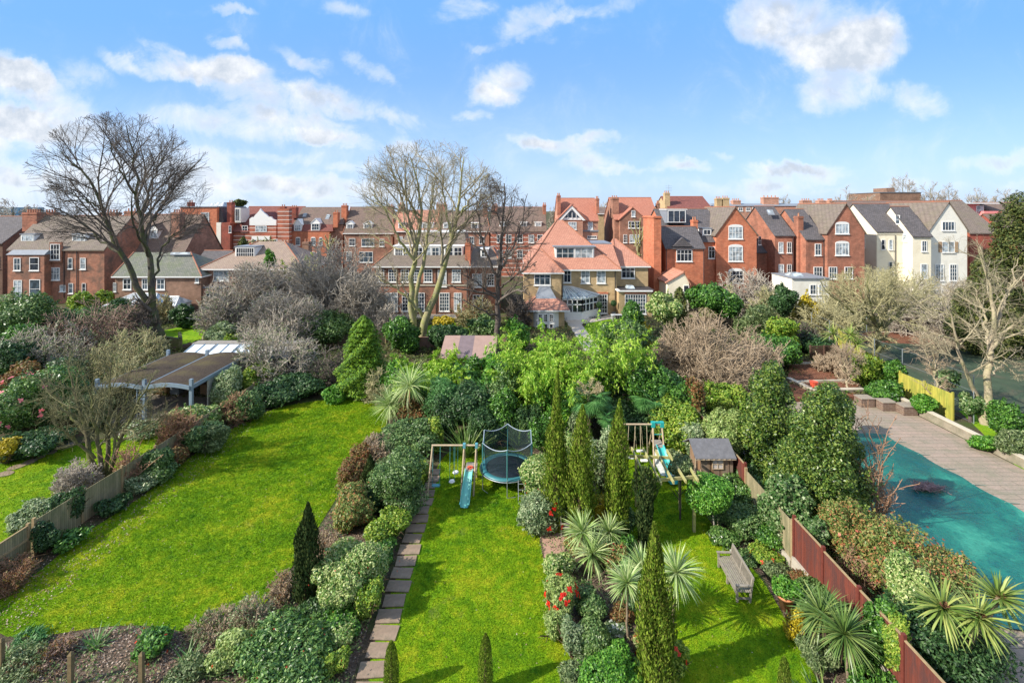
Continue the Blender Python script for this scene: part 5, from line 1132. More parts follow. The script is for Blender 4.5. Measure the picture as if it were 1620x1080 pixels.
# ---- D2 / D3
h = House('red_brick_house', 'narrow red brick house with dark slate roof between the two front-gabled houses', 1196, 1256, 80); h.bm = BR['red']
wing(h, 1226, 1256, 373, 328, 0, 13, BR['red'], RF['slate'], 'main_wall'); wing(h, 1198, 1226, 400, 378, 2.5, 8, BR['red'], RF['slate'], 'low_wing')
h.win(1231.5, 1239, 383, 400, 0, 2, 2); h.win(1245, 1252, 383, 400, 0, 2, 2); h.win(1200, 1204, 374, 387, 2.5, 1, 2); h.win(1231.5, 1240, 418, 436, 0, 2, 2); h.win(1245, 1252, 418, 436, 0, 2, 2); h.pipe(1254, 374, 460); h.skylight(1216, 1226, 333, 341, 3, 1.1)
h = House('maroon_gable_house', 'maroon brick house with pointed front gable and pairs of arched white windows', 1256, 1363, 78); h.bm = BR['red']
wing(h, 1275, 1305, 379, 332.5, 0, 12, BR['red'], RF['slate'], 'left_wing'); a0, a1 = h.X(1304), h.X(1362)
h.wall(a0, a1, 77.2, 90, 0, h.Z(367.6, -.8), BR['red'], 'y', h.Z(323.5, -.8), name='gable_wing'); h.gable(a0, a1, 77.2, 90, h.Z(367.6, -.8), h.Z(323.5, -.8), RF['grey'], 'y', name='gable_roof')
h.win(1321.5, 1343, 354, 370, -.8, 4, 1, GLASSC, arch=True); h.win(1321.5, 1343, 384.5, 404, -.8, 4, 0, GLASSC, arch=True); h.win(1311, 1324, 422, 441, -.8, 3, 2); h.win(1336, 1349, 422, 441, -.8, 3, 2)
h.win(1289, 1299, 385.5, 404, 0, 2, 2); h.win(1287, 1301, 422, 439, 0, 3, 2); h.chimney(1263, 1271, 342, 382, 1.5, 1.3, pots=1, z0=0); h.pipe(1303, 380, 470)
for yy_, zz_ in ((81, 9.5), (86, 10.5)): h.winm(h.X(1275), yy_, zz_, 1.0, 1.6, 1, 2, rz=-math.pi/2)
h = House('flat_roof_extension', 'single-storey white flat-roofed extension below the maroon gabled house', 1252, 1312, 71, catg='outbuilding')
h.wall(h.X(1253), h.X(1312), 71, 76.5, 0, h.Z(441), WHITER); h.part('roof', MB().box(h.X(1252), h.X(1313), 70.8, 76.6, h.Z(441)+.003, h.Z(439.5)), LEAD); h.win(1281, 1291, 450, 466, 0, 2, 2); h.win(1295, 1304, 450, 466, 0, 2, 2)
h.part('skylight', MB().frus(h.X(1262), h.X(1282), 72.5, 74.5, h.Z(439.5)+.003, h.X(1264), h.X(1280), 73, 74, h.Z(439.5)+.5), GLASSC)
# ---- E cream house
h = House('cream_house', 'large cream rendered house with three steep slate gables, catching the sun', 1345, 1531, 79); h.bm = CREAMR
wing(h, 1387, 1445, 367, 324, 1, 11, CREAMR, RF['slate'], 'left_wing'); wing(h, 1444, 1473, 374, 328.5, -1, 9, CREAMR, RF['slate'], 'middle_wing')
a0, a1 = h.X(1471), h.X(1530); h.wall(a0, a1, 79, 92, 0, h.Z(364), WHITER, 'y', h.Z(321), name='gable_wing', xr=h.X(1500.8)); h.gable(a0, a1, 79, 92, h.Z(364), h.Z(321), RF['grey'], 'y', name='gable_roof', xr=h.X(1500.8))
h.part('stair_turret', MB().box(h.X(1430, -.4), h.X(1437, -.4), 84, 86, 0, h.Z(336)), CREAMR)
for a in [(1394,1400,379,395,1,1,2),(1406,1412,379,395,1,1,2),(1406,1412,414,430,1,1,2),(1458,1466,381,398,-1,2,2),(1456.5,1467,417.5,441,-1,1,2),(1490,1510,350.5,365,0,4,1),(1490,1510,382,399.5,0,2,1),(1479,1493,418,444,0,3,4),(1502,1514,418,444,0,3,4)]: h.win(*a[:5], a[5], a[6])
SHUT = mat('shutter_wood', (.34, .22, .13), .7, .15, 4)
sb = MB(); [sb.box(h.X(a), h.X(b_), 78.9, 78.99, h.Z(399), h.Z(382.5)) for a, b_ in ((1484.5, 1489.5), (1510.5, 1515))]; h.part('shutter', sb, SHUT)
for yy_, zz_ in ((83, 9.6), (86, 9.6), (84.5, 12.4)): h.winm(h.X(1444, -1), yy_ - 3.5, zz_, .9, 1.5, 1, 2, rz=-math.pi/2)
for yy_ in (83, 88): h.winm(h.X(1387, 1), yy_, 8.2, .9, 1.7, 1, 2, rz=-math.pi/2, g=DARKG)
h.part('eaves_band', MB().box(h.X(1387, 1), h.X(1444, 1), 79.9, 79.995, h.Z(371, 1), h.Z(368, 1)), CREAMR); h.pipe(1443, 372, 470, 1); h.pipe(1416, 372, 470, 1)
h = House('red_verge_house', 'house with brown roof and orange-red gable wall right of the cream house', 1506, 1564, 84); h.bm = BR['orange']
wing(h, 1534, 1580, 369, 319, 0, 14, BR['maroon'], RF['grey'], 'main_wall'); h.skylight(1524, 1532, 322, 330, 7, 1.1)
h.part('gable_wall', MB().prism([(84.2, 0), (97.8, 0), (97.8, h.Z(366)), (91, h.Z(318, 7)), (84.2, h.Z(366))], 'x', h.X(1534)-.5, h.X(1534)-.003), BR['orange'])
h = House('pink_house', 'salmon pink house with a small white window under the eaves', 1545, 1625, 98); h.bm = PINKR
h.wall(h.X(1557), h.X(1585), 98, 110, 0, h.Z(334), PINKR); h.wall(h.X(1524), h.X(1557)-.003, 99, 110, 0, h.Z(323), PINKR, name='side_wall'); h.part('roof', MB().box(h.X(1520), h.X(1587), 97.8, 110, h.Z(322.5), h.Z(321)), WHITE)
h.win(1544, 1556, 325, 338.5, 1, 2, 2, GLASSC, sill=False); h.win(1561, 1566, 350, 362, 0, 1, 2); h.win(1570, 1575, 350, 362, 0, 1, 2)
wing(h, 1586, 1690, 350, 322, -1, 12, PINKR, RF['brown'], 'right_wing')
h = House('brick_house', 'dark maroon brick house mostly hidden behind the tall conifer at the right edge', 1600, 1760, 86); h.bm = BR['maroon']
wing(h, 1612, 1760, 380, 340, 0, 13, BR['maroon'], RF['brown'], 'main_wall')
# ================================================================ garden objects
TEAL = mat('teal_plastic', (.03, .36, .34), .3, .1, 3, .5); TEALP = mat('pale_teal_plastic', (.12, .42, .38), .4, .15, 3, .5, stain=(.2,.35,.28), samt=.5, sscale=3); SWOOD = mat('frame_timber', (.42, .33, .22), .8, .2, 5); GWOOD = mat('grey_timber', (.30, .27, .23), .85, .2, 6, bump=.3)
SEATW = mat('white_plastic', (.78, .78, .76), .4, .03); BLUEP = mat('blue_plastic', (.10, .30, .36), .4, .05); REDT = mat('red_plastic', (.7, .12, .05), .4); ROPE = mat('rope', (.45, .38, .25), .9); BLACK = mat('black_fabric', (.018, .022, .032), .5, .3, 6); STEEL = mat('steel_tube', (.40, .43, .45), .4, .1, 4, .5, .7)
# trampoline
def trampoline():
    cx_, cy_, r, z = -.25, 26.4, 1.42, .85
    root = empty('trampoline', (cx_, cy_, 0), 'round trampoline with dark jumping mat, teal edge pad and black safety net', 'trampoline')
    a = lambda k, n=48: (math.cos(6.2832*k/n), math.sin(6.2832*k/n))
    MB().lathe([(0, 0), (.6, -.015), (r*.83, 0), (r*.83, -.02)], (cx_, cy_, z-.01), 40).build('jumping_mat', BLACK, root, smooth=True)
    MB().lathe([(r*.82, .0), (r*.86, .05), (r*1.0, .055), (r*1.04, .02), (r*1.04, -.04), (r*.82, -.03)], (cx_, cy_, z), 48).build('edge_pad', mat('pad_teal', (.04, .17, .19), .4, .15, 3, .5), root, smooth=True)
    b = MB()
    for k in range(48): p = a(k); q = a(k+1); b.tube((cx_+p[0]*r*1.06, cy_+p[1]*r*1.06, z-.05), (cx_+q[0]*r*1.06, cy_+q[1]*r*1.06, z-.05), .022, n=6)
    b.build('frame_ring', STEEL, root)
    n = 6; th = [math.pi/2+k*2*math.pi/n for k in range(n)]; top = []
    for t in th:
        x, y = cx_+math.cos(t)*(r+.1), cy_+math.sin(t)*(r+.1)
        MB().tube((x, y, 0), (x, y, 1.0), .024, n=6).tube((x, y, .02), (cx_+math.cos(t+.3)*(r+.1), cy_+math.sin(t+.3)*(r+.1), .03), .02, n=5).build('leg', STEEL, root)
        MB().tube((x, y, .98), (x, y, 2.5), .03, n=8).build('net_pole', mat('foam_teal', (.06, .20, .20), .6), root); top.append((x, y, 2.5))
    V = []; Fq = []; rim = MB(); m = 10
    for k in range(n):
        A, B = top[k], top[(k+1) % n]; last = None
        for i in range(m+1):
            u = i/m; sag = 4*u*(1-u)*.20; x = A[0]+(B[0]-A[0])*u; y = A[1]+(B[1]-A[1])*u
            tt = th[k]+(2*math.pi/n)*u; xb, yb = cx_+math.cos(tt)*r*.86, cy_+math.sin(tt)*r*.86
            V += [(xb, yb, z+.03), ((x+xb)/2, (y+yb)/2, (z+2.5-sag)/2), (x, y, 2.5-sag)]
            if last: rim.tube(last, (x, y, 2.5-sag), .022, n=5)
            last = (x, y, 2.5-sag)
            if i: b0 = len(V)-6; Fq += [(b0, b0+3, b0+4, b0+1), (b0+1, b0+4, b0+5, b0+2)]
    m_, t, bs = newmat('net'); tr = t.n('ShaderNodeBsdfTransparent'); mx = t.n('ShaderNodeMixShader'); mx.inputs[0].default_value = .42
    t.put(bs.inputs['Base Color'], (.012, .03, .035)); bs.inputs['Roughness'].default_value = .7
    t.put(mx.inputs[1], tr.outputs[0]); t.put(mx.inputs[2], bs.outputs[0]); t.put(m_.node_tree.nodes['Material Output'].inputs[0], mx.outputs[0])
    MB().add(V, Fq).build('safety_net', m_, root); rim.build('net_rim', mat('rim_tape', (.30, .36, .42), .6), root)
    b = MB()
    lx, ly = cx_+.75, cy_-1.5
    for s_ in (-.17, .17): b.tube((lx+s_, ly-.25, 0), (lx+s_, ly+.1, .88), .018, n=6)
    for k in range(3): zz = .22+k*.25; yy_ = ly-.25+zz*.4; b.tube((lx-.17, yy_, zz), (lx+.17, yy_, zz), .018, n=6)
    b.build('ladder', STEEL, root)
trampoline()
def slide(root, T, Bt, w, m, name='slide'):
    """wavy chute from T (top) to Bt (bottom)"""
    T = Vector(T); Bt = Vector(Bt); n = 14; d = Bt-T; hx = Vector((d.x, d.y, 0)).normalized(); sd_ = Vector((hx.y, -hx.x, 0))
    V = []; Fq = []
    for i in range(n+1):
        u = i/n; f = u if u < .85 else .85+(u-.85)*1.0; p = T.lerp(Bt, u); p.z = T.z+(Bt.z-T.z)*min(1, 1.12*u-.02*math.sin(u*12))+.05*math.sin(u*3.14)
        ww = w*(.42+.10*u)
        for a, z in ((-ww-.02, .12), (-ww-.02, .16), (-ww+.03, .16), (-ww+.05, .02), (0, 0), (ww-.05, .02), (ww-.03, .16), (ww+.02, .16), (ww+.02, .12)): V.append(tuple(p+sd_*a+Vector((0, 0, z))))
    for i in range(n):
        for j in range(8): k = i*9+j; Fq.append((k, k+1, k+10, k+9))
    return MB().add(V, Fq).build(name, m, root, smooth=True)
def swing(name, label, beam, seat, m, rope=ROPE, w=.42, kind='board', group='swings hanging from the play frames', dz=0):
    X0, Y0, Z0 = beam; xs, ys, zs = seat; root = empty(name, (xs, ys, zs), label, 'swing', group); b = MB()
    for s_ in (-w/2+.02, w/2-.02): b.tube((X0+s_, Y0, Z0), (xs+s_, ys, zs), .014, n=5)
    b.build('rope', rope, root); q = MB()
    if kind == 'board': q.prism([(xs-w/2, ys-.08), (xs-w/2+.05, ys-.11), (xs+w/2-.05, ys-.11), (xs+w/2, ys-.08), (xs+w/2, ys+.08), (xs+w/2-.05, ys+.11), (xs-w/2+.05, ys+.11), (xs-w/2, ys+.08)], 'z', zs-.03, zs+.02)
    else: q.lathe([(.02, 0), (.15, 0), (.17, .03), (.15, .07), (.02, .05)], (xs, ys, zs), 12)
    q.build('seat', m, root)
# left play frame
X1 = WX(683, 25.8); X2 = WX(757, 25.8); r = empty('swing_and_slide_frame', (X2, 25.5, 0), 'wooden play frame with pale teal slide on the middle lawn', 'play frame')
MB().tube((X1, 25.8, 2.3), (X2+.1, 25.8, 2.3), .05, n=8).build('beam', SWOOD, r)
for xa, xb in ((WX(734.5, 25.8), WX(729, 25.05)), (WX(753.7, 25.8), WX(749, 25.1))):
    MB().tube((xa, 25.8, 2.3), (xb, 25.05, 0), .045, n=8).build('leg', SWOOD, r); MB().tube((xa, 25.8, 2.3), (xb+.05, 26.8, 0), .045, n=8).build('leg', SWOOD, r)
    MB().box(xa-.07, xa+.07, 25.7, 25.9, 2.18, 2.4).build('bracket', BLUEP, r)
for yy_ in (25.0, 26.6): MB().tube((X1+.05, 25.8, 2.3), (X1-.1, yy_, 0), .045, n=8).build('leg', SWOOD, r)
xa, xb = WX(736, 25.6), WX(754, 25.6)
b = MB()
for k in range(5): b.box(xa, xb, 25.45+k*.17, 25.6+k*.17, 1.08, 1.12)
b.build('platform', GWOOD, r); b = MB()
for k in range(5): b.tube((xa+.03, 26.75-.09*k, .15+k*.23), (xb-.03, 26.75-.09*k, .15+k*.23), .02, n=5)
b.build('rung', GWOOD, r); slide(r, (WX(742, 25.45), 25.45, 1.08), (WX(734.5, 24.05), 24.0, .06), .46, TEALP)
b = MB().lathe([(.05, 0), (.16, .01), (.17, .05), (.05, .04)], (WX(744, 25.7), 25.72, 1.13), 12); tag(b.build('toy', REDT, None, (0, 0, 0)), 'small red ring toy lying on the platform above the pale teal slide', 'toy')
swing('swing', 'white swing seat nearer the slide on the middle lawn', (WX(716, 25.8), 25.8, 2.28), (WX(715, 25.6), 25.6, .45), SEATW, mat('dark_rope', (.05, .2, .2), .8), .30, 'disc')
swing('swing', 'white disc swing farther back beside the trampoline frame', (WX(721, 25.8), 25.8, 2.28), (WX(721, 26.2), 26.2, .6), SEATW, mat('dark_rope', (.05, .2, .2), .8), .26, 'disc')
swing('swing', 'blue-grey swing seat hanging over the stone path', (WX(691, 25.8), 25.8, 2.28), (WX(690, 25.3), 25.2, .5), BLUEP, mat('dark_rope', (.05, .2, .2), .8), .42)
# right play frame
X1 = WX(980, 28.2); X2 = WX(1046, 28.2); r = empty('swing_and_slide_frame', (X2, 28, 0), 'wooden play frame with bright teal slide and teal brackets on the bench lawn', 'play frame')
MB().tube((X1, 28.2, 2.35), (X2+.1, 28.2, 2.35), .055, n=8).build('beam', SWOOD, r)
for xa, xb in ((WX(1033, 28.2), WX(1035, 27.3)), (WX(1047, 28.2), WX(1054, 27.3))):
    MB().tube((xa, 28.2, 2.35), (xb, 27.3, 0), .05, n=8).build('leg', SWOOD, r); MB().tube((xa, 28.2, 2.35), (xa, 29.3, 0), .05, n=8).build('leg', SWOOD, r); MB().box(xa-.1, xa+.1, 28.08, 28.32, 2.2, 2.5).build('bracket', TEAL, r)
MB().bar((WX(1033, 28.2), 28.2, 2.46), (WX(1047, 28.2), 28.2, 2.46), .12, .1).build('cross_bar', TEAL, r); MB().tube((WX(1034, 28), 28.0, 1.85), (WX(1049, 28), 28.0, 1.85), .02, n=6).build('grip_bar', TEAL, r)
for yy_ in (27.4, 29.0): MB().tube((X1+.05, 28.2, 2.35), (X1, yy_, 0), .05, n=8).build('leg', SWOOD, r)
b = MB()
for k in range(6): b.box(WX(1035, 28), WX(1050, 28), 27.75+k*.15, 27.88+k*.15, 1.2, 1.24)
b.build('platform', GWOOD, r); slide(r, (WX(1044, 27.8), 27.8, 1.22), (WX(1066, 26.0), 26.0, .08), .5, TEAL)
swing('swing', 'white swing board, leftmost of the three under the right play frame', (WX(1000, 28.2), 28.2, 2.33), (WX(997, 28), 28.0, .5), SEATW)
swing('swing', 'white swing board, farthest of the three under the right play frame', (WX(1009, 28.2), 28.2, 2.33), (WX(1012.5, 28.6), 28.6, .6), SEATW)
swing('swing', 'white swing board, nearest the bright teal slide', (WX(1018, 28.2), 28.2, 2.33), (WX(1019, 27.8), 27.8, .45), SEATW)
# pale lounger below it
X, Y = G(1050, 748); r = empty('garden_lounger', (X, Y, 0), 'pale grey mesh lounger beside the pergola posts', 'lounger')
b = MB().add([(X-.4, Y-.9, .35), (X+.4, Y-.9, .35), (X+.4, Y+.3, .38), (X-.4, Y+.3, .38), (X+.42, Y+.85, .9), (X-.38, Y+.85, .9)]+[(X-.4, Y-.9, .33), (X+.4, Y-.9, .33), (X+.4, Y+.3, .36), (X-.4, Y+.3, .36), (X+.42, Y+.85, .88), (X-.38, Y+.85, .88)], [(0,1,2,3),(3,2,4,5),(9,8,7,6),(11,10,8,9)])
b.build('mesh_seat', mat('pale_mesh', (.55, .55, .52), .8, .3, 8), r); b = MB()
for s_ in (-.4, .4): b.tube((X+s_, Y-.9, .34), (X+s_, Y+.3, .37), .02, n=5).tube((X+s_, Y+.3, .37), (X+s_+.02, Y+.85, .9), .02, n=5).tube((X+s_, Y-.7, 0), (X+s_, Y-.7, .34), .02, n=5).tube((X+s_, Y+.25, 0), (X+s_, Y+.25, .36), .02, n=5)
b.build('frame', STEEL, r)
# pergola
r = empty('pergola', (7.3, 22.9, 0), 'small timber pergola with bare rafters over the lawn, mossy posts', 'pergola'); PT = mat('mossy_timber', (.36, .34, .13), .85, .3, 4, stain=(.28, .22, .14), samt=.7, sscale=2)
for x, y in ((6.2, 21.95), (8.45, 22.3), (8.35, 23.9), (6.25, 24.2)): MB().box(x-.06, x+.06, y-.06, y+.06, 0, 2.5).build('post', PT, r)
for y0, y1 in ((21.95, 22.3), (24.2, 23.9)): MB().bar((5.9, y0-.04, 2.56), (8.8, y1+.04, 2.56), .06, .14).build('beam', PT, r)
for k in range(5): x = 6.1+k*.58; MB().bar((x, 21.4+k*.08, 2.70), (x+.05, 24.7-k*.07, 2.70), .07, .13).build('rafter', PT, r)
# bench
def bench():
    root = empty('park_bench', (8.85, 19.2, 0), 'weathered silver-grey slatted wooden bench on the right lawn, facing left', 'bench', rz=-.035)
    BW = mat('bench_wood', (.24, .215, .175), .8, .25, 7, .2, bump=.3, bscale=30); L = .95; o = (0, 0, 0)
    def B(name, b): return b.build(name, BW, root, o)
    for y in (-L+.06, 0, L-.06):
        B('leg', MB().box(-.27, -.20, y-.035, y+.035, 0, .62 if y else .43)); B('leg', MB().bar((.24, y, 0), (.28, y, .45), .07, .07).bar((.28, y, .45), (.36, y, .95), .07, .07))
        if y: B('armrest', MB().box(-.31, .32, y-.05, y+.05, .625, .665))
    s = MB()
    for k in range(7): x = -.27+k*.083; s.box(x, x+.062, -L, L, .432, .455)
    B('seat', s); q = MB().bar((.30, -L, .52), (.30, L, .52), .05, .07).bar((.365, -L, .94), (.365, L, .94), .05, .09)
    n = 26
    for k in range(1, n): y = -L+2*L*k/n; q.bar((.30, y, .55), (.36, y, .90), .035, .018)
    B('backrest', q); B('stretcher', MB().bar((-.235, -L+.06, .3), (-.235, L-.06, .3), .04, .06).bar((-.2, -L+.06, .16), (.24, -L+.06, .16), .05, .05).bar((-.2, L-.06, .16), (.24, L-.06, .16), .05, .05))
bench()
# playhouse on its deck
r = empty('playhouse', (10.6, 25.7, 0), 'small raised wooden playhouse with felt roof, picket deck and cross-barred window', 'playhouse')
PW = boardmat('shiplap', (.26, .15, .08), (.24, .20, .16), .8, .5, .5); FELT = mat('roof_felt', (.13, .13, .14), .9, .25, 5, .2, bump=.3); zf_ = .95
r2 = MB().prism([(25.0, zf_), (26.6, zf_), (26.6, 2.05), (25.8, 2.55), (25.0, 2.05)], 'x', 9.85, 11.5); r2.build('wall', PW, r)
rb = MB().prism([(24.85, 2.02), (25.8, 2.62), (26.75, 2.02), (26.75, 2.08), (25.8, 2.68), (24.85, 2.08)], 'x', 9.5, 11.62); rb.build('roof', FELT, r)
for x in (9.9, 11.4): 
    for y in (25.1, 26.5): MB().box(x-.05, x+.05, y-.05, y+.05, 0, zf_).build('leg', POSTW, r)
MB().box(9.2, 11.55, 24.95, 26.65, zf_-.08, zf_-.003).build('deck', GWOOD, r); b = MB()
for k in range(6): x = 9.22+k*.11; b.box(x, x+.05, 24.96, 24.99, zf_, zf_+.5)
b.box(9.2, 9.83, 24.93, 24.958, zf_+.4, zf_+.45); b.box(9.18, 9.2, 24.96, 26.6, zf_+.42, zf_+.47)
for k in range(11): y = 25.05+k*.14; b.box(9.2, 9.23, y, y+.05, zf_, zf_+.42)
b.build('picket_rail', SWOOD, r); MB().box(10.45, 10.95, 24.975, 24.995, 1.5, 1.95).build('window', mat('window_pale', (.5, .46, .44), .3), r)
b = MB(); b.box(10.41, 10.45, 24.95, 24.99, 1.46, 1.99); b.box(10.95, 10.99, 24.95, 24.99, 1.46, 1.99); b.box(10.45, 10.95, 24.95, 24.99, 1.95, 1.99); b.box(10.45, 10.95, 24.95, 24.99, 1.46, 1.5); b.box(10.685, 10.715, 24.955, 24.974, 1.5, 1.95); b.box(10.45, 10.685, 24.957, 24.974, 1.71, 1.74); b.box(10.715, 10.95, 24.957, 24.974, 1.71, 1.74)
b.build('window_frame', SWOOD, r); b = MB()
for k in range(7): x = 9.6+k*.27; b.bar((x, 24.83, 2.03), (x+.1, 24.83, 2.03), .02, .06)
b.box(9.5, 9.54, 24.9, 24.96, zf_, 2.05); b.box(9.5, 11.6, 24.84, 24.86, 2.0, 2.03); b.build('bargeboard', SWOOD, r)
# curved roof pavilion on the left
r = empty('pavilion', (-26, 36, 0), 'open garden pavilion with two brown curved roofs on blue-grey steel posts', 'pavilion'); BG = mat('blue_grey_steel', (.22, .29, .36), .5, .1, 3, .4, .2)
SED = soilmat('roof_sedum', (.035, .028, .022), (.07, .055, .043), (.13, .10, .08), (.14, .12, .05), .5); DKI = mat('dark_board', (.045, .04, .04), .8, .2, 3)
for i, xa in enumerate((-29.3, -25.95)):
    xb = xa+3.2; n = 10; p = [(xa+(xb-xa)*k/n, 2.35+.20*math.sin(math.pi*k/n)) for k in range(n+1)]; poly = p+[(x, z+.16) for x, z in p[::-1]]
    MB().prism(poly, 'y', 33.9, 41.2).build('curved_roof', SED, r); e = MB(); e.prism([(x, z-.1) for x, z in p]+[(x, z+.17) for x, z in p[::-1]], 'y', 33.82, 33.895); e.box(xa-.06, xa-.003, 33.85, 41.2, 2.2, 2.5); e.box(xb+.003, xb+.06, 33.85, 41.2, 2.2, 2.5); e.build('roof_edge', BG, r)
for x in (-29.35, -26.02, -22.7):
    for y in (34.0, 41.0): MB().box(x-.1, x+.1, y-.1, y+.1, 0, 2.95).build('post', BG, r)
MB().box(-29.2, -22.8, 40.7, 40.85, 0, 2.3).build('back_wall', DKI, r); MB().box(-22.85, -22.75, 36, 40.7, 0, 2.3).build('side_wall', mat('pale_board', (.35,.36,.32), .8, .2, 3), r); MB().box(-29.6, -22.3, 33.5, 41.2, .0, .1).build('floor', mat('pavilion_floor', (.30, .25, .20), .8, .2, 2), r)
b = MB()
for s_ in (0, .42): b.box(-26.55+s_, -26.5+s_, 33.95, 34.02, 0, 2.3)
for k in range(8): b.box(-26.5, -26.13, 33.97, 34.0, .2+k*.27, .24+k*.27)
b.build('trellis_ladder', BG, r)
for k, (x, w_, c) in enumerate(((-28.6, .9, (.35, .22, .1)), (-27.4, .7, (.25, .28, .3)), (-25.0, .8, (.3, .18, .1)), (-24.0, .5, (.4, .38, .33)))):
    b = MB().box(x, x+w_, 38.5, 39.2, .1, .85); b.box(x+.05, x+w_-.05, 38.55, 39.15, .85, .9); b.box(x-.03, x+w_+.03, 38.46, 38.5, .3, .36); tag(b.build('storage_crate', mat('crate%d' % k, c, .8), None, (0, 0, 0)), ['brown wooden crate at the left inside the curved-roof pavilion', 'grey crate beside the brown one in the left bay of the pavilion', 'reddish brown crate in the right bay of the pavilion', 'narrow pale crate at the right inside the pavilion'][k], 'crate')
r = empty('glazed_lean_to', (-26, 42.4, 0), 'low building with white sloping roof lights behind the curved-roof pavilion', 'outbuilding')
MB().frus(-28.9, -19.4, 41.4, 44.4, 0, -28.9, -19.4, 41.4, 44.4, 2.1).build('wall', DKI, r); fl_ = MB(); gp = MB()
for k in range(6):
    x = -28.7+k*1.0+(k//2)*.15; 
    MB().add([(x, 41.5, 2.25), (x+.9, 41.5, 2.25), (x+.9, 43.4, 2.75), (x, 43.4, 2.75), (x, 41.5, 2.17), (x+.9, 41.5, 2.17), (x+.9, 43.4, 2.67), (x, 43.4, 2.67)], [(0,1,2,3),(7,6,5,4),(0,4,5,1),(1,5,6,2),(2,6,7,3),(3,7,4,0)]).build('roof_light', mat('milky_glazing', (.62, .68, .72), .25, .06, 3, .5), r)
    fl_.bar((x-.03, 41.5, 2.24), (x-.03, 43.4, 2.76), .07, .1)
fl_.build("roof_light_frame", BG, r); MB().box(-29, -19.3, 41.3, 41.48, 2.1, 2.3).build('gutter', BG, r); MB().box(-29, -19.3, 43.5, 44.5, 2.103, 2.8).build('ridge_wall', mat('grey_felt', (.25, .23, .2), .9, .3, 4), r)
MB().add([(-22.3, 41.5, 2.25), (-19.5, 41.5, 2.25), (-19.5, 43.4, 2.6), (-22.3, 43.4, 2.6)], [(0,1,2,3)]).build('felt_roof', mat('pale_felt', (.42, .40, .36), .9, .4, 3), r)
# pinkish shed roof behind the bamboo
r = empty('garden_shed', (-4, 43, 0), 'garden shed with pinkish sloping roof and one dark panel, behind the laurel', 'shed'); xs = [WX(700, 43), WX(724, 43), WX(748, 43), WX(783, 43)]
MB().box(xs[0], xs[3], 42, 45.3, 0, 2.0).build('wall', PW, r)
for k, m_ in enumerate((mat('pink_felt', (.32, .215, .18), .85, .12, 2), mat('dark_felt', (.17, .13, .14), .85, .2, 2), MATS['pink_felt'])):
    a, b_ = xs[k]-.1*(k == 0), xs[k+1]+.1*(k == 2); MB().add([(a, 41.7, 2.05), (b_, 41.7, 2.05), (b_, 45.5, 3.0), (a, 45.5, 3.0), (a, 41.7, 1.95), (b_, 41.7, 1.95), (b_, 45.5, 2.9), (a, 45.5, 2.9)], [(0,1,2,3),(7,6,5,4),(0,4,5,1),(1,5,6,2),(2,6,7,3),(3,7,4,0)]).build('roof_panel', m_, r)
# patio chair, dining set, far chairs
def chair(x, y, rz, label, m, s=1, group=None, z=0):
    root = empty('garden_chair', (x, y, z), label, 'chair', group, rz); o = (0, 0, 0)
    MB().box(-.22*s, .22*s, -.22*s, .22*s, .42, .46).build('seat', m, root, o); MB().box(-.22*s, .22*s, .20, .24, .5, .92).build('backrest', m, root, o)
    for a in (-.2, .2):
        for b_ in (-.2, .2): MB().box(a-.02, a+.02, b_-.02, b_+.02, 0, .42 if b_ < 0 else .9).build('leg', m, root, o)
    for a in (-.24, .24): MB().box(a-.02, a+.02, -.2, .2, .64, .67).build('armrest', m, root, o)
    return root
X, Y = G(894, 845); chair(X, Y, math.pi/2, 'pale wooden armchair on the pink paving behind the sword-leaved palms', GWOOD)
x0, x1 = WX(967, 64.5), WX(984, 64.5); r = empty('dining_table', ((x0+x1)/2, 64.5, 0), 'long white garden table on the terrace of the yellow brick villa', 'table'); MB().box(x0, x1, 64, 65, .70, .76).build('tabletop', SEATW, r)
for x in (x0+.1, x1-.1):
    for y in (64.1, 64.9): MB().box(x-.04, x+.04, y-.04, y+.04, .0, .70).build('leg', SEATW, r)
for k in range(4): chair(x0+.3+k*(x1-x0-.6)/3, 63.7, math.pi, ['leftmost','second from left','third from left','rightmost'][k]+' pale chair along the near side of the terrace table', GWOOD, group='chairs at the terrace table')
for k, (a, b_) in enumerate(((961, 489), (945, 497))):
    Y = 66.8 if k == 0 else 65.6; X = WX(971 if k == 0 else 948, Y); r = empty('ball_topiary', (X, Y, 0), ['clipped dark ball tree in a pot by the drainpipe of the yellow villa', 'clipped dark ball tree in a grey pot beside the white conservatory'][k], 'topiary')
    MB().lathe([(.02, 0), (.22, 0), (.30, .55), (.33, .6), (.27, .58)], (X, Y, 0), 14).build('pot', LEAD, r); MB().tube((X, Y, .5), (X, Y, 1.5), .03, n=6).build('stem', STEM, r)
    rng = np.random.default_rng(k); P, N = cloud(rng, 1500, (.42, .42, .42), (0, 0, 1.85), .05, 6, 8, .3, -1); T, Nn = orient(rng, N, .6); v, f = leafquads(P, T, Nn, .13, .08); link('foliage', npmesh('foliage', v, f, leafM('dark')), r)
for k, (a, b_) in enumerate(((1158, 512), (1166, 514))): X, Y = G(a, b_); chair(X, Y, .6+k, ['white garden chair, left of a pair among the shrubs below the orange house', 'white garden chair, right of a pair among the shrubs below the orange house'][k], SEATW)
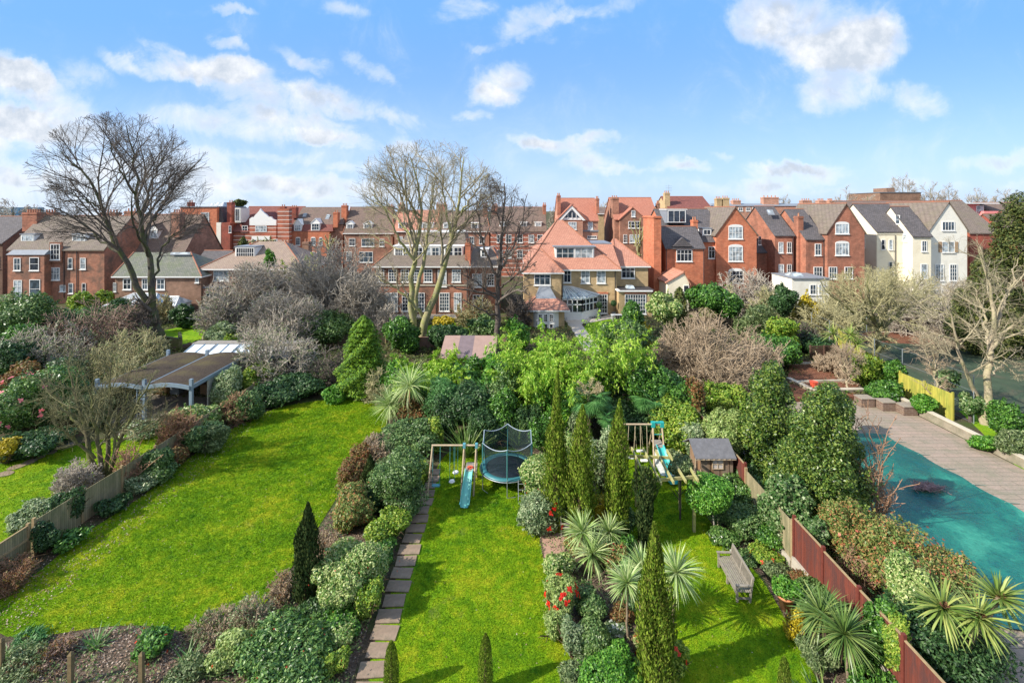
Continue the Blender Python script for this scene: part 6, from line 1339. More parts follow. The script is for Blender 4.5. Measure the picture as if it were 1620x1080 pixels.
# terracotta pots
X, Y = G(1243, 962); r = empty('potted_shrub', (X, Y, 0), 'large terracotta pot with a bright green shrub by the bench lawn edge', 'potted plant')
MB().lathe([(.02, 0), (.19, 0), (.28, .45), (.31, .45), (.32, .54), (.28, .54), (.26, .46), (.02, .44)], (X, Y, 0), 20).build('pot', mat('terracotta', (.50, .21, .10), .8, .18, 4), r, smooth=True); MB().tube((X, Y, .4), (X+.03, Y, .8), .03, n=6).build('stem', STEM, r)
v, f = shrub_geo(3, (.46, .46, .36), .11, .055, 2.6); link('foliage', npmesh('foliage', v+np.array([0, 0, .5]), f, leafM('bright')), r)
X, Y = G(1287, 612, .45); b = MB().lathe([(.02, 0), (.2, 0), (.3, .4), (.33, .42), (.28, .4), (.02, .35)], (0, 0, 0), 14); o = b.build('flower_pot', mat('red_pot', (.55, .08, .04), .6), None, (0, 0, 0)); o.location = (X, Y, .48); tag(o, 'red glazed pot standing on the cream kerb of the red soil bed', 'pot')
# ================================================================ trees
BKL = barkmat('bark_big', (.045, .04, .035), (.12, .105, .085), (.10, .13, .035), .6); BKP = barkmat('bark_pale', (.20, .18, .10), (.36, .33, .20), (.26, .29, .08), .6); BKD = barkmat('bark_dark', (.06, .05, .045), (.14, .115, .10)); BKW = barkmat('bark_mossy', (.09, .085, .055), (.20, .18, .11), (.20, .22, .07), .6)
TWG = barkmat('twig_grey', (.25, .22, .18), (.56, .50, .42)); TWM = barkmat('twig_moss', (.10, .095, .05), (.25, .24, .13)); BKM = barkmat('bark_moss', (.07, .06, .04), (.17, .15, .09), (.15, .17, .05), .7); TWP2 = barkmat('twig_pale', (.20, .17, .11), (.42, .37, .25)); TWD = barkmat('twig_dark', (.08, .068, .06), (.20, .17, .145)); TWO = barkmat('twig_olive', (.26, .24, .12), (.52, .48, .28)); TWP = barkmat('twig_tan', (.26, .19, .13), (.50, .40, .28)); TWB = barkmat('twig_brown', (.18, .125, .10), (.40, .29, .23)); TWR = barkmat('twig_orange', (.24, .13, .08), (.44, .28, .18)); BKR = barkmat('bark_right', (.26, .21, .15), (.45, .38, .27), (.30, .30, .14), .5)
def hero(name, label, base, limbs_px, env_px, Y, seed, bark, twig, tw, kk, sides=(10, 6, 4, 3), r0=.5, **kw):
    """limbs_px: list of (list of (px, py, dY)), r0, r1) ; env_px: list of px ellipsoids is one (cx, cy, w, h)"""
    rng = np.random.default_rng(seed); X = WX(base, Y); L = []
    for pts, a, b in limbs_px: L.append(limb([(WX(p, Y+d)-X, d, WZ(q, Y+d)) for p, q, d in pts], a, b, rng, kw.get('ln', 14), kw.get('jit', .08)))
    kw.pop('ln', 0); kw.pop('jit', 0)
    cx_, cy_, w, h_ = env_px; env = (np.array([WX(cx_, Y)-X, 0, WZ(cy_, Y)]), np.array([w*Y/F/2, w*Y/F/2*.8, h_*Y/F/2]))
    t, c, tips = crown_tree(L, env, rng, tw, kk, sides, **kw)
    return put_plant(name, label, 'tree', [('trunk', npmesh('trunk', *t, bark, True)), ('crown', npmesh('crown', *c, twig, True))], (X, Y, 0))
# big bare tree on the left
hero('bare_tree', 'huge bare tree with forked mossy trunk, tallest on the left', 252, [
    ([(255,562,0),(250,530,0),(243,505,0),(238,488,0)], 0.66, 0.46), ([(238,488,0),(222,455,-.3),(205,430,-.8),(192,400,-1.2),(176,375,-1.5),(168,350,-1.6),(157,318,-2),(148,290,-2.4),(120,262,-2.6),(95,240,-3)], 0.328, 0.049),
    ([(240,490,0),(243,460,.3),(240,430,.5),(232,400,.8),(225,370,.8),(222,340,.5),(217,300,0),(214,262,0),(205,225,-.5),(200,200,-1)], 0.359, 0.042), ([(222,350,.5),(232,310,1.5),(250,270,2.5),(262,238,3)], 0.156, 0.035), ([(219,320,.2),(200,285,-1.5),(182,250,-2.4),(172,222,-3)], 0.156, 0.035),
    ([(243,455,.4),(248,420,1.2),(262,385,1.8),(285,362,2.2),(310,348,2.6)], 0.156, 0.028), ([(234,405,.6),(212,360,-2.5),(205,320,-4),(212,290,-5)], 0.156, 0.028), ([(192,400,-1),(165,385,0),(128,350,.6),(96,335,1)], 0.156, 0.028), ([(225,380,.8),(244,345,3.5),(262,310,5),(280,290,6)], 0.156, 0.028), ([(160,330,-1.8),(125,310,-2.6),(92,300,-3)], 0.109, 0.021)],
    (200, 300, 268, 245), 50.4, 11, BKL, TWD, .014, (11, 9, 6), ang=(20, 52), lift=.02, wander=.10, lf=(.42, .80), jit=.12, start=.3)
# twin pale plane in the middle
hero('bare_tree', 'pale mossy bare tree with two leaning trunks in front of the mansion', 662, [
    ([(655,548,0),(652,515,0),(650,485,0),(651,450,0),(654,415,0),(662,380,0),(668,350,0),(664,315,.5),(660,285,.5),(650,250,.5)], .40, .05), ([(666,552,0),(668,520,0),(675,495,-.3),(688,465,-.6),(700,430,-.8),(710,400,-1),(720,365,-1),(725,330,-1),(728,290,-1),(735,250,-1)], .48, .05),
    ([(668,500,-.2),(655,480,-1),(635,460,-1.6),(612,448,-2),(598,438,-2)], .2, .06), ([(655,500,.4),(662,450,1),(672,400,1.5),(680,360,1.8),(680,320,2),(690,280,2.4)], .28, .05), ([(656,412,0),(635,385,-.8),(618,350,-1.5),(600,315,-2),(585,295,-2.4)], .16, .04),
    ([(664,350,0),(650,320,-1),(632,290,-1.6),(615,262,-2)], .14, .03), ([(722,350,-1),(740,320,-2),(758,295,-2.5),(775,275,-3)], .14, .03), ([(716,380,-1),(705,340,0),(700,300,1),(702,262,1.2)], .15, .03), ([(660,390,0),(640,360,1.5),(610,330,2.5),(580,312,3)], .13, .03), ([(722,340,-1),(745,325,.5),(770,312,1.5),(785,300,2)], .12, .03), ([(653,420,0),(668,400,-1.8),(690,375,-2.8),(700,350,-3.2)], .1, .03), ([(650,402,0),(630,395,.5),(605,380,1),(588,372,1.5)], .1, .03)],
    (676, 325, 260, 215), 52.5, 21, BKP, TWP2, .012, (9, 8, 6), ang=(22, 55), lift=.04, wander=.12, start=.4, lf=(.40, .74), jit=.10)
hero('bare_tree', 'slender dark bare tree right of the pale twin-trunked one', 790, [
    ([(788,566,0),(787,530,0),(787,495,0),(789,460,0),(790,425,0),(793,390,0),(795,355,0),(798,320,0),(800,290,0)], .36, .05), ([(789,445,0),(775,415,-.6),(762,380,-1),(755,340,-1.2),(752,300,-1.4)], .16, .03), ([(790,430,0),(806,400,.8),(822,370,1.2),(830,335,1.6),(835,305,2)], .15, .03), ([(788,470,0),(765,455,-.8),(745,440,-1.4),(722,430,-1.8)], .12, .03), ([(790,455,0),(812,440,-1.6),(832,425,-2),(850,415,-2.4)], .12, .03), ([(795,360,0),(780,325,.8),(775,295,1)], .1, .03), ([(787,500,0),(765,492,-1.5),(740,480,-2),(715,470,-2.4)], .1, .03)],
    (790, 385, 150, 225), 49.5, 31, BKD, TWD, .012, (10, 8, 6), ang=(22, 60), lift=.03, wander=.2, lf=(.40, .72))
# right side forked tree by the terrace wall
hero('bare_tree', 'pale forked bare tree behind the terrace wall at the right', 1558, [
    ([(1560,676,0),(1560,640,0),(1562,600,0),(1563,565,0),(1568,530,0),(1575,500,0),(1572,460,0),(1560,425,0),(1550,395,0)], 0.272, 0.030), ([(1556,672,0),(1550,640,.2),(1540,610,.2),(1525,585,0),(1518,560,-.2),(1512,530,-.4),(1505,500,-.6),(1490,470,-.8)], 0.176, 0.024),
    ([(1563,560,0),(1580,535,-.5),(1600,515,-1),(1625,500,-1.5)], 0.128, 0.024), ([(1565,545,0),(1556,515,.8),(1552,480,1.2),(1540,450,1.5)], 0.128, 0.018), ([(1572,520,0),(1590,480,.6),(1600,440,1),(1610,410,1.2)], 0.128, 0.018), ([(1512,540,-.3),(1495,530,-.8),(1478,535,-1.4),(1465,545,-1.8)], 0.064, 0.012), ([(1520,575,0),(1500,560,.6),(1482,550,1),(1468,530,1.2)], 0.064, 0.012), ([(1563,570,0),(1585,570,-.8),(1605,590,-1.2),(1622,600,-1.6)], 0.064, 0.012), ([(1560,600,0),(1575,590,.8),(1600,560,1.4),(1620,550,1.6)], 0.072, 0.012)],
    (1550, 500, 240, 270), 33.4, 41, BKR, TWP2, .0075, (8, 8, 6), ang=(25, 60), lift=.02, wander=.13, start=.35, lf=(.38, .66))
# right-centre dense olive twig tree
hero('bare_tree', 'dense pale olive twiggy tree in front of the cream house', 1392, [
    ([(1386,585,0),(1388,550,0),(1390,520,0)], .30, .22)]+[([(1390,525,0),(1390+dx*.35,500,dy*.4),(1390+dx*.75,470,dy*.8),(1390+dx,430+abs(dx)*.15,dy)], .15, .03) for dx, dy in ((-75,0),(-50,2.5),(-20,-3),(0,2),(20,-2.5),(45,2.5),(70,-.5),(95,1),(-95,-1),(-35,-2),(30,0))],
    (1392, 487, 205, 150), 46, 51, BKW, TWO, .013, (9, 9, 8), ang=(25, 65), lift=.04, wander=.16, lf=(.4, .66))
# mossy multi-stem tree in the left foreground
hero('bare_tree', 'mossy many-stemmed bare tree rising from the left fence', 163, [
    ([(160,758,0),(148,735,0),(138,700,.2),(128,660,.3),(118,620,.4),(110,580,.5)], .16, .03), ([(162,758,0),(160,725,-.2),(152,690,-.4),(148,650,-.5),(135,600,-.6)], .14, .03), ([(165,758,0),(166,725,.2),(170,690,.3),(176,650,.5),(170,605,.6),(178,570,.6)], .14, .03), ([(168,758,0),(180,730,-.1),(188,700,-.3),(205,665,-.4),(225,630,-.5),(240,600,-.6)], .13, .03),
    ([(172,756,0),(182,720,.2),(180,690,.4),(190,655,.6),(205,620,.8)], .11, .03), ([(150,725,0),(125,700,-.4),(100,680,-.6),(80,660,-.8)], .09, .02), ([(186,700,0),(210,690,-.4),(240,672,-.6),(262,655,-.8)], .08, .02), ([(140,690,.2),(108,650,.6),(80,620,.8),(60,590,1)], .08, .02)],
    (150, 640, 250, 215), 26.7, 61, BKM, TWM, .007, (9, 8, 6), ang=(22, 58), lift=.05, wander=.15, start=.3, lf=(.36, .62), ln=10, jit=.05)
for k, (b, y, tp, w, lab) in enumerate([(1315,690,575,50,'bare sapling behind the slatted screen corner'),(1340,622,545,60,'small pale bare tree with lone stem beside the red soil bed'),(1480,650,520,90,'slim bare tree leaning by the mossy fence')][1:]):
    X, Y = G(b, y); 
    hero('bare_tree', lab, b, [([(b, y, 0), (b+2, y-35, 0), (b-3, (y+tp)/2, 0)], .10, .06)]+[([(b-3, (y+tp)/2+6, 0), (b+dx*.5, (y+tp)/2-12, dy*.5), (b+dx, tp+abs(dx)*.4, dy)], .05, .015) for dx, dy in ((-22, .3), (-8, -.6), (8, .6), (24, -.2), (0, .2))], (b, (y+tp)/2-15, w, (y-tp)*.8), Y, 71+k, BKR, TWP, .008, (8, 7, 5), ang=(25, 65))
# skyline trees
rngk = random.Random(5)
sk = [(1238,305,30,'round bare tree on the skyline left of the chimney rows',150),(1340,300,46,'wide pale bare tree on the skyline behind the maroon gable',140),(1372,302,34,'slim bare tree on the skyline left of the brown block',150),(1428,275,48,'tall bare tree rising above the brown block',175),(1472,290,44,'bare tree on the skyline right of the brown block',160),(1500,292,38,'second bare tree on the skyline right of the brown block',165),(1545,300,44,'bare skyline tree behind the pink house',160),(1590,298,48,'bare skyline tree at the right edge above the conifer',165),(955,318,24,'bare tree in the gap between the red-roofed houses',135),(1283,312,30,'low bare skyline tree above the narrow slate roof',150),(20,318,60,'bare tree above the roofs at the left edge',110),(50,325,40,'small bare tree left of the first chimney',112),(875,322,18,'thin bare tree left of the triangular gable',130)]
for k, (cx_, tp, w, lab, Y) in enumerate(sk):
    base = HY+F*H/Y; hero('bare_tree', lab, cx_, [([(cx_, base, 0), (cx_, (base+tp)/2+10, 0), (cx_+1, tp+8, 0)], .35, .08)]+[([(cx_, base-(base-tp)*f, 0), (cx_+dx*w*.25, base-(base-tp)*(f+.15), 0), (cx_+dx*w*.45, base-(base-tp)*(f+.3), dy)], .14, .04) for f, dx, dy in ((.4, -1, 1), (.45, 1, -1), (.55, -.8, -1), (.6, .8, 1))], (cx_, (base+tp*1.2)/2.2, w, (base-tp)*1.1), Y, 200+k, BKW, TWG, .035, (9, 7, 5), sides=(6, 4, 3, 3), ang=(20, 50))
# pollarded knobbly trees by the red roof house
for k, (cx_, tp, Y, lab) in enumerate([(1010,342,88,'knobbly pollarded pale tree in front of the plain red roof house'),(1028,352,86,'shorter pollarded tree beside the massive orange chimney'),(405,372,95,'pollarded stubby tree in front of the curved gable house'),(520,368,95,'pollarded tree before the bright orange dormer house'),(425,370,97,'second pollarded stubby tree in front of the curved gable house')]):
    base = HY+F*H/Y; hero('pollarded_tree', lab, cx_, [([(cx_, base, 0), (cx_, base-40, 0), (cx_+1, base-60, 0)], .35, .25)]+[([(cx_, base-55, 0), (cx_+dx*.5, (base-60+tp)/2, dy), (cx_+dx, tp+abs(dx), dy)], .16, .10) for dx, dy in ((-14, .5), (-6, -.8), (3, .6), (10, -.4), (16, .3))], (cx_, (tp+base-60)/2, 44, base-60-tp+20), Y, 300+k, BKP, TWO, .03, (6, 4), sides=(7, 5, 4, 3), lf=(.12, .2), ang=(20, 50))

# ================================================================ twiggy masses (mid distance)
T = twig_shrub
T(410,475,130,125, TWG, 'grey leafless thicket in front of the ribbed-roof house', fit=(WX(412,61),61,6.4,4.3), leaf='olive', leafn=2500, k0=90)
T(455,520,100,70, TWG, 'grey twiggy bush in front of the big thicket', fit=(WX(450,52),52,4.6,3.2), leaf='olive', leafn=2500, k0=60)
T(500,430,120,100, TWG, 'grey-brown leafless thicket with tall arching twigs left of the mansion', fit=(WX(525,60),60,5.6,5.8), k0=90)
T(560,440,90,110, TWG, 'dark leafless bush beside the pale twin-trunked tree', fit=(WX(572,57),57,3.8,4.9), k0=44)
T(470,440,60,60, TWO, 'small yellow-green budding tree above the grey thicket', fit=(WX(478,64),64,2.6,5.0), leaf='yellowgreen', leafn=2500, k0=22)
T(345,500,80,80, TWG, 'pale grey leafless bush right of the bright terrace lawn', fit=(WX(352,56),56,3.0,3.2), k0=30, leaf='silver', leafn=1500)
T(440,590,130,100, TWG, 'tangled grey-green thicket at the far end of the wide lawn', fit=(WX(440,42),42,3.9,2.2), leaf='olive', leafn=6000, k0=40)
T(520,600,80,60, TWD, 'dark bare bush left of the clipped bright conifer', fit=(WX(525,41),41,2.2,1.7), k0=26, leaf='olive', leafn=1500)
T(400,560,70,60, TWG, 'straggly bush right of the curved-roof pavilion', fit=(WX(410,46),46,2.6,2.2), leaf='olive', leafn=2500, k0=26)
T(595,600,50,50, TWO, 'olive twiggy bush in front of the bright conifer', fit=(WX(600,37.5),37.5,1.5,1.4), k0=22)
T(140,540,130,100, TWB, 'purplish brown bare thicket left of the big tree', fit=(WX(145,48),48,5.4,3.2), leaf='dark', leafn=4000, k0=44)
T(60,560,120,80, TWG, 'tangled grey brambles above the pink camellia', fit=(WX(70,42),42,3.8,2.6), leaf='teal', leafn=4000, k0=36)
T(215,560,90,60, TWO, 'mossy twiggy bush left of the pavilion roofs', fit=(WX(205,43),43,3.2,2.2), leaf='olive', leafn=3000, k0=30)
T(240,600,70,40, TWO, 'olive twigs hanging before the left pavilion roof', fit=(WX(190,36.5),36.5,1.5,2.6), leaf='olive', leafn=1500, k0=16)
T(1120,570,170,130, TWP, 'wide rounded tan leafless tree beyond the red fence', name='bare_tree', catg='tree', fit=(WX(1120,39),39,4.3,3.4), k0=60, r=.06, kk=(9, 8), lift=.04)
T(1060,545,60,60, TWP, 'small tan leafless bush between the laurel and the wide tan tree', fit=(WX(1062,41),41,1.8,2.6), k0=24)
T(1190,560,90,90, TWP, 'tan leafless bush behind the dark holly trees', fit=(WX(1185,41),41,2.8,2.8), k0=34)
T(1180,440,110,70, TWG, 'grey leafless trees against the orange house', fit=(WX(1178,66),66,4.4,3.8), k0=44, name='bare_tree', catg='tree')
T(1120,455,60,40, TWO, 'yellowish bare bush beside the cream outbuilding', fit=(WX(1135,64),64,2.6,3.0), k0=26, leaf='olive', leafn=1500)
T(1220,470,80,60, TWO, 'olive bare shrub left of the white flat-roofed extension', fit=(WX(1222,62),62,3.2,2.8), k0=30, leaf='olive', leafn=2000)
T(1300,520,90,60, TWO, 'olive brown leafless bush under the dense twiggy tree', fit=(WX(1305,55),55,3.6,2.6), k0=34)
T(1245,545,80,40, TWD, 'dark bare brambles behind the red soil bed', fit=(WX(1255,52),52,2.8,1.5), k0=30, leaf='olive', leafn=1500)
T(1450,480,110,90, TWG, 'purplish grey leafless bush before the cream house gable', fit=(WX(1462,56),56,4.5,3.6), k0=44)
T(1540,470,110,90, TWG, 'purplish grey leafless bush left of the tall conifer', fit=(WX(1545,56),56,4.5,3.4), k0=44)
T(1320,590,80,30, TWP, 'tan dead stems lying over the red soil bed', fit=(WX(1320,44),44,2.2,.8), k0=24)
T(1330,600,40,30, TWP, 'straw coloured bare bush at the end of the terrace', fit=(WX(1345,41),41,1.2,1.3), k0=18)
T(760,490,60,40, TWO, 'olive bare shrub before the right wing of the mansion', fit=(WX(752,60),60,2.6,2.2), k0=22, leaf='rusty', leafn=1500)
T(610,510,40,50, TWG, 'grey bare shrub left of the twin-trunked tree', fit=(WX(615,55),55,2.0,2.6), k0=20)
T(840,480,40,40, TWD, 'dark bare shrub left of the villa bay window', fit=(WX(822,60),60,1.8,3.0), k0=20)
T(200,470,60,40, TWG, 'bare shrub in front of the hipped glass conservatory', fit=(WX(205,61.5),61.5,2.4,2.0), k0=22, leaf='olive', leafn=900)
T(255,480,30,40, TWO, 'bushy bare shrub right of the glass conservatory', fit=(WX(255,62),62,1.4,2.2), k0=18, leaf='rusty', leafn=900)
# foreground bare shrubs
T(600,710,60,60, TWP, 'tan bare bush on the lawn side of the hedge', seed=5, k0=26, leaf='rusty', leafn=500)
T(450,935,75,90, TWP, 'pinkish dry twiggy plant left of the dark cypress', k0=22, fit=(WX(455,18.8),18.8,.8,.34), leaf='rusty', leafn=700)
T(505,870,60,60, TWP, 'brown dry low bush between the cypress and the lawn', k0=26, fit=(WX(515,20.8),20.8,.8,.45), leaf='rusty', leafn=900)
T(400,985,70,80, TWP, 'pale tan dry shrub at the near end of the hedge', k0=24, fit=(WX(402,17.2),17.2,.7,.6), leaf='silver', leafn=2500)
T(118,765,70,50, TWG, 'pale dry dome-shaped bush by the left fence', k0=34, fit=(WX(122,25.4),25.4,1.1,.9))
T(275,710,70,60, TWR, 'russet leafless bush in the left border', k0=40, fit=(WX(282,29.5),29.5,1.3,1.5), leaf='rusty', leafn=1500)
T(200,765,30,70, TWR, 'thin orange stems beside the tan fence panel', k0=16, fit=(WX(200,25.6),25.6,.6,1.6))
T(385,655,60,50, TWR, 'orange-stemmed bush at the top left of the wide lawn', k0=20, fit=(WX(378,33.5),33.5,1.2,1.2), leaf='teal', leafn=1800)
T(30,905,60,60, TWR, 'coppery dead fern clump against the rail fence', k0=26, fit=(WX(20,19.2),19.2,1.0,.5), leaf='rusty', leafn=1600)
T(1385,760,100,190, TWR, 'tall upright bare shrub with orange-pink stems beside the pool', name='bare_shrub', k0=24, fit=(WX(1375,22.6),22.6,1.0,3.2), seed=903, r=.028, kk=(7, 5), lift=.16)
T(330,1000,90,50, TWP, 'low dry twigs spilling over the lawn edge at the front', k0=22, fit=(WX(338,17.0),17.0,1.0,.28), leaf='olive', leafn=1200)
T(110,1050,80,40, TWB, 'brown dry undergrowth in the left of the front bed', k0=16, fit=(WX(85,15.9),15.9,1.0,.22), leaf='rusty', leafn=600)

# ================================================================ leafy shrubs and trees
s = shrub
# hedge between the wide lawn and the path
s(470,1030,160,150,'glossy','big glossy green shrub with red young tips, front end of the hedge', seed=7, lumps=26, flowers=(26,.05,(.5,.06,.03),'red'), dens=4, cap=22000)
s(560,905,118,125,'variegated','rounded cream-speckled shrub right of the dark cypress', seed=8, lumps=24, flowers=(18,.05,(.5,.06,.03),'red'), dens=4, cap=22000)
s(585,945,44,80,'yellowgreen','yellow-green bush spilling towards the path slabs', Lk=.9)
s(545,985,70,70,'laurel','dark leafy bush between the two big round hedge shrubs')
s(530,1045,44,56,'yellowgreen','light green low plants beside the nearest path slabs', Lk=.8)
s(612,832,62,66,'yellowgreen','bright yellow-green bush beside the path', seed=12)
s(600,870,60,50,'laurel','dark green bush below the bright yellow-green one')
s(553,805,70,85,'redtip','reddish bronze bush in the middle of the hedge', seed=13, flowers=(14,.05,(.5,.1,.03),'red'))
s(590,790,50,60,'dark','dark bush between the bronze one and the small cypress')
s(630,765,100,120,'teal','large blue-green leafy shrub in the hedge', seed=14, lumps=24, dens=3.6)
s(650,690,95,75,'teal','upper blue-grey leafed shrub at the far end of the hedge', seed=15, lumps=22)
s(610,700,55,60,'olive','olive grey bush on the lawn side of the hedge top')
s(688,690,30,60,'yellowgreen','small yellow variegated bush above the path end', seed=16)
s(668,745,24,60,'yellowgreen','climbing yellow-green leaves along the path edge', Lk=.8)
s(640,805,36,56,'teal','blue-green low shoots by the middle of the path')
s(560,745,60,60,'rusty','rusty brown bush left of the small cypress', dens=1.6)
cypress(487,950,797,44,'dark narrow cypress standing alone before the round hedge shrubs','cypdark',1,n=12000,L=.14)
cypress(585,800,722,32,'small dark cypress half sunk in the hedge','cypdark',2,n=7000,L=.14)
# middle border
s(862,742,104,118,'variegated','large cream-flecked rounded shrub behind the first tall cypress', fit=(WX(866,24.6),24.6,1.62,1.45), seed=21, lumps=26, dens=4, cap=24000, flowers=(16,.06,(.6,.05,.02),'red',(0,-.7,-.4)))
s(860,812,74,76,'silver','white-edged shrub with scarlet flowers at its foot', seed=22, flowers=(9,.20,(.70,.025,.012),'scarlet'), dens=3.6)
s(855,683,48,62,'laurel','mid green bush behind the trampoline', seed=23)
s(905,668,50,60,'silver','white-speckled glossy bush between two cypresses', seed=24)
s(905,720,60,80,'variegated','cream-flecked bush between the first and second cypress')
s(955,735,58,120,'silver','grey-green loose shrub right of the second cypress', seed=25, lumps=20)
s(950,810,42,60,'gold','yellow and orange leaved bush below the second cypress', Lk=.9, dens=2)
s(985,820,40,60,'teal','blue-green bush at the foot of the third cypress')
s(880,780,50,60,'dark','dark bush at the foot of the first cypress')
CY = [(0, .5), (.06, .8), (.25, 1), (.45, .95), (.62, .72), (.72, .42), (.8, .28), (.93, .16), (1, .02)]
cypress(878,838,588,42,'tallest of the three slim cypresses, nearest the trampoline','cyp',3,prof=CY,n=15000)
cypress(919,846,640,52,'second of the three tall cypresses, with side tufts','cyp',4,n=16000,ragged=.4)
cypress(977,850,632,42,'third of the three tall cypresses, beside the swings','cyp',5,n=14000,prof=[(0,.5),(.08,.85),(.3,1),(.6,.85),(.8,.5),(.92,.22),(1,.02)])
cypress(1038,1100,828,60,'big foreground cypress between the sword-leaved palms','cyp',6,n=26000,L=.13,ragged=.4,prof=[(0,.6),(.1,.9),(.35,1),(.55,.85),(.7,.66),(.82,.36),(.9,.22),(1,.03)])
for a, t_, l in ((619,1015,'small clipped cone topiary beside the path at the bottom edge'),(768,1003,'small clipped cone topiary in the middle of the bottom edge'),(1241,1040,'small clipped cone topiary near the bench lawn edge')):
    Yc_ = 14.88 if a != 1241 else 14.5; cypress(a, 0, t_, 25 if a != 1241 else 22, l, 'cyp', a, Y=Yc_, n=6000, L=.06, ragged=.06, prof=[(0,.7),(.2,1),(.6,.88),(.85,.6),(1,.12)], group='clipped cones along the bottom edge')
cypress(1021,862,742,32,'leafy climber-clad column at the pergola corner','cypdark',9,n=9000,ragged=.45,prof=[(0,.6),(.3,.8),(.55,.7),(.75,1.2),(.9,1.1),(1,.5)],name='climber_column',catg='climber',L=.17)
palm((925,905), [(922,842,36,.6),(964,842,30,1.0),(937,876,38,0)], 'clump of sword-leaved palms with three heads beside the pink paving', 1, tr=.06)
palm((993,1012), [(992,922,36,0)], 'single slim sword-leaved palm left of the big cypress', 2, tr=.045)
palm((1012,985), [(1017,900,38,0)], 'sword-leaved palm immediately behind the big cypress, left side', 3, tr=.05)
palm((1062,1018), [(1070,905,44,0)], 'tall sword-leaved palm right of the big cypress, over the bench lawn', 4, tr=.05)
s(889,945,56,80,'pale','bush covered in scarlet flowers at the lawn edge', seed=31, flowers=(17,.20,(.70,.025,.012),'scarlet'), Lk=.8)
s(882,893,50,58,'variegated','light green bush left of the palm clump', seed=32)
s(878,985,40,60,'pale','low pale green edging plants beside the middle lawn', Lk=.7, dens=2)
s(930,950,62,62,'teal','blue-green bush right of the scarlet flowers', seed=33)
s(937,1008,60,72,'box','clipped pale box dome by the middle lawn', seed=34, amp=.06, lumps=10, dens=4, cap=24000)
s(973,993,36,34,'silver','small bush dotted with white flowers', seed=35, flowers=(40,.07,(.85,.85,.8),'white'))
s(990,970,46,44,'rusty','orange-bronze bush below the single slim palm', seed=36, dens=2)
s(965,1058,110,90,'bright','large light green shrub at the bottom of the middle border', seed=37, lumps=26, dens=4, cap=24000, Lk=.9)
s(1012,1020,24,36,'redtip','small scarlet flowered plant left of the cypress foot', flowers=(6,.14,(.70,.025,.012),'scarlet'))
s(1066,1040,40,70,'yellowgreen','yellow-green bush with orange-red flowers right of the cypress foot', seed=38, flowers=(9,.13,(.75,.06,.02),'orange'))
s(1000,940,40,60,'dark','dark bush under the palms behind the cypress')
s(975,885,46,60,'redtip','bronze bush with red shoots right of the palm clump', flowers=(8,.12,(.5,.03,.05),'crimson'))
s(995,870,30,60,'laurel','green bush between the palm clump and the bench lawn')
# right border along the fence
s(1168,815,84,72,'teal','dark blue-green bush below the round standard tree', seed=41, lumps=22)
s(1205,835,70,60,'laurel','bushy shrub against the weathered tan fence')
s(1150,850,50,40,'glossy','low glossy bush with white flowers at the soil edge', flowers=(9,.08,(.85,.8,.8),'white'))
s(1175,775,60,60,'glossy','glossy shrub right of the round standard tree')
s(1212,880,50,40,'yellowgreen','low bush with orange-red flowers beside the bench', seed=42, flowers=(10,.13,(.75,.07,.02),'orange'))
s(1282,918,64,44,'rusty','orange-tan dry bush behind the large terracotta pot', seed=43)
s(1310,952,100,92,'box','big clipped dark green dome beside the red fence', seed=44, amp=.07, lumps=12, dens=4, cap=26000, Lk=1.2)
s(1258,985,36,60,'gold','yellowish low plant at the soil edge below the terracotta pot', dens=1.6, Lk=.8)
s(1290,1030,60,70,'olive','grey-green low bush at the foot of the fence palms')
s(1380,1075,90,50,'laurel','leafy plants at the foot of the red fence in the corner')
palm((1316,1040), [(1300,972,48,.1)], 'left one of two spiky palms in front of the red fence', 6, SWORDD, nl=200, tr=.05)
palm((1342,1078), [(1336,1003,50,0)], 'right one of two spiky palms in front of the red fence', 7, SWORDD, nl=200, tr=.05)
phormium(1300,1110,110,1062,'yellow-striped strap-leaved plant in the bottom right corner', 8, n=40, Y=14.4)
def standard():
    X, Y = G(1131, 842); root = empty('standard_tree', (X, Y, 0), 'round-headed bright green standard tree on a bare stem', 'tree')
    c = np.array([WX(1124, Y)-X, 0, WZ(777, Y)]); rng = np.random.default_rng(3); P, N = cloud(rng, 9000, (.98, .98, .72), c, .2, 18, 9, .5, -1); T_, Nn = orient(rng, N, .5, .25); v, f = leafquads(P, T_, Nn, .12, .055)
    link('crown', npmesh('crown', v, f, leafM('bright')), root); MB().tube((0, 0, 0), (c[0], 0, c[2]), .04, .03, 8).build('trunk', GWOOD, root, (0, 0, 0))
    MB().tube((.15, 0, 0), (.1, 0, 1.5), .02, n=6).build('stake', SWOOD, root, (0, 0, 0))
standard()
def lobelist(rng, n, lb, X, Y, shell):
    C = np.array([(WX(a, Y)-X, d, WZ(b, Y)) for a, b, r, d in lb]); R = np.array([r*Y/F for a, b, r, d in lb]); w = R**2; i = rng.choice(len(lb), n*2, p=w/w.sum()); d = rdir(rng, len(i)); lf = lumpfield(rng, 20, .25, 9)
    P = C[i]+d*(R[i]*(1-shell*rng.random(len(i))**1.8)*lf(d))[:, None]; q = np.ones(len(P), bool)
    for j in range(len(lb)): q &= (j == i) | (np.linalg.norm(P-C[j], axis=1) > R[j]*.7)
    P, N = P[q][:n], d[q][:n]; m = n//6; s_ = rng.integers(0, len(P), max(8, m//18)); j = rng.integers(0, len(s_), m); dd = nrm(N[s_]+np.array([0, 0, .9])+rng.normal(size=(len(s_), 3))*.3)
    S2 = P[s_][j]+dd[j]*rng.random((m, 1))*rng.uniform(.15, .55, (len(s_), 1))[j]+rng.normal(size=(m, 3))*.05; P = np.concatenate([P, S2]); N = np.concatenate([N, dd[j]]); k_ = P[:, 2] > .05
    return P[k_], N[k_]
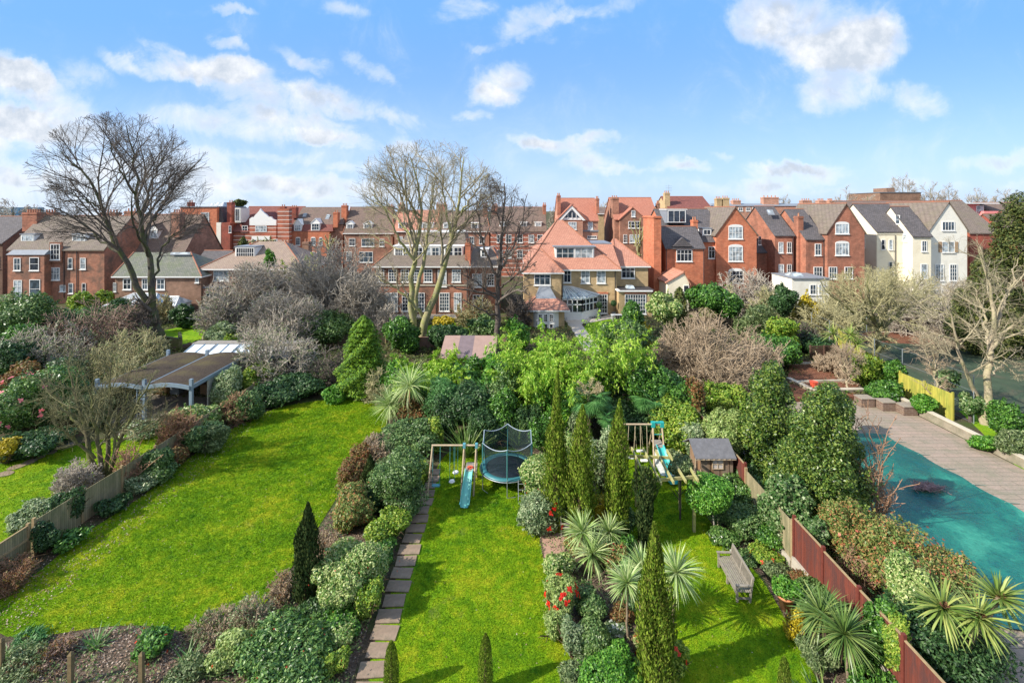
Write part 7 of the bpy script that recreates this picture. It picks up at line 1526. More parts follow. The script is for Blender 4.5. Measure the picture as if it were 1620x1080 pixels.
def tree(cx_, cy_, w, h_, Y, sp, label, seed, n=14000, name='evergreen_tree', lumps=30, amp=.35, sharp=10, trunk=.14, Lk=1, hang=0, up=.2, catg='tree', flat=-1, group=None, face=.5, shell=.55, lb=None):
    """leafy tree: crown ellipsoid in pixels at depth Y, trunk to the ground"""
    X = WX(cx_, Y); rx, rz = w*Y/F/2*.9, h_*Y/F/2*.93; zc = max(WZ(cy_, Y), rz*.9)
    if catg in ('shrub', 'hedge', 'ground cover'): tp_ = zc+rz; rz = tp_*.54; zc = tp_-rz; n = int(n*1.25)
    c = (0, 0, zc); rng = np.random.default_rng(seed)
    P, N = lobes(rng, n, (rx*1.06, rx*.95, rz*1.06), c, lumps//2+(lumps > 40)*8, .42 if lumps < 28 else .34 if lumps < 45 else .27, shell) if lb is None else lobelist(rng, n, lb, X, Y, shell); T_, Nn = orient(rng, N, face, up)
    if hang: T_ = nrm(T_+np.array([0, 0, -hang])); Nn = nrm(np.cross(T_, np.cross(Nn, T_)))
    L, Wd = SP[sp][0]*Lk, SP[sp][1]*Lk; k = max(1, 2.6/(L*px(Y)*.632)); sz = rng.uniform(.7, 1.3, len(P)); v, f = leafquads(P, T_, Nn, L*k*sz, Wd*k*sz)
    tz = c[2]+rz*.5; P2, R2, L2 = grow(rng, np.zeros((1, 3)), np.array([[0, 0, 1.]]), np.array([tz]), np.array([trunk]), np.array([trunk*.3]), 6, .03)
    Q, D, LL, rr = kids(rng, P2, R2, L2, 14, .3, 1, 35, 70, .25, .45); P3, R3, _ = grow(rng, Q, D, LL, rr, rr*.3, 4, .15, .05, (np.array(c), np.array([rx, rx*.9, rz])))
    return put_plant(name, label, catg, [('crown', npmesh('crown', v, f, leafM(sp))), ('trunk', npmesh('trunk', *cat([tubes(P2, R2, 8), tubes(P3, R3, 4)]), BKD, True))], (X, Y, 0), group)
tree(1150,688,80,82,27.6,'pale','pale yellow-green evergreen leaning over the playhouse roof',1,13000,'loquat_tree')
tree(1216,668,112,200,27.0,'holly','dark glossy evergreen tree, left of the two beside the pool',2,38000,lb=[(1224,588,15,0),(1212,612,22,0),(1236,628,22,.3),(1216,655,32,0),(1192,680,26,-.3),(1244,690,30,.3),(1216,720,38,-.3),(1186,745,28,0),(1240,765,34,-.4),(1205,790,34,-.5)])
tree(1296,740,150,262,22.8,'holly','broad glossy evergreen tree, right of the two beside the pool',3,60000,lb=[(1312,622,16,0),(1298,645,24,0),(1326,660,24,.2),(1276,672,26,-.2),(1306,695,38,0),(1262,720,30,-.2),(1342,715,26,.3),(1290,748,44,-.4),(1345,768,30,0),(1250,775,34,0),(1310,805,42,-.5),(1268,825,36,-.4),(1345,820,26,0),(1300,860,34,-.5)])
tree(1240,830,84,120,21.6,'ivy','mass of pale-veined ivy hanging over the fence',4,18000,'ivy_mass',lumps=24,catg='climber')
tree(1330,640,50,60,31,'holly','small evergreen crown poking up right of the big one',5,6000)
s(1425,880,165,135,'redtip','large shrub with pink-red young leaves between the fence and the pool', fit=(WX(1432,18.4),18.4,1.95,1.55), seed=51, lumps=30, dens=4, cap=26000, flowers=(60,.09,(.55,.16,.10),'salmon'))
s(1505,920,90,70,'redtip','thin reddish outer shoots of the pink-tipped shrub, towards the pool', fit=(WX(1500,18.2),18.2,1.0,1.1), seed=52, dens=1.6, flowers=(24,.09,(.55,.16,.10),'salmon'))
s(1345,855,70,50,'redtip','small bush with pink shoots behind the red fence', flowers=(14,.1,(.6,.2,.15),'salmon'), fit=(WX(1345,19.6),19.6,1.0,1.5))
tree(1424,1030,50,130,14.9,'yellowgreen','feathery green conifer behind the red fence',6,12000,'conifer',amp=.3,Lk=.5,up=.6)
s(1490,1040,170,90,'dark','dark glossy undergrowth beneath the palm with seed heads', fit=(WX(1495,15.3),15.3,1.9,1.15), seed=54, lumps=28, dens=3.4, cap=24000)
s(1440,965,60,60,'variegated','pale-edged bush between the pink-tipped shrub and the palm', fit=(WX(1432,16.6),16.6,.75,1.5))
palm((1528,1100), [(1492,962,50,.2),(1549,978,50,-.2),(1580,946,42,.6)], 'stout branching palm with brown seed heads over the pool corner', 9, leafmat('sword_yellow', c3((.10,.17,.03),(.20,.29,.06),(.38,.41,.12)), rough=.45, transl=.2), tr=.11, nl=130, w=.07, stub=True, skirt=False, Y=14.9)
# top of the middle gardens
plumes(680, 38.0, 120, 556, 'light green arching bamboo behind the two-headed palm', 'bamboo_clump', 'lime', 61, 44, 19000)
plumes(720, 35, 90, 590, 'darker feathery bamboo between the light one and the laurel', 'bamboo_clump', 'fern', 62, 34, 12000, L=.16, Wd=.04)
plumes(836, 33.4, 86, 540, 'tall light green bamboo plume left of the first cypress tip', 'bamboo_clump', 'lime', 63, 40, 22000)
plumes(886, 32.6, 80, 575, 'lower light green bamboo between the two tall plumes', 'bamboo_clump', 'lime', 65, 30, 14000)
plumes(946, 34.2, 100, 528, 'light green bamboo right of the centre, before the small lawn', 'bamboo_clump', 'lime', 64, 40, 17000)
palm((628,668), [(617,640,34,0),(648,610,42,-.2),(640,634,36,.3)], 'full-headed sword-leaved palm at the far end of the hedge', 5, nl=200, tr=.1)
s(735,575,50,50,'laurel','bright laurel left end of the long laurel hedge', fit=(WX(742,38),38,1.3,1.9))
s(785,580,110,60,'bright','long bright laurel hedge in front of the pink shed roof', fit=(WX(788,38.5),38.5,2.6,2.0), seed=66, lumps=26, cap=18000)
s(765,640,100,80,'dark','dark shrub behind the left flax plant', fit=(WX(745,32.5),32.5,1.9,2.0), seed=67, lumps=22)
s(800,620,80,90,'teal','dark blue-green shrub behind the trampoline net', fit=(WX(802,33.5),33.5,1.9,2.2), seed=68)
s(840,640,50,50,'dark','dark undergrowth right of the trampoline', fit=(WX(838,31),31,1.1,1.4))
tree(822,528,50,60,50,'bright','bright green bush left of the villa bay window',7,6000,'evergreen_shrub',catg='shrub')
phormium(738,722,60,660,'spiky flax plant left of the trampoline', 3, n=110)
phormium(818,706,60,650,'spiky flax plant behind the trampoline net', 4, n=100)
tree(985,545,100,90,38,'teal','blue-green broadleaf evergreen left of the gold bush',8,15000,'evergreen_tree',lumps=26)
tree(1000,500,50,60,47,'laurel','dark upright evergreen beside the small square lawn',9,8000)
tree(1025,600,90,80,33,'laurel','mid green shrubby tree above the right play frame',10,12000,catg='shrub',name='evergreen_shrub')
tree(960,600,80,80,34,'dark','dark evergreen behind the second and third cypress',11,11000)
s(1060,690,90,80,'yellowgreen','light green broad-leaved shrub behind the right slide', fit=(WX(1072,30),30,1.6,1.5), seed=71)
s(1085,650,60,60,'laurel','green bush above the playhouse deck', fit=(WX(1078,32),32,1.4,1.8))
s(1000,650,80,60,'dark','dark undergrowth behind the right swing beam', fit=(WX(1000,31.5),31.5,1.9,1.2), seed=72)
s(1100,640,30,60,'rusty','orange-leaved bush at the far end of the red fence', fit=(WX(1098,31.5),31.5,.75,2.2), dens=2.2)
s(1120,700,50,50,'silver','grey-green bush behind the playhouse', fit=(WX(1098,28.6),28.6,.9,1.2))
tree(1076,738,42,46,23.2,'olive','silvery olive tree growing through the pergola',12,5000,'olive_tree',Lk=.9,trunk=.05)
tree(1066,722,20,30,26.6,'olive','thin upright olive shoots beside the playhouse deck',13,1600,'olive_tree',trunk=.03)
def fan_palm(px_, py_, Y, r, label, seed, plume=False):
    X = WX(px_, Y); z = WZ(py_, Y); root = empty('fan_palm', (X, Y, 0), label, 'palm tree'); rng = np.random.default_rng(seed); vs = []
    for k in range(22):
        a = rng.uniform(0, 6.28); e = rng.uniform(-.5, .9); d = np.array([math.cos(a)*math.cos(e), math.sin(a)*math.cos(e), math.sin(e)]); c = np.array([0, 0, z])+d*r*.6
        u = nrm(np.cross(d, [0, 0, 1.])); n = 22; th = np.linspace(-1.9, 1.9, n); D = nrm(d[None]*np.cos(th)[:, None]+u[None]*np.sin(th)[:, None]+np.array([0, 0, -.1])); vs.append(strips(np.repeat(c[None], n, 0), D, np.full(n, r*.55), np.full(n, .06), .12, 4, rng, .1))
        vs.append(tubes(np.stack([np.array([[0, 0, z]]), c[None]], 1), np.full((1, 2), .015), 3))
    v, f = cat(vs); link('frond', npmesh('frond', v, f, leafM('fern')), root); MB().tube((0, 0, 0), (0, 0, z), .13, .11, 9).build('trunk', mat('shaggy_trunk', (.13, .09, .06), .95, .4, 8, bump=1), root, (0, 0, 0))
    if plume:
        rng = np.random.default_rng(1); vs = []
        for k in range(7):
            a = rng.uniform(0, 6.28); P0 = np.array([[0, 0, z+.1]]); P, R, L = grow(rng, P0, nrm(np.array([[math.cos(a)*.6, math.sin(a)*.6-.3, .9]])), np.array([1.1]), np.array([.02]), np.array([.01]), 5, .1, -.15); Q, D2, L2, r2 = kids(rng, P, R, L, 60, .4, 1, 40, 80, .15, .3); vs.append(tubes(P, R, 4)); P3, R3, _ = grow(rng, Q, D2, L2, np.full(len(Q), .016), np.full(len(Q), .01), 3, .2, -.2); vs.append(tubes(P3, R3, 3))
        link('flower_plume', npmesh('flower_plume', *cat(vs), leafmat('plume', c3((.42,.35,.20), (.62,.54,.35)), rough=.8)), root)
fan_palm(932, 628, 30.0, 1.35, 'fan palm with a cream flower plume between the second and third cypress', 1, True)
fan_palm(1028, 630, 31.5, 1.3, 'dark fan palm above the right swing beam', 2)
fan_palm(965, 660, 29, 1.0, 'small fan palm behind the third cypress', 3)
# clipped bright conifer
def layered_conifer(cx_, base, top, w, label, seed, sp, n=15000, name='conifer', Y=None):
    if Y is None: X, Y = G(cx_, base)
    X = WX(cx_, Y); h_ = WZ(top, Y); r = w*Y/F/2; rng = np.random.default_rng(seed); t_ = rng.random(n)**.8; lay = 17
    ph = (t_*lay) % 1; a = rng.uniform(0, 6.28, n); z = 1-t_; prof = np.interp(t_, [0, .1, .35, .55, .75, .92, 1], [.05, .35, .62, .72, 1, .98, .7])
    rr = r*prof*(1-.30*(1-ph)**2*1.0)*(1+.12*np.sin(a*5+t_*23)+.08*np.sin(a*9+t_*41))*(1-.45*rng.random(n)**2.2)
    P = np.c_[rr*np.cos(a), rr*np.sin(a), z*h_*.97+.05-.10*rr/r*0]; N = nrm(np.c_[np.cos(a)*.45, np.sin(a)*.45, np.ones(n)]+rng.normal(size=(n, 3))*.35); T_ = nrm(np.c_[np.cos(a), np.sin(a), np.full(n, -.25)]+rng.normal(size=(n, 3))*.35); T_ = nrm(T_-N*(T_*N).sum(1, keepdims=True)); sz = rng.uniform(.7, 1.3, n)*max(1, 2.8/(.17*px(Y)*.632)*.8)
    v, f = leafquads(P, T_, N, .19*sz, .085*sz); return put_plant(name, label, 'tree', [('crown', npmesh('crown', v, f, leafM(sp))), ('trunk', MB().tube((0, 0, 0), (0, 0, h_*.8), .2, .04, 8).mesh('trunk', BKD))], (X, Y, 0))
SP['conifer'] = (.19, .08, c3((.04,.11,.008), (.10,.22,.012), (.22,.34,.02)), dict(rough=.6, transl=.2)); SP['conifer_dark'] = (.19, .08, c3((.03,.05,.01), (.07,.10,.02), (.16,.17,.04)), dict(rough=.7))
layered_conifer(575, 622, 496, 84, 'bright yellow-green layered conifer at the end of the wide lawn', 1, 'conifer', 24000)
layered_conifer(385, 470, 372, 40, 'dark spruce beside the pollarded trees of the back row', 2, 'conifer_dark', 5000, Y=88)
layered_conifer(1075, 508, 452, 42, 'small brownish conifer between the laurel trees near the villa', 3, 'conifer_dark', 6000, Y=55)
tree(1600,450,150,290,49,'conifer_dark','tall dark olive conifer filling the right edge',21,60000,'conifer',trunk=.4,Lk=1.3,up=.5,lb=[(1622,330,26,0),(1610,360,28,.5),(1600,395,30,-.5),(1588,425,32,.3),(1625,400,34,0),(1565,455,34,-.5),(1600,460,40,.5),(1545,490,32,0),(1580,500,38,-1),(1620,510,44,0),(1535,525,28,.5),(1570,540,34,0),(1610,560,40,.5),(1555,425,16,0),(1528,470,16,0)])
# left evergreens
tree(30,510,130,100,47,'teal','large blue-green evergreen at the left edge',31,22000,lumps=40,Lk=1.3)
tree(110,520,130,80,52,'teal','dark evergreen mass left of the brambles',32,20000,lumps=36,Lk=1.3)
tree(185,500,80,60,56,'dark','dark ivy-clad bush behind the bare thicket',33,10000)
tree(20,580,90,90,39,'dark','dark evergreen below the blue-green one at the left edge',34,12000)
tree(130,475,44,30,66,'yellowgreen','yellow-green bush below the long brick villa',35,4000,'flowering_shrub',catg='shrub')
tree(165,470,30,34,68,'yellowgreen','tall yellowish bush beside the brick villa wall',36,2500,'flowering_shrub',catg='shrub')
tree(290,492,40,26,60,'dark','ivy covered mound left of the glazed bay',37,5000,'ivy_mound',catg='shrub')
tree(352,535,64,44,52,'silver','pale glossy bush right of the bright terrace lawn',38,8000,'evergreen_shrub',catg='shrub',)
tree(372,540,40,30,50,'yellowgreen','yellow-green bush beside the pale glossy one',39,4000,'evergreen_shrub',catg='shrub')
tree(510,530,110,70,53,'teal','dark evergreen mass between the thickets',40,16000,lumps=30)
tree(440,545,70,50,50,'dark','dark ivy mass behind the thicket of the wide lawn',42,8000,catg='shrub')
tree(640,520,70,50,50,'laurel','laurel bush at the foot of the twin-trunked tree',43,9000,catg='shrub')
tree(705,530,70,44,50,'dark','dark hedge right of the twin-trunked tree',44,9000,catg='hedge',name='hedge')
tree(700,508,40,26,58,'gold','yellow-green low bush behind the twin-trunked tree',45,3000,catg='shrub')
tree(765,520,60,50,54,'teal','blue-green bush beside the slender dark tree',46,7000,catg='shrub')
tree(745,540,40,28,48,'olive','mossy ivy mound on the low pink wall',47,4000,catg='shrub')
tree(425,412,22,34,66,'bright','small fresh green tree poking over the ribbed roof',48,2500)
tree(1050,490,60,60,52,'variegated','light green round tree beside the garden room',49,9000)
tree(1105,470,50,50,58,'laurel','dark green evergreen below the cream outbuilding',50,7000)
tree(1140,475,80,60,56,'laurel','broad evergreen in front of the orange house',51,10000,lumps=26)
tree(1240,480,50,60,56,'dark','dark ivy-clad tree left of the white extension',52,7000)
tree(1195,500,70,50,52,'olive','olive green bush behind the wide tan tree',53,7000,catg='shrub')
tree(1015,512,44,26,47,'gold','golden orange bush right of the small square lawn',54,7000,'golden_shrub',catg='shrub')
tree(1275,482,44,30,57,'gold','bright yellow flowering bush under the white extension',55,4500,'forsythia',catg='shrub')
tree(1235,520,70,40,50,'yellowgreen','yellow-green bush behind the red soil bed',56,7000,catg='shrub')
tree(1220,545,110,40,46,'laurel','green hedge left of the slatted screen',57,9000,catg='hedge',name='hedge')
tree(1290,540,70,30,50,'dark','dark bush behind the slatted screen',58,5000,catg='shrub')
tree(1010,430,20,60,84,'dark','palm-like dark shrub between the villa and the orange chimney',59,2500,catg='shrub')
tree(1412,592,54,50,39.5,'laurel','green shrub beside the mossy fence above the planters',60,11000,catg='shrub')
tree(1370,592,50,60,40,'yellowgreen','pale green shrub left of the mossy fence',61,6000,catg='shrub')
tree(1400,622,60,36,37.6,'laurel','low leafy shrub with white flowers behind the planters',62,8000,catg='shrub')
tree(1462,636,44,24,34.8,'bright','bright green low shrub along the terrace wall',63,6000,catg='shrub')
tree(1500,600,40,30,38,'ivy','ivy patch on the end of the mossy fence',64,4000,catg='climber')
tree(1598,655,60,44,31,'laurel','green shrubs right of the forked pale tree',65,8000,catg='shrub')
tree(1535,640,40,40,33.8,'ivy','ivy clump left of the forked tree foot',66,5000,catg='climber')
tree(1605,690,60,40,28.8,'olive','grey-brown bush at the right edge above the terrace wall',67,6000,catg='shrub')
tree(1560,700,60,20,29.9,'bright','creeping green plants over the terrace wall',68,4000,catg='ground cover',name='creeper')
palm((1332,620), [(1318,528,20,0),(1345,530,22,.5),(1355,545,18,-.3)], 'small three-headed palm behind the red soil bed', 11, leafmat('sword_yellow', []) if 'sword_yellow' not in MATS else MATS['sword_yellow'], tr=.1, nl=70, w=.08, Y=43, skirt=False)
# left border
s(45,635,120,110,'glossy','large camellia bush with pink flowers at the left edge', seed=81, lumps=30, fit=(WX(45,32.5),32.5,2.9,2.2), flowers=(34,.26,(.85,.25,.30),'pink'), cap=22000)
s(25,600,50,40,'rusty','rust-red bush above the pink camellia', fit=(WX(25,36.5),36.5,1.5,1.9), dens=2)
s(60,700,100,50,'dark','dark low shrubs below the pink camellia', fit=(WX(55,29.3),29.3,2.0,.8), seed=82)
s(10,712,44,50,'gold','rounded golden-yellow bush at the left edge', seed=83, amp=.12)
s(70,690,60,30,'teal','blue-green low plants at the edge of the left lawn')
s(300,665,72,62,'variegated','light green domed shrub in the left border', seed=84, lumps=22, fit=(WX(305,32),32,1.5,1.3))
s(315,700,60,60,'teal','blue-green bush below the domed shrub', fit=(WX(318,29.8),29.8,1.1,1.0))
s(395,650,50,46,'teal','grey-green bush with orange stems at the top of the wide lawn', fit=(WX(395,33.8),33.8,1.0,1.1), dens=1.8)
s(355,610,50,60,'silver','silvery bush at the right corner of the pavilion', fit=(WX(357,36.5),36.5,1.2,1.7))
s(245,745,70,66,'teal','blue-green bush spilling over the left fence', fit=(WX(248,26.6),26.6,1.1,1.0), seed=85)
s(105,790,46,50,'dark','dark blue-black bush on top of the fence panel', fit=(WX(104,22.6),22.6,.65,1.05), seed=86)
s(58,808,74,40,'silver','pale silvery rounded bush beyond the rail fence', fit=(WX(58,22.8),22.8,1.0,.65), seed=87)
s(65,850,60,50,'dark','dark ivy creeping over the rail fence post', fit=(WX(75,21.0),21.0,.55,.75), dens=2.2)
s(20,650,60,60,'olive','olive green bush behind the camellia', fit=(WX(140,33),33,1.6,1.4))
s(205,700,50,40,'silver','low shrub dotted with white blossom by the pavilion', fit=(WX(225,31.5),31.5,1.2,.6), dens=1.2, flowers=(50,.09,(.85,.82,.85),'white'))
s(430,630,50,40,'dark','dark low bush at the far end of the wide lawn', fit=(WX(420,36.5),36.5,1.3,1.0))
s(500,630,60,40,'bright','small bright green bush by the far lawn edge', fit=(WX(530,37.5),37.5,1.0,.7))
# more hedge and border filling
s(520,1000,70,70,'variegated','pale-edged bush between the two big round hedge shrubs and the path', seed=101)
s(430,1065,60,60,'olive','olive grey bush at the near left foot of the big glossy shrub', seed=102)
s(585,880,50,50,'yellowgreen','light green bush beside the cream-speckled hedge shrub', seed=103, Lk=.9)
s(600,770,60,60,'glossy','glossy bush just above the bronze hedge bush', seed=104)
s(575,725,50,50,'rusty','rusty twiggy bush at the lawn edge above the small cypress', seed=105, dens=1.5)
s(625,735,60,60,'olive','grey-green bush in the upper hedge', seed=106)
s(520,925,50,60,'rusty','low rusty bush right of the dark cypress foot', seed=107, dens=1.6)
s(500,965,60,50,'dark','dark green low bush at the foot of the dark cypress', seed=108)
s(660,665,60,40,'rusty','brownish low bush beneath the two-headed palm', fit=(WX(655,34),34,1.3,.9), dens=1.6)
s(715,665,40,40,'dark','dark bush beside the small yellow variegated one', fit=(WX(712,31.5),31.5,1.0,1.5))
s(760,670,70,50,'dark','dark green undergrowth between the two flax plants', fit=(WX(770,30.6),30.6,1.5,1.2), seed=109)
s(800,660,60,60,'laurel','green bush behind the trampoline, left of centre', fit=(WX(796,31.2),31.2,1.3,1.6), seed=110)
s(700,640,60,50,'fern','ferny bush below the darker bamboo', fit=(WX(698,33.6),33.6,1.4,1.8), seed=111)
s(912,860,40,40,'redtip','bronze leafed bush beside the pink paving', seed=112)
s(905,1010,36,70,'silver','grey low plants at the lawn edge left of the clipped box dome', seed=113, dens=2)
s(915,1060,50,60,'olive','olive-green bush at the bottom left of the middle border', seed=114)
s(1010,1060,60,60,'laurel','leafy bush behind the foot of the big cypress', seed=115)
s(1000,905,40,50,'fern','ferny plants among the palms', seed=116)
s(1135,800,40,30,'dark','dark low bush at the foot of the standard tree', seed=117)
s(1230,905,40,40,'olive','olive bush between the orange-flowered bush and the pot', seed=118, dens=2)
s(1340,1010,60,60,'laurel','green bush between the two spiky palms and the red fence', fit=(WX(1352,16.6),16.6,.6,.7), seed=119)
s(330,690,60,50,'olive','olive bush along the far stretch of the left fence', fit=(WX(340,29.8),29.8,1.0,.9), seed=120)
s(270,730,50,50,'rusty','russet low bush at the wide lawn side of the left fence', fit=(WX(276,27.8),27.8,.9,.7), seed=121, dens=1.6)
s(225,770,60,40,'silver','silvery low plants on the wide lawn side of the left fence', fit=(WX(222,25.6),25.6,.9,.5), seed=122, dens=1.6)
s(170,815,60,30,'dark','dark low plants under the tan fence panel', fit=(WX(176,23.6),23.6,.8,.4), seed=123, dens=1.6)
s(115,860,60,30,'laurel','small green plants under the rail fence', fit=(WX(112,21.4),21.4,.7,.35), seed=124, dens=1.6)
s(150,655,90,50,'olive','olive undergrowth left of the pavilion floor', fit=(WX(130,34.5),34.5,2.0,1.2), seed=125)
s(90,620,90,50,'dark','dark green shrubs behind the pink camellia', fit=(WX(100,36.5),36.5,2.3,1.9), seed=126)
s(20,560,90,60,'laurel','laurel mass beneath the blue-green evergreen at the left edge', fit=(WX(25,43.5),43.5,3.0,2.4), seed=127)
s(395,590,60,50,'yellowgreen','yellowish bush right of the pavilion side wall', fit=(WX(400,39.5),39.5,1.5,1.3), seed=128)
s(460,620,90,40,'dark','dark ivy under the tangled thicket by the far lawn edge', fit=(WX(465,38.6),38.6,2.4,.9), seed=129)
s(610,615,60,50,'bright','fresh green bush between the bright conifer and the bamboo', fit=(WX(622,38),38,1.3,1.6), seed=130)
s(880,640,70,60,'bright','bright leafy mass below the tallest bamboo', fit=(WX(870,32),32,1.7,2.2), seed=131)
s(1060,610,60,60,'laurel','green evergreen bush left of the wide tan tree foot', fit=(WX(1052,35),35,1.6,2.2), seed=132)
s(1145,630,60,40,'yellowgreen','yellow-green bush at the foot of the wide tan tree', fit=(WX(1150,33.5),33.5,1.4,1.6), seed=133)
s(1180,880,40,30,'teal','blue-green low plants near the far end of the bench', seed=134, dens=2)
T(1360,900,60,60, TWR, 'dry reddish twigs spilling over the red fence', fit=(WX(1352,18.6),18.6,.7,1.2), k0=16, leaf='redtip', leafn=900)
tree(1292,845,44,50,19.6,'ivy','pale ivy tumbling over the top of the red fence',140,5000,'ivy_mass',catg='climber')
tree(1394,1000,60,120,15.5,'laurel','leafy bush covering the middle of the red fence',141,7000,'evergreen_shrub',catg='shrub')
tree(1180,770,44,60,25.0,'ivy','ivy between the playhouse and the weathered tan fence',142,5000,'ivy_mass',catg='climber')
tree(378,322,24,16,135,'conifer_dark','small dark flat-topped conifer above the roofs of the back row',150,1500,'conifer',trunk=.3)
# front left bed
def strap(cx_, base, w, top, label, seed, n=46, m=None): phormium(cx_, base, w, top, label, seed, n, m or leafmat('strap_leaf', c3((.07,.17,.04), (.14,.28,.07), (.35,.45,.25)), rough=.4), 'strap_leaf_plant', lo=.15, wd=.035)
strap(152,1022,46,988,'green strap-leaved clump at the front edge of the wide lawn',1); strap(300,1045,60,1012,'pale strap-leaved clump right of the rightmost post',2); strap(228,1010,30,990,'small strap-leaved tuft at the lawn edge',3,24); strap(340,1070,50,1035,'strap-leaved tuft near the hedge foot',4,30); strap(10,1040,50,1012,'strap leaves at the bottom left corner',5,30)
s(60,1030,90,30,'fern','ferny green ground plants at the lower left', fit=(WX(50,16.6),16.6,.6,.2), dens=.8)
s(240,1040,90,50,'laurel','low green leafy bush around the rightmost post', fit=(WX(240,16.2),16.2,.7,.38), dens=1.6, seed=91, flowers=(6,.07,(.8,.45,.05),'orange'))
s(20,1075,90,40,'olive','sparse green plants in the bottom left corner', fit=(WX(20,15.4),15.4,.8,.3), dens=1)
s(290,1075,90,40,'olive','light green low plants at the bottom of the front bed', fit=(WX(300,15.3),15.3,.6,.28), dens=1.4)
s(355,1040,60,60,'pale','pale leafy bush left of the big glossy shrub', fit=(WX(372,15.8),15.8,.7,.5), flowers=(5,.07,(.8,.2,.05),'orange'))

# ================================================================ grass tufts, fallen leaves (nobody could count them)
def inside(P, poly):
    x, y = P[:, 0], P[:, 1]; r = np.zeros(len(P), bool); n = len(poly); j = n-1
    for i in range(n):
        xi, yi = poly[i]; xj, yj = poly[j]; c = ((yi > y) != (yj > y)) & (x < (xj-xi)*(y-yi)/(yj-yi+1e-12)+xi); r ^= c; j = i
    return r
def scatter(poly, n, rng):
    a = np.array(poly); lo, hi = a.min(0), a.max(0); P = rng.uniform(lo, hi, (n*3, 2)); w = rng.random(len(P)) < np.clip((16/P[:, 1])**1.5, .05, 1); P = P[w & inside(P, poly)]
    return P[:n]
def poly_of(name): return [tuple(v.co[:2]) for v in bpy.data.objects[name].data.vertices]
def grassmat():
    m, t, b = newmat('grass_blade'); g_ = t.n('ShaderNodeNewGeometry'); o = t.n('ShaderNodeTexCoord').outputs['Object']
    n1 = t.noise(o, .35, 5, .65); n2 = t.noise(o, 2.2, 5, .7); f = t.m('ADD', t.m('MULTIPLY', t.mr(n1, .3, .7), .5), t.m('MULTIPLY', t.mr(n2, .3, .7), .5))
    c = t.ramp(f, [(.15, (.06, .17, .004)), (.5, (.165, .295, .006)), (.85, (.34, .39, .018))]); c = t.mix(1, c, t.ramp(g_.outputs['Random Per Island'], [(0, (.6, .65, .5)), (.8, (1.2, 1.15, 1.2)), (1, (1.9, 1.5, 2.5))]), 'MULTIPLY')
    t.put(b.inputs['Base Color'], c); b.inputs['Roughness'].default_value = .6; b.inputs['Specular IOR Level'].default_value = .15
    tr = t.n('ShaderNodeBsdfTranslucent'); t.put(tr.inputs[0], c); mx = t.n('ShaderNodeMixShader'); mx.inputs[0].default_value = .3; t.put(mx.inputs[1], b.outputs[0]); t.put(mx.inputs[2], tr.outputs[0]); t.put(m.node_tree.nodes['Material Output'].inputs[0], mx.outputs[0]); return m
rng = np.random.default_rng(9); parts = []
for nm, n in (('lawn_left', 28000), ('lawn_wide', 150000), ('lawn_slides', 80000), ('lawn_bench', 50000)):
    P = scatter(poly_of(nm), n, rng); P = P[(P[:, 0] < -5.02) | (P[:, 0] > -3.98) | (P[:, 1] > 28)]; k = len(P); sz = np.clip(P[:, 1]/18, .8, 1.9)*rng.uniform(.5, 1.3, k); T_ = nrm(np.c_[rng.normal(size=(k, 2))*.6, np.ones(k)]); N = nrm(np.cross(T_, rdir(rng, k)))
    v, f = leafquads(np.c_[P, .015+.015*sz], T_, N, .05*sz, .02*sz); parts.append((v, f))
o = link('grass', npmesh('grass', *cat(parts), grassmat())); tag(o, 'short green grass blades of the four lawns', 'grass', kind='stuff')
parts = []
for nm, n, s0 in (('lawn_left', 350, .05), ('lawn_wide', 900, .04), ('lawn_slides', 160, .045), ('lawn_bench', 260, .04), ('soil_bed_front', 5000, .06), ('soil_bed_hedge', 4200, .06), ('soil_bed_middle', 2200, .05), ('soil_bed_fence', 3500, .05)):
    P = scatter(poly_of(nm), n, rng); k = len(P); sz = rng.uniform(.5, 1.4, k)*s0; N = nrm(np.c_[rng.normal(size=(k, 2))*.5, np.ones(k)]); T_ = nrm(np.cross(N, rdir(rng, k))); parts.append(leafquads(np.c_[P, np.full(k, .05)], T_, N, sz, sz*.6))
P = np.c_[rng.uniform(-21, -17.5, 4000), rng.uniform(14, 38, 4000)]; k = 4000; N = nrm(np.c_[rng.normal(size=(k, 2))*.5, np.ones(k)]); T_ = nrm(np.cross(N, rdir(rng, k))); parts.append(leafquads(np.c_[P, np.full(k, .04)], T_, N, .07, .045))
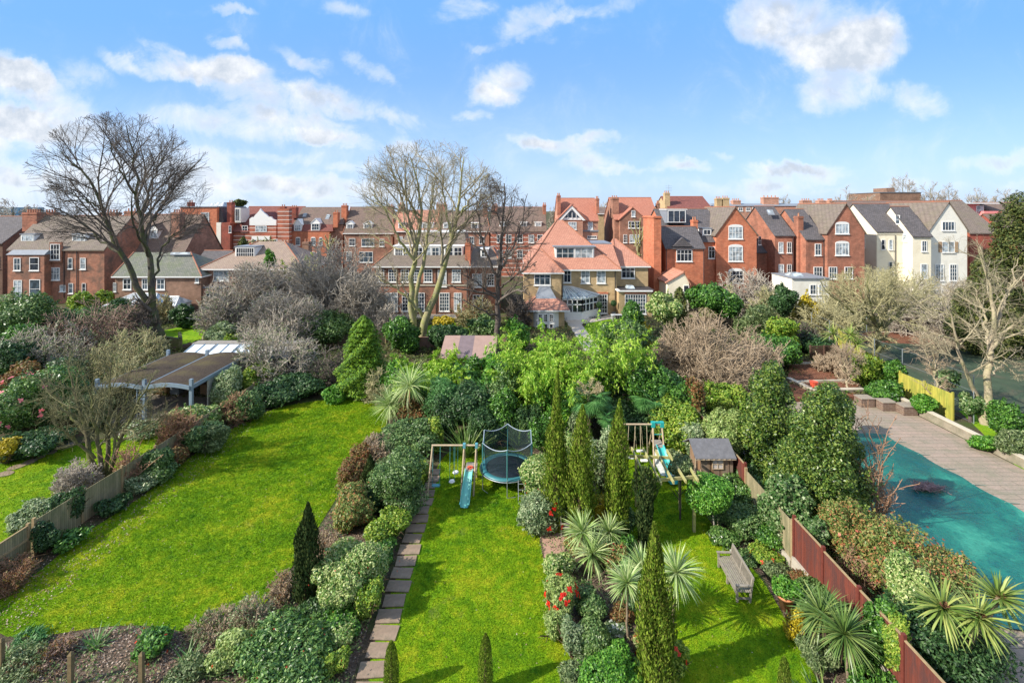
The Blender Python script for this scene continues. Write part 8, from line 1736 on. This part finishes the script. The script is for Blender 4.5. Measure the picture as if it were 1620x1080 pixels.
o = link('fallen_leaves', npmesh('fallen_leaves', *cat(parts), leafmat('fallen_leaf', c3((.10,.05,.03), (.26,.15,.10), (.36,.27,.20), (.48,.40,.33)), rough=.8, transl=.1))); tag(o, 'scattered dead leaves and petals on beds and lawns', 'fallen leaves', kind='stuff')
parts = []
for nm, n in (('soil_bed_front', 2600), ('soil_bed_hedge', 9000), ('soil_bed_middle', 5000), ('soil_bed_fence', 6000)):
    P = scatter(poly_of(nm), n, rng); q = np.sin(P[:, 0]*2.1+np.sin(P[:, 1]*1.7)*1.4)+np.sin(P[:, 1]*2.6+P[:, 0]) > -.1; P = P[q]; k = len(P); N = nrm(np.c_[rng.normal(size=(k, 2))*.7, np.ones(k)]); T_ = nrm(np.cross(N, rdir(rng, k))); parts.append(leafquads(np.c_[P, .05+.16*rng.random(k)], T_, N, .11*rng.uniform(.6, 1.3, k), .05))
o = link('bed_ground_cover', npmesh('bed_ground_cover', *cat(parts), leafmat('bed_leaf', c3((.04,.09,.02), (.09,.17,.04), (.20,.26,.09), (.24,.15,.09)), rough=.6))); tag(o, 'low mixed leaves carpeting the flower beds', 'ground cover', kind='stuff')
# low wild ground cover filling the far gardens
parts = []; k = 60000; P = np.c_[rng.uniform(-52, 50, k), rng.uniform(38, 66, k)]
keep = ~inside(P, poly_of('lawn_terrace')) & ~inside(P, poly_of('lawn_house')) & ~inside(P, poly_of('court')) & ~inside(P, poly_of('terrace')) & ~inside(P, poly_of('lawn_behind')) & ~inside(P, poly_of('raised_bed_soil')); P = P[keep]; k = len(P)
hh = .15+.35*(np.sin(P[:, 0]*.9+1.3*np.sin(P[:, 1]*.6))+np.sin(P[:, 1]*1.1))**2/4*rng.random(k); N = nrm(np.c_[rng.normal(size=(k, 2))*.8, np.ones(k)]); T_ = nrm(np.cross(N, rdir(rng, k)))
o = link('ground_cover', npmesh('ground_cover', *leafquads(np.c_[P, hh], T_, N, .34, .14), leafmat('ground_leaf', c3((.04,.07,.02), (.09,.13,.03), (.16,.18,.05), (.14,.10,.06)), rough=.7))); tag(o, 'low mixed green and brown ground cover in the far gardens', 'ground cover', kind='stuff')
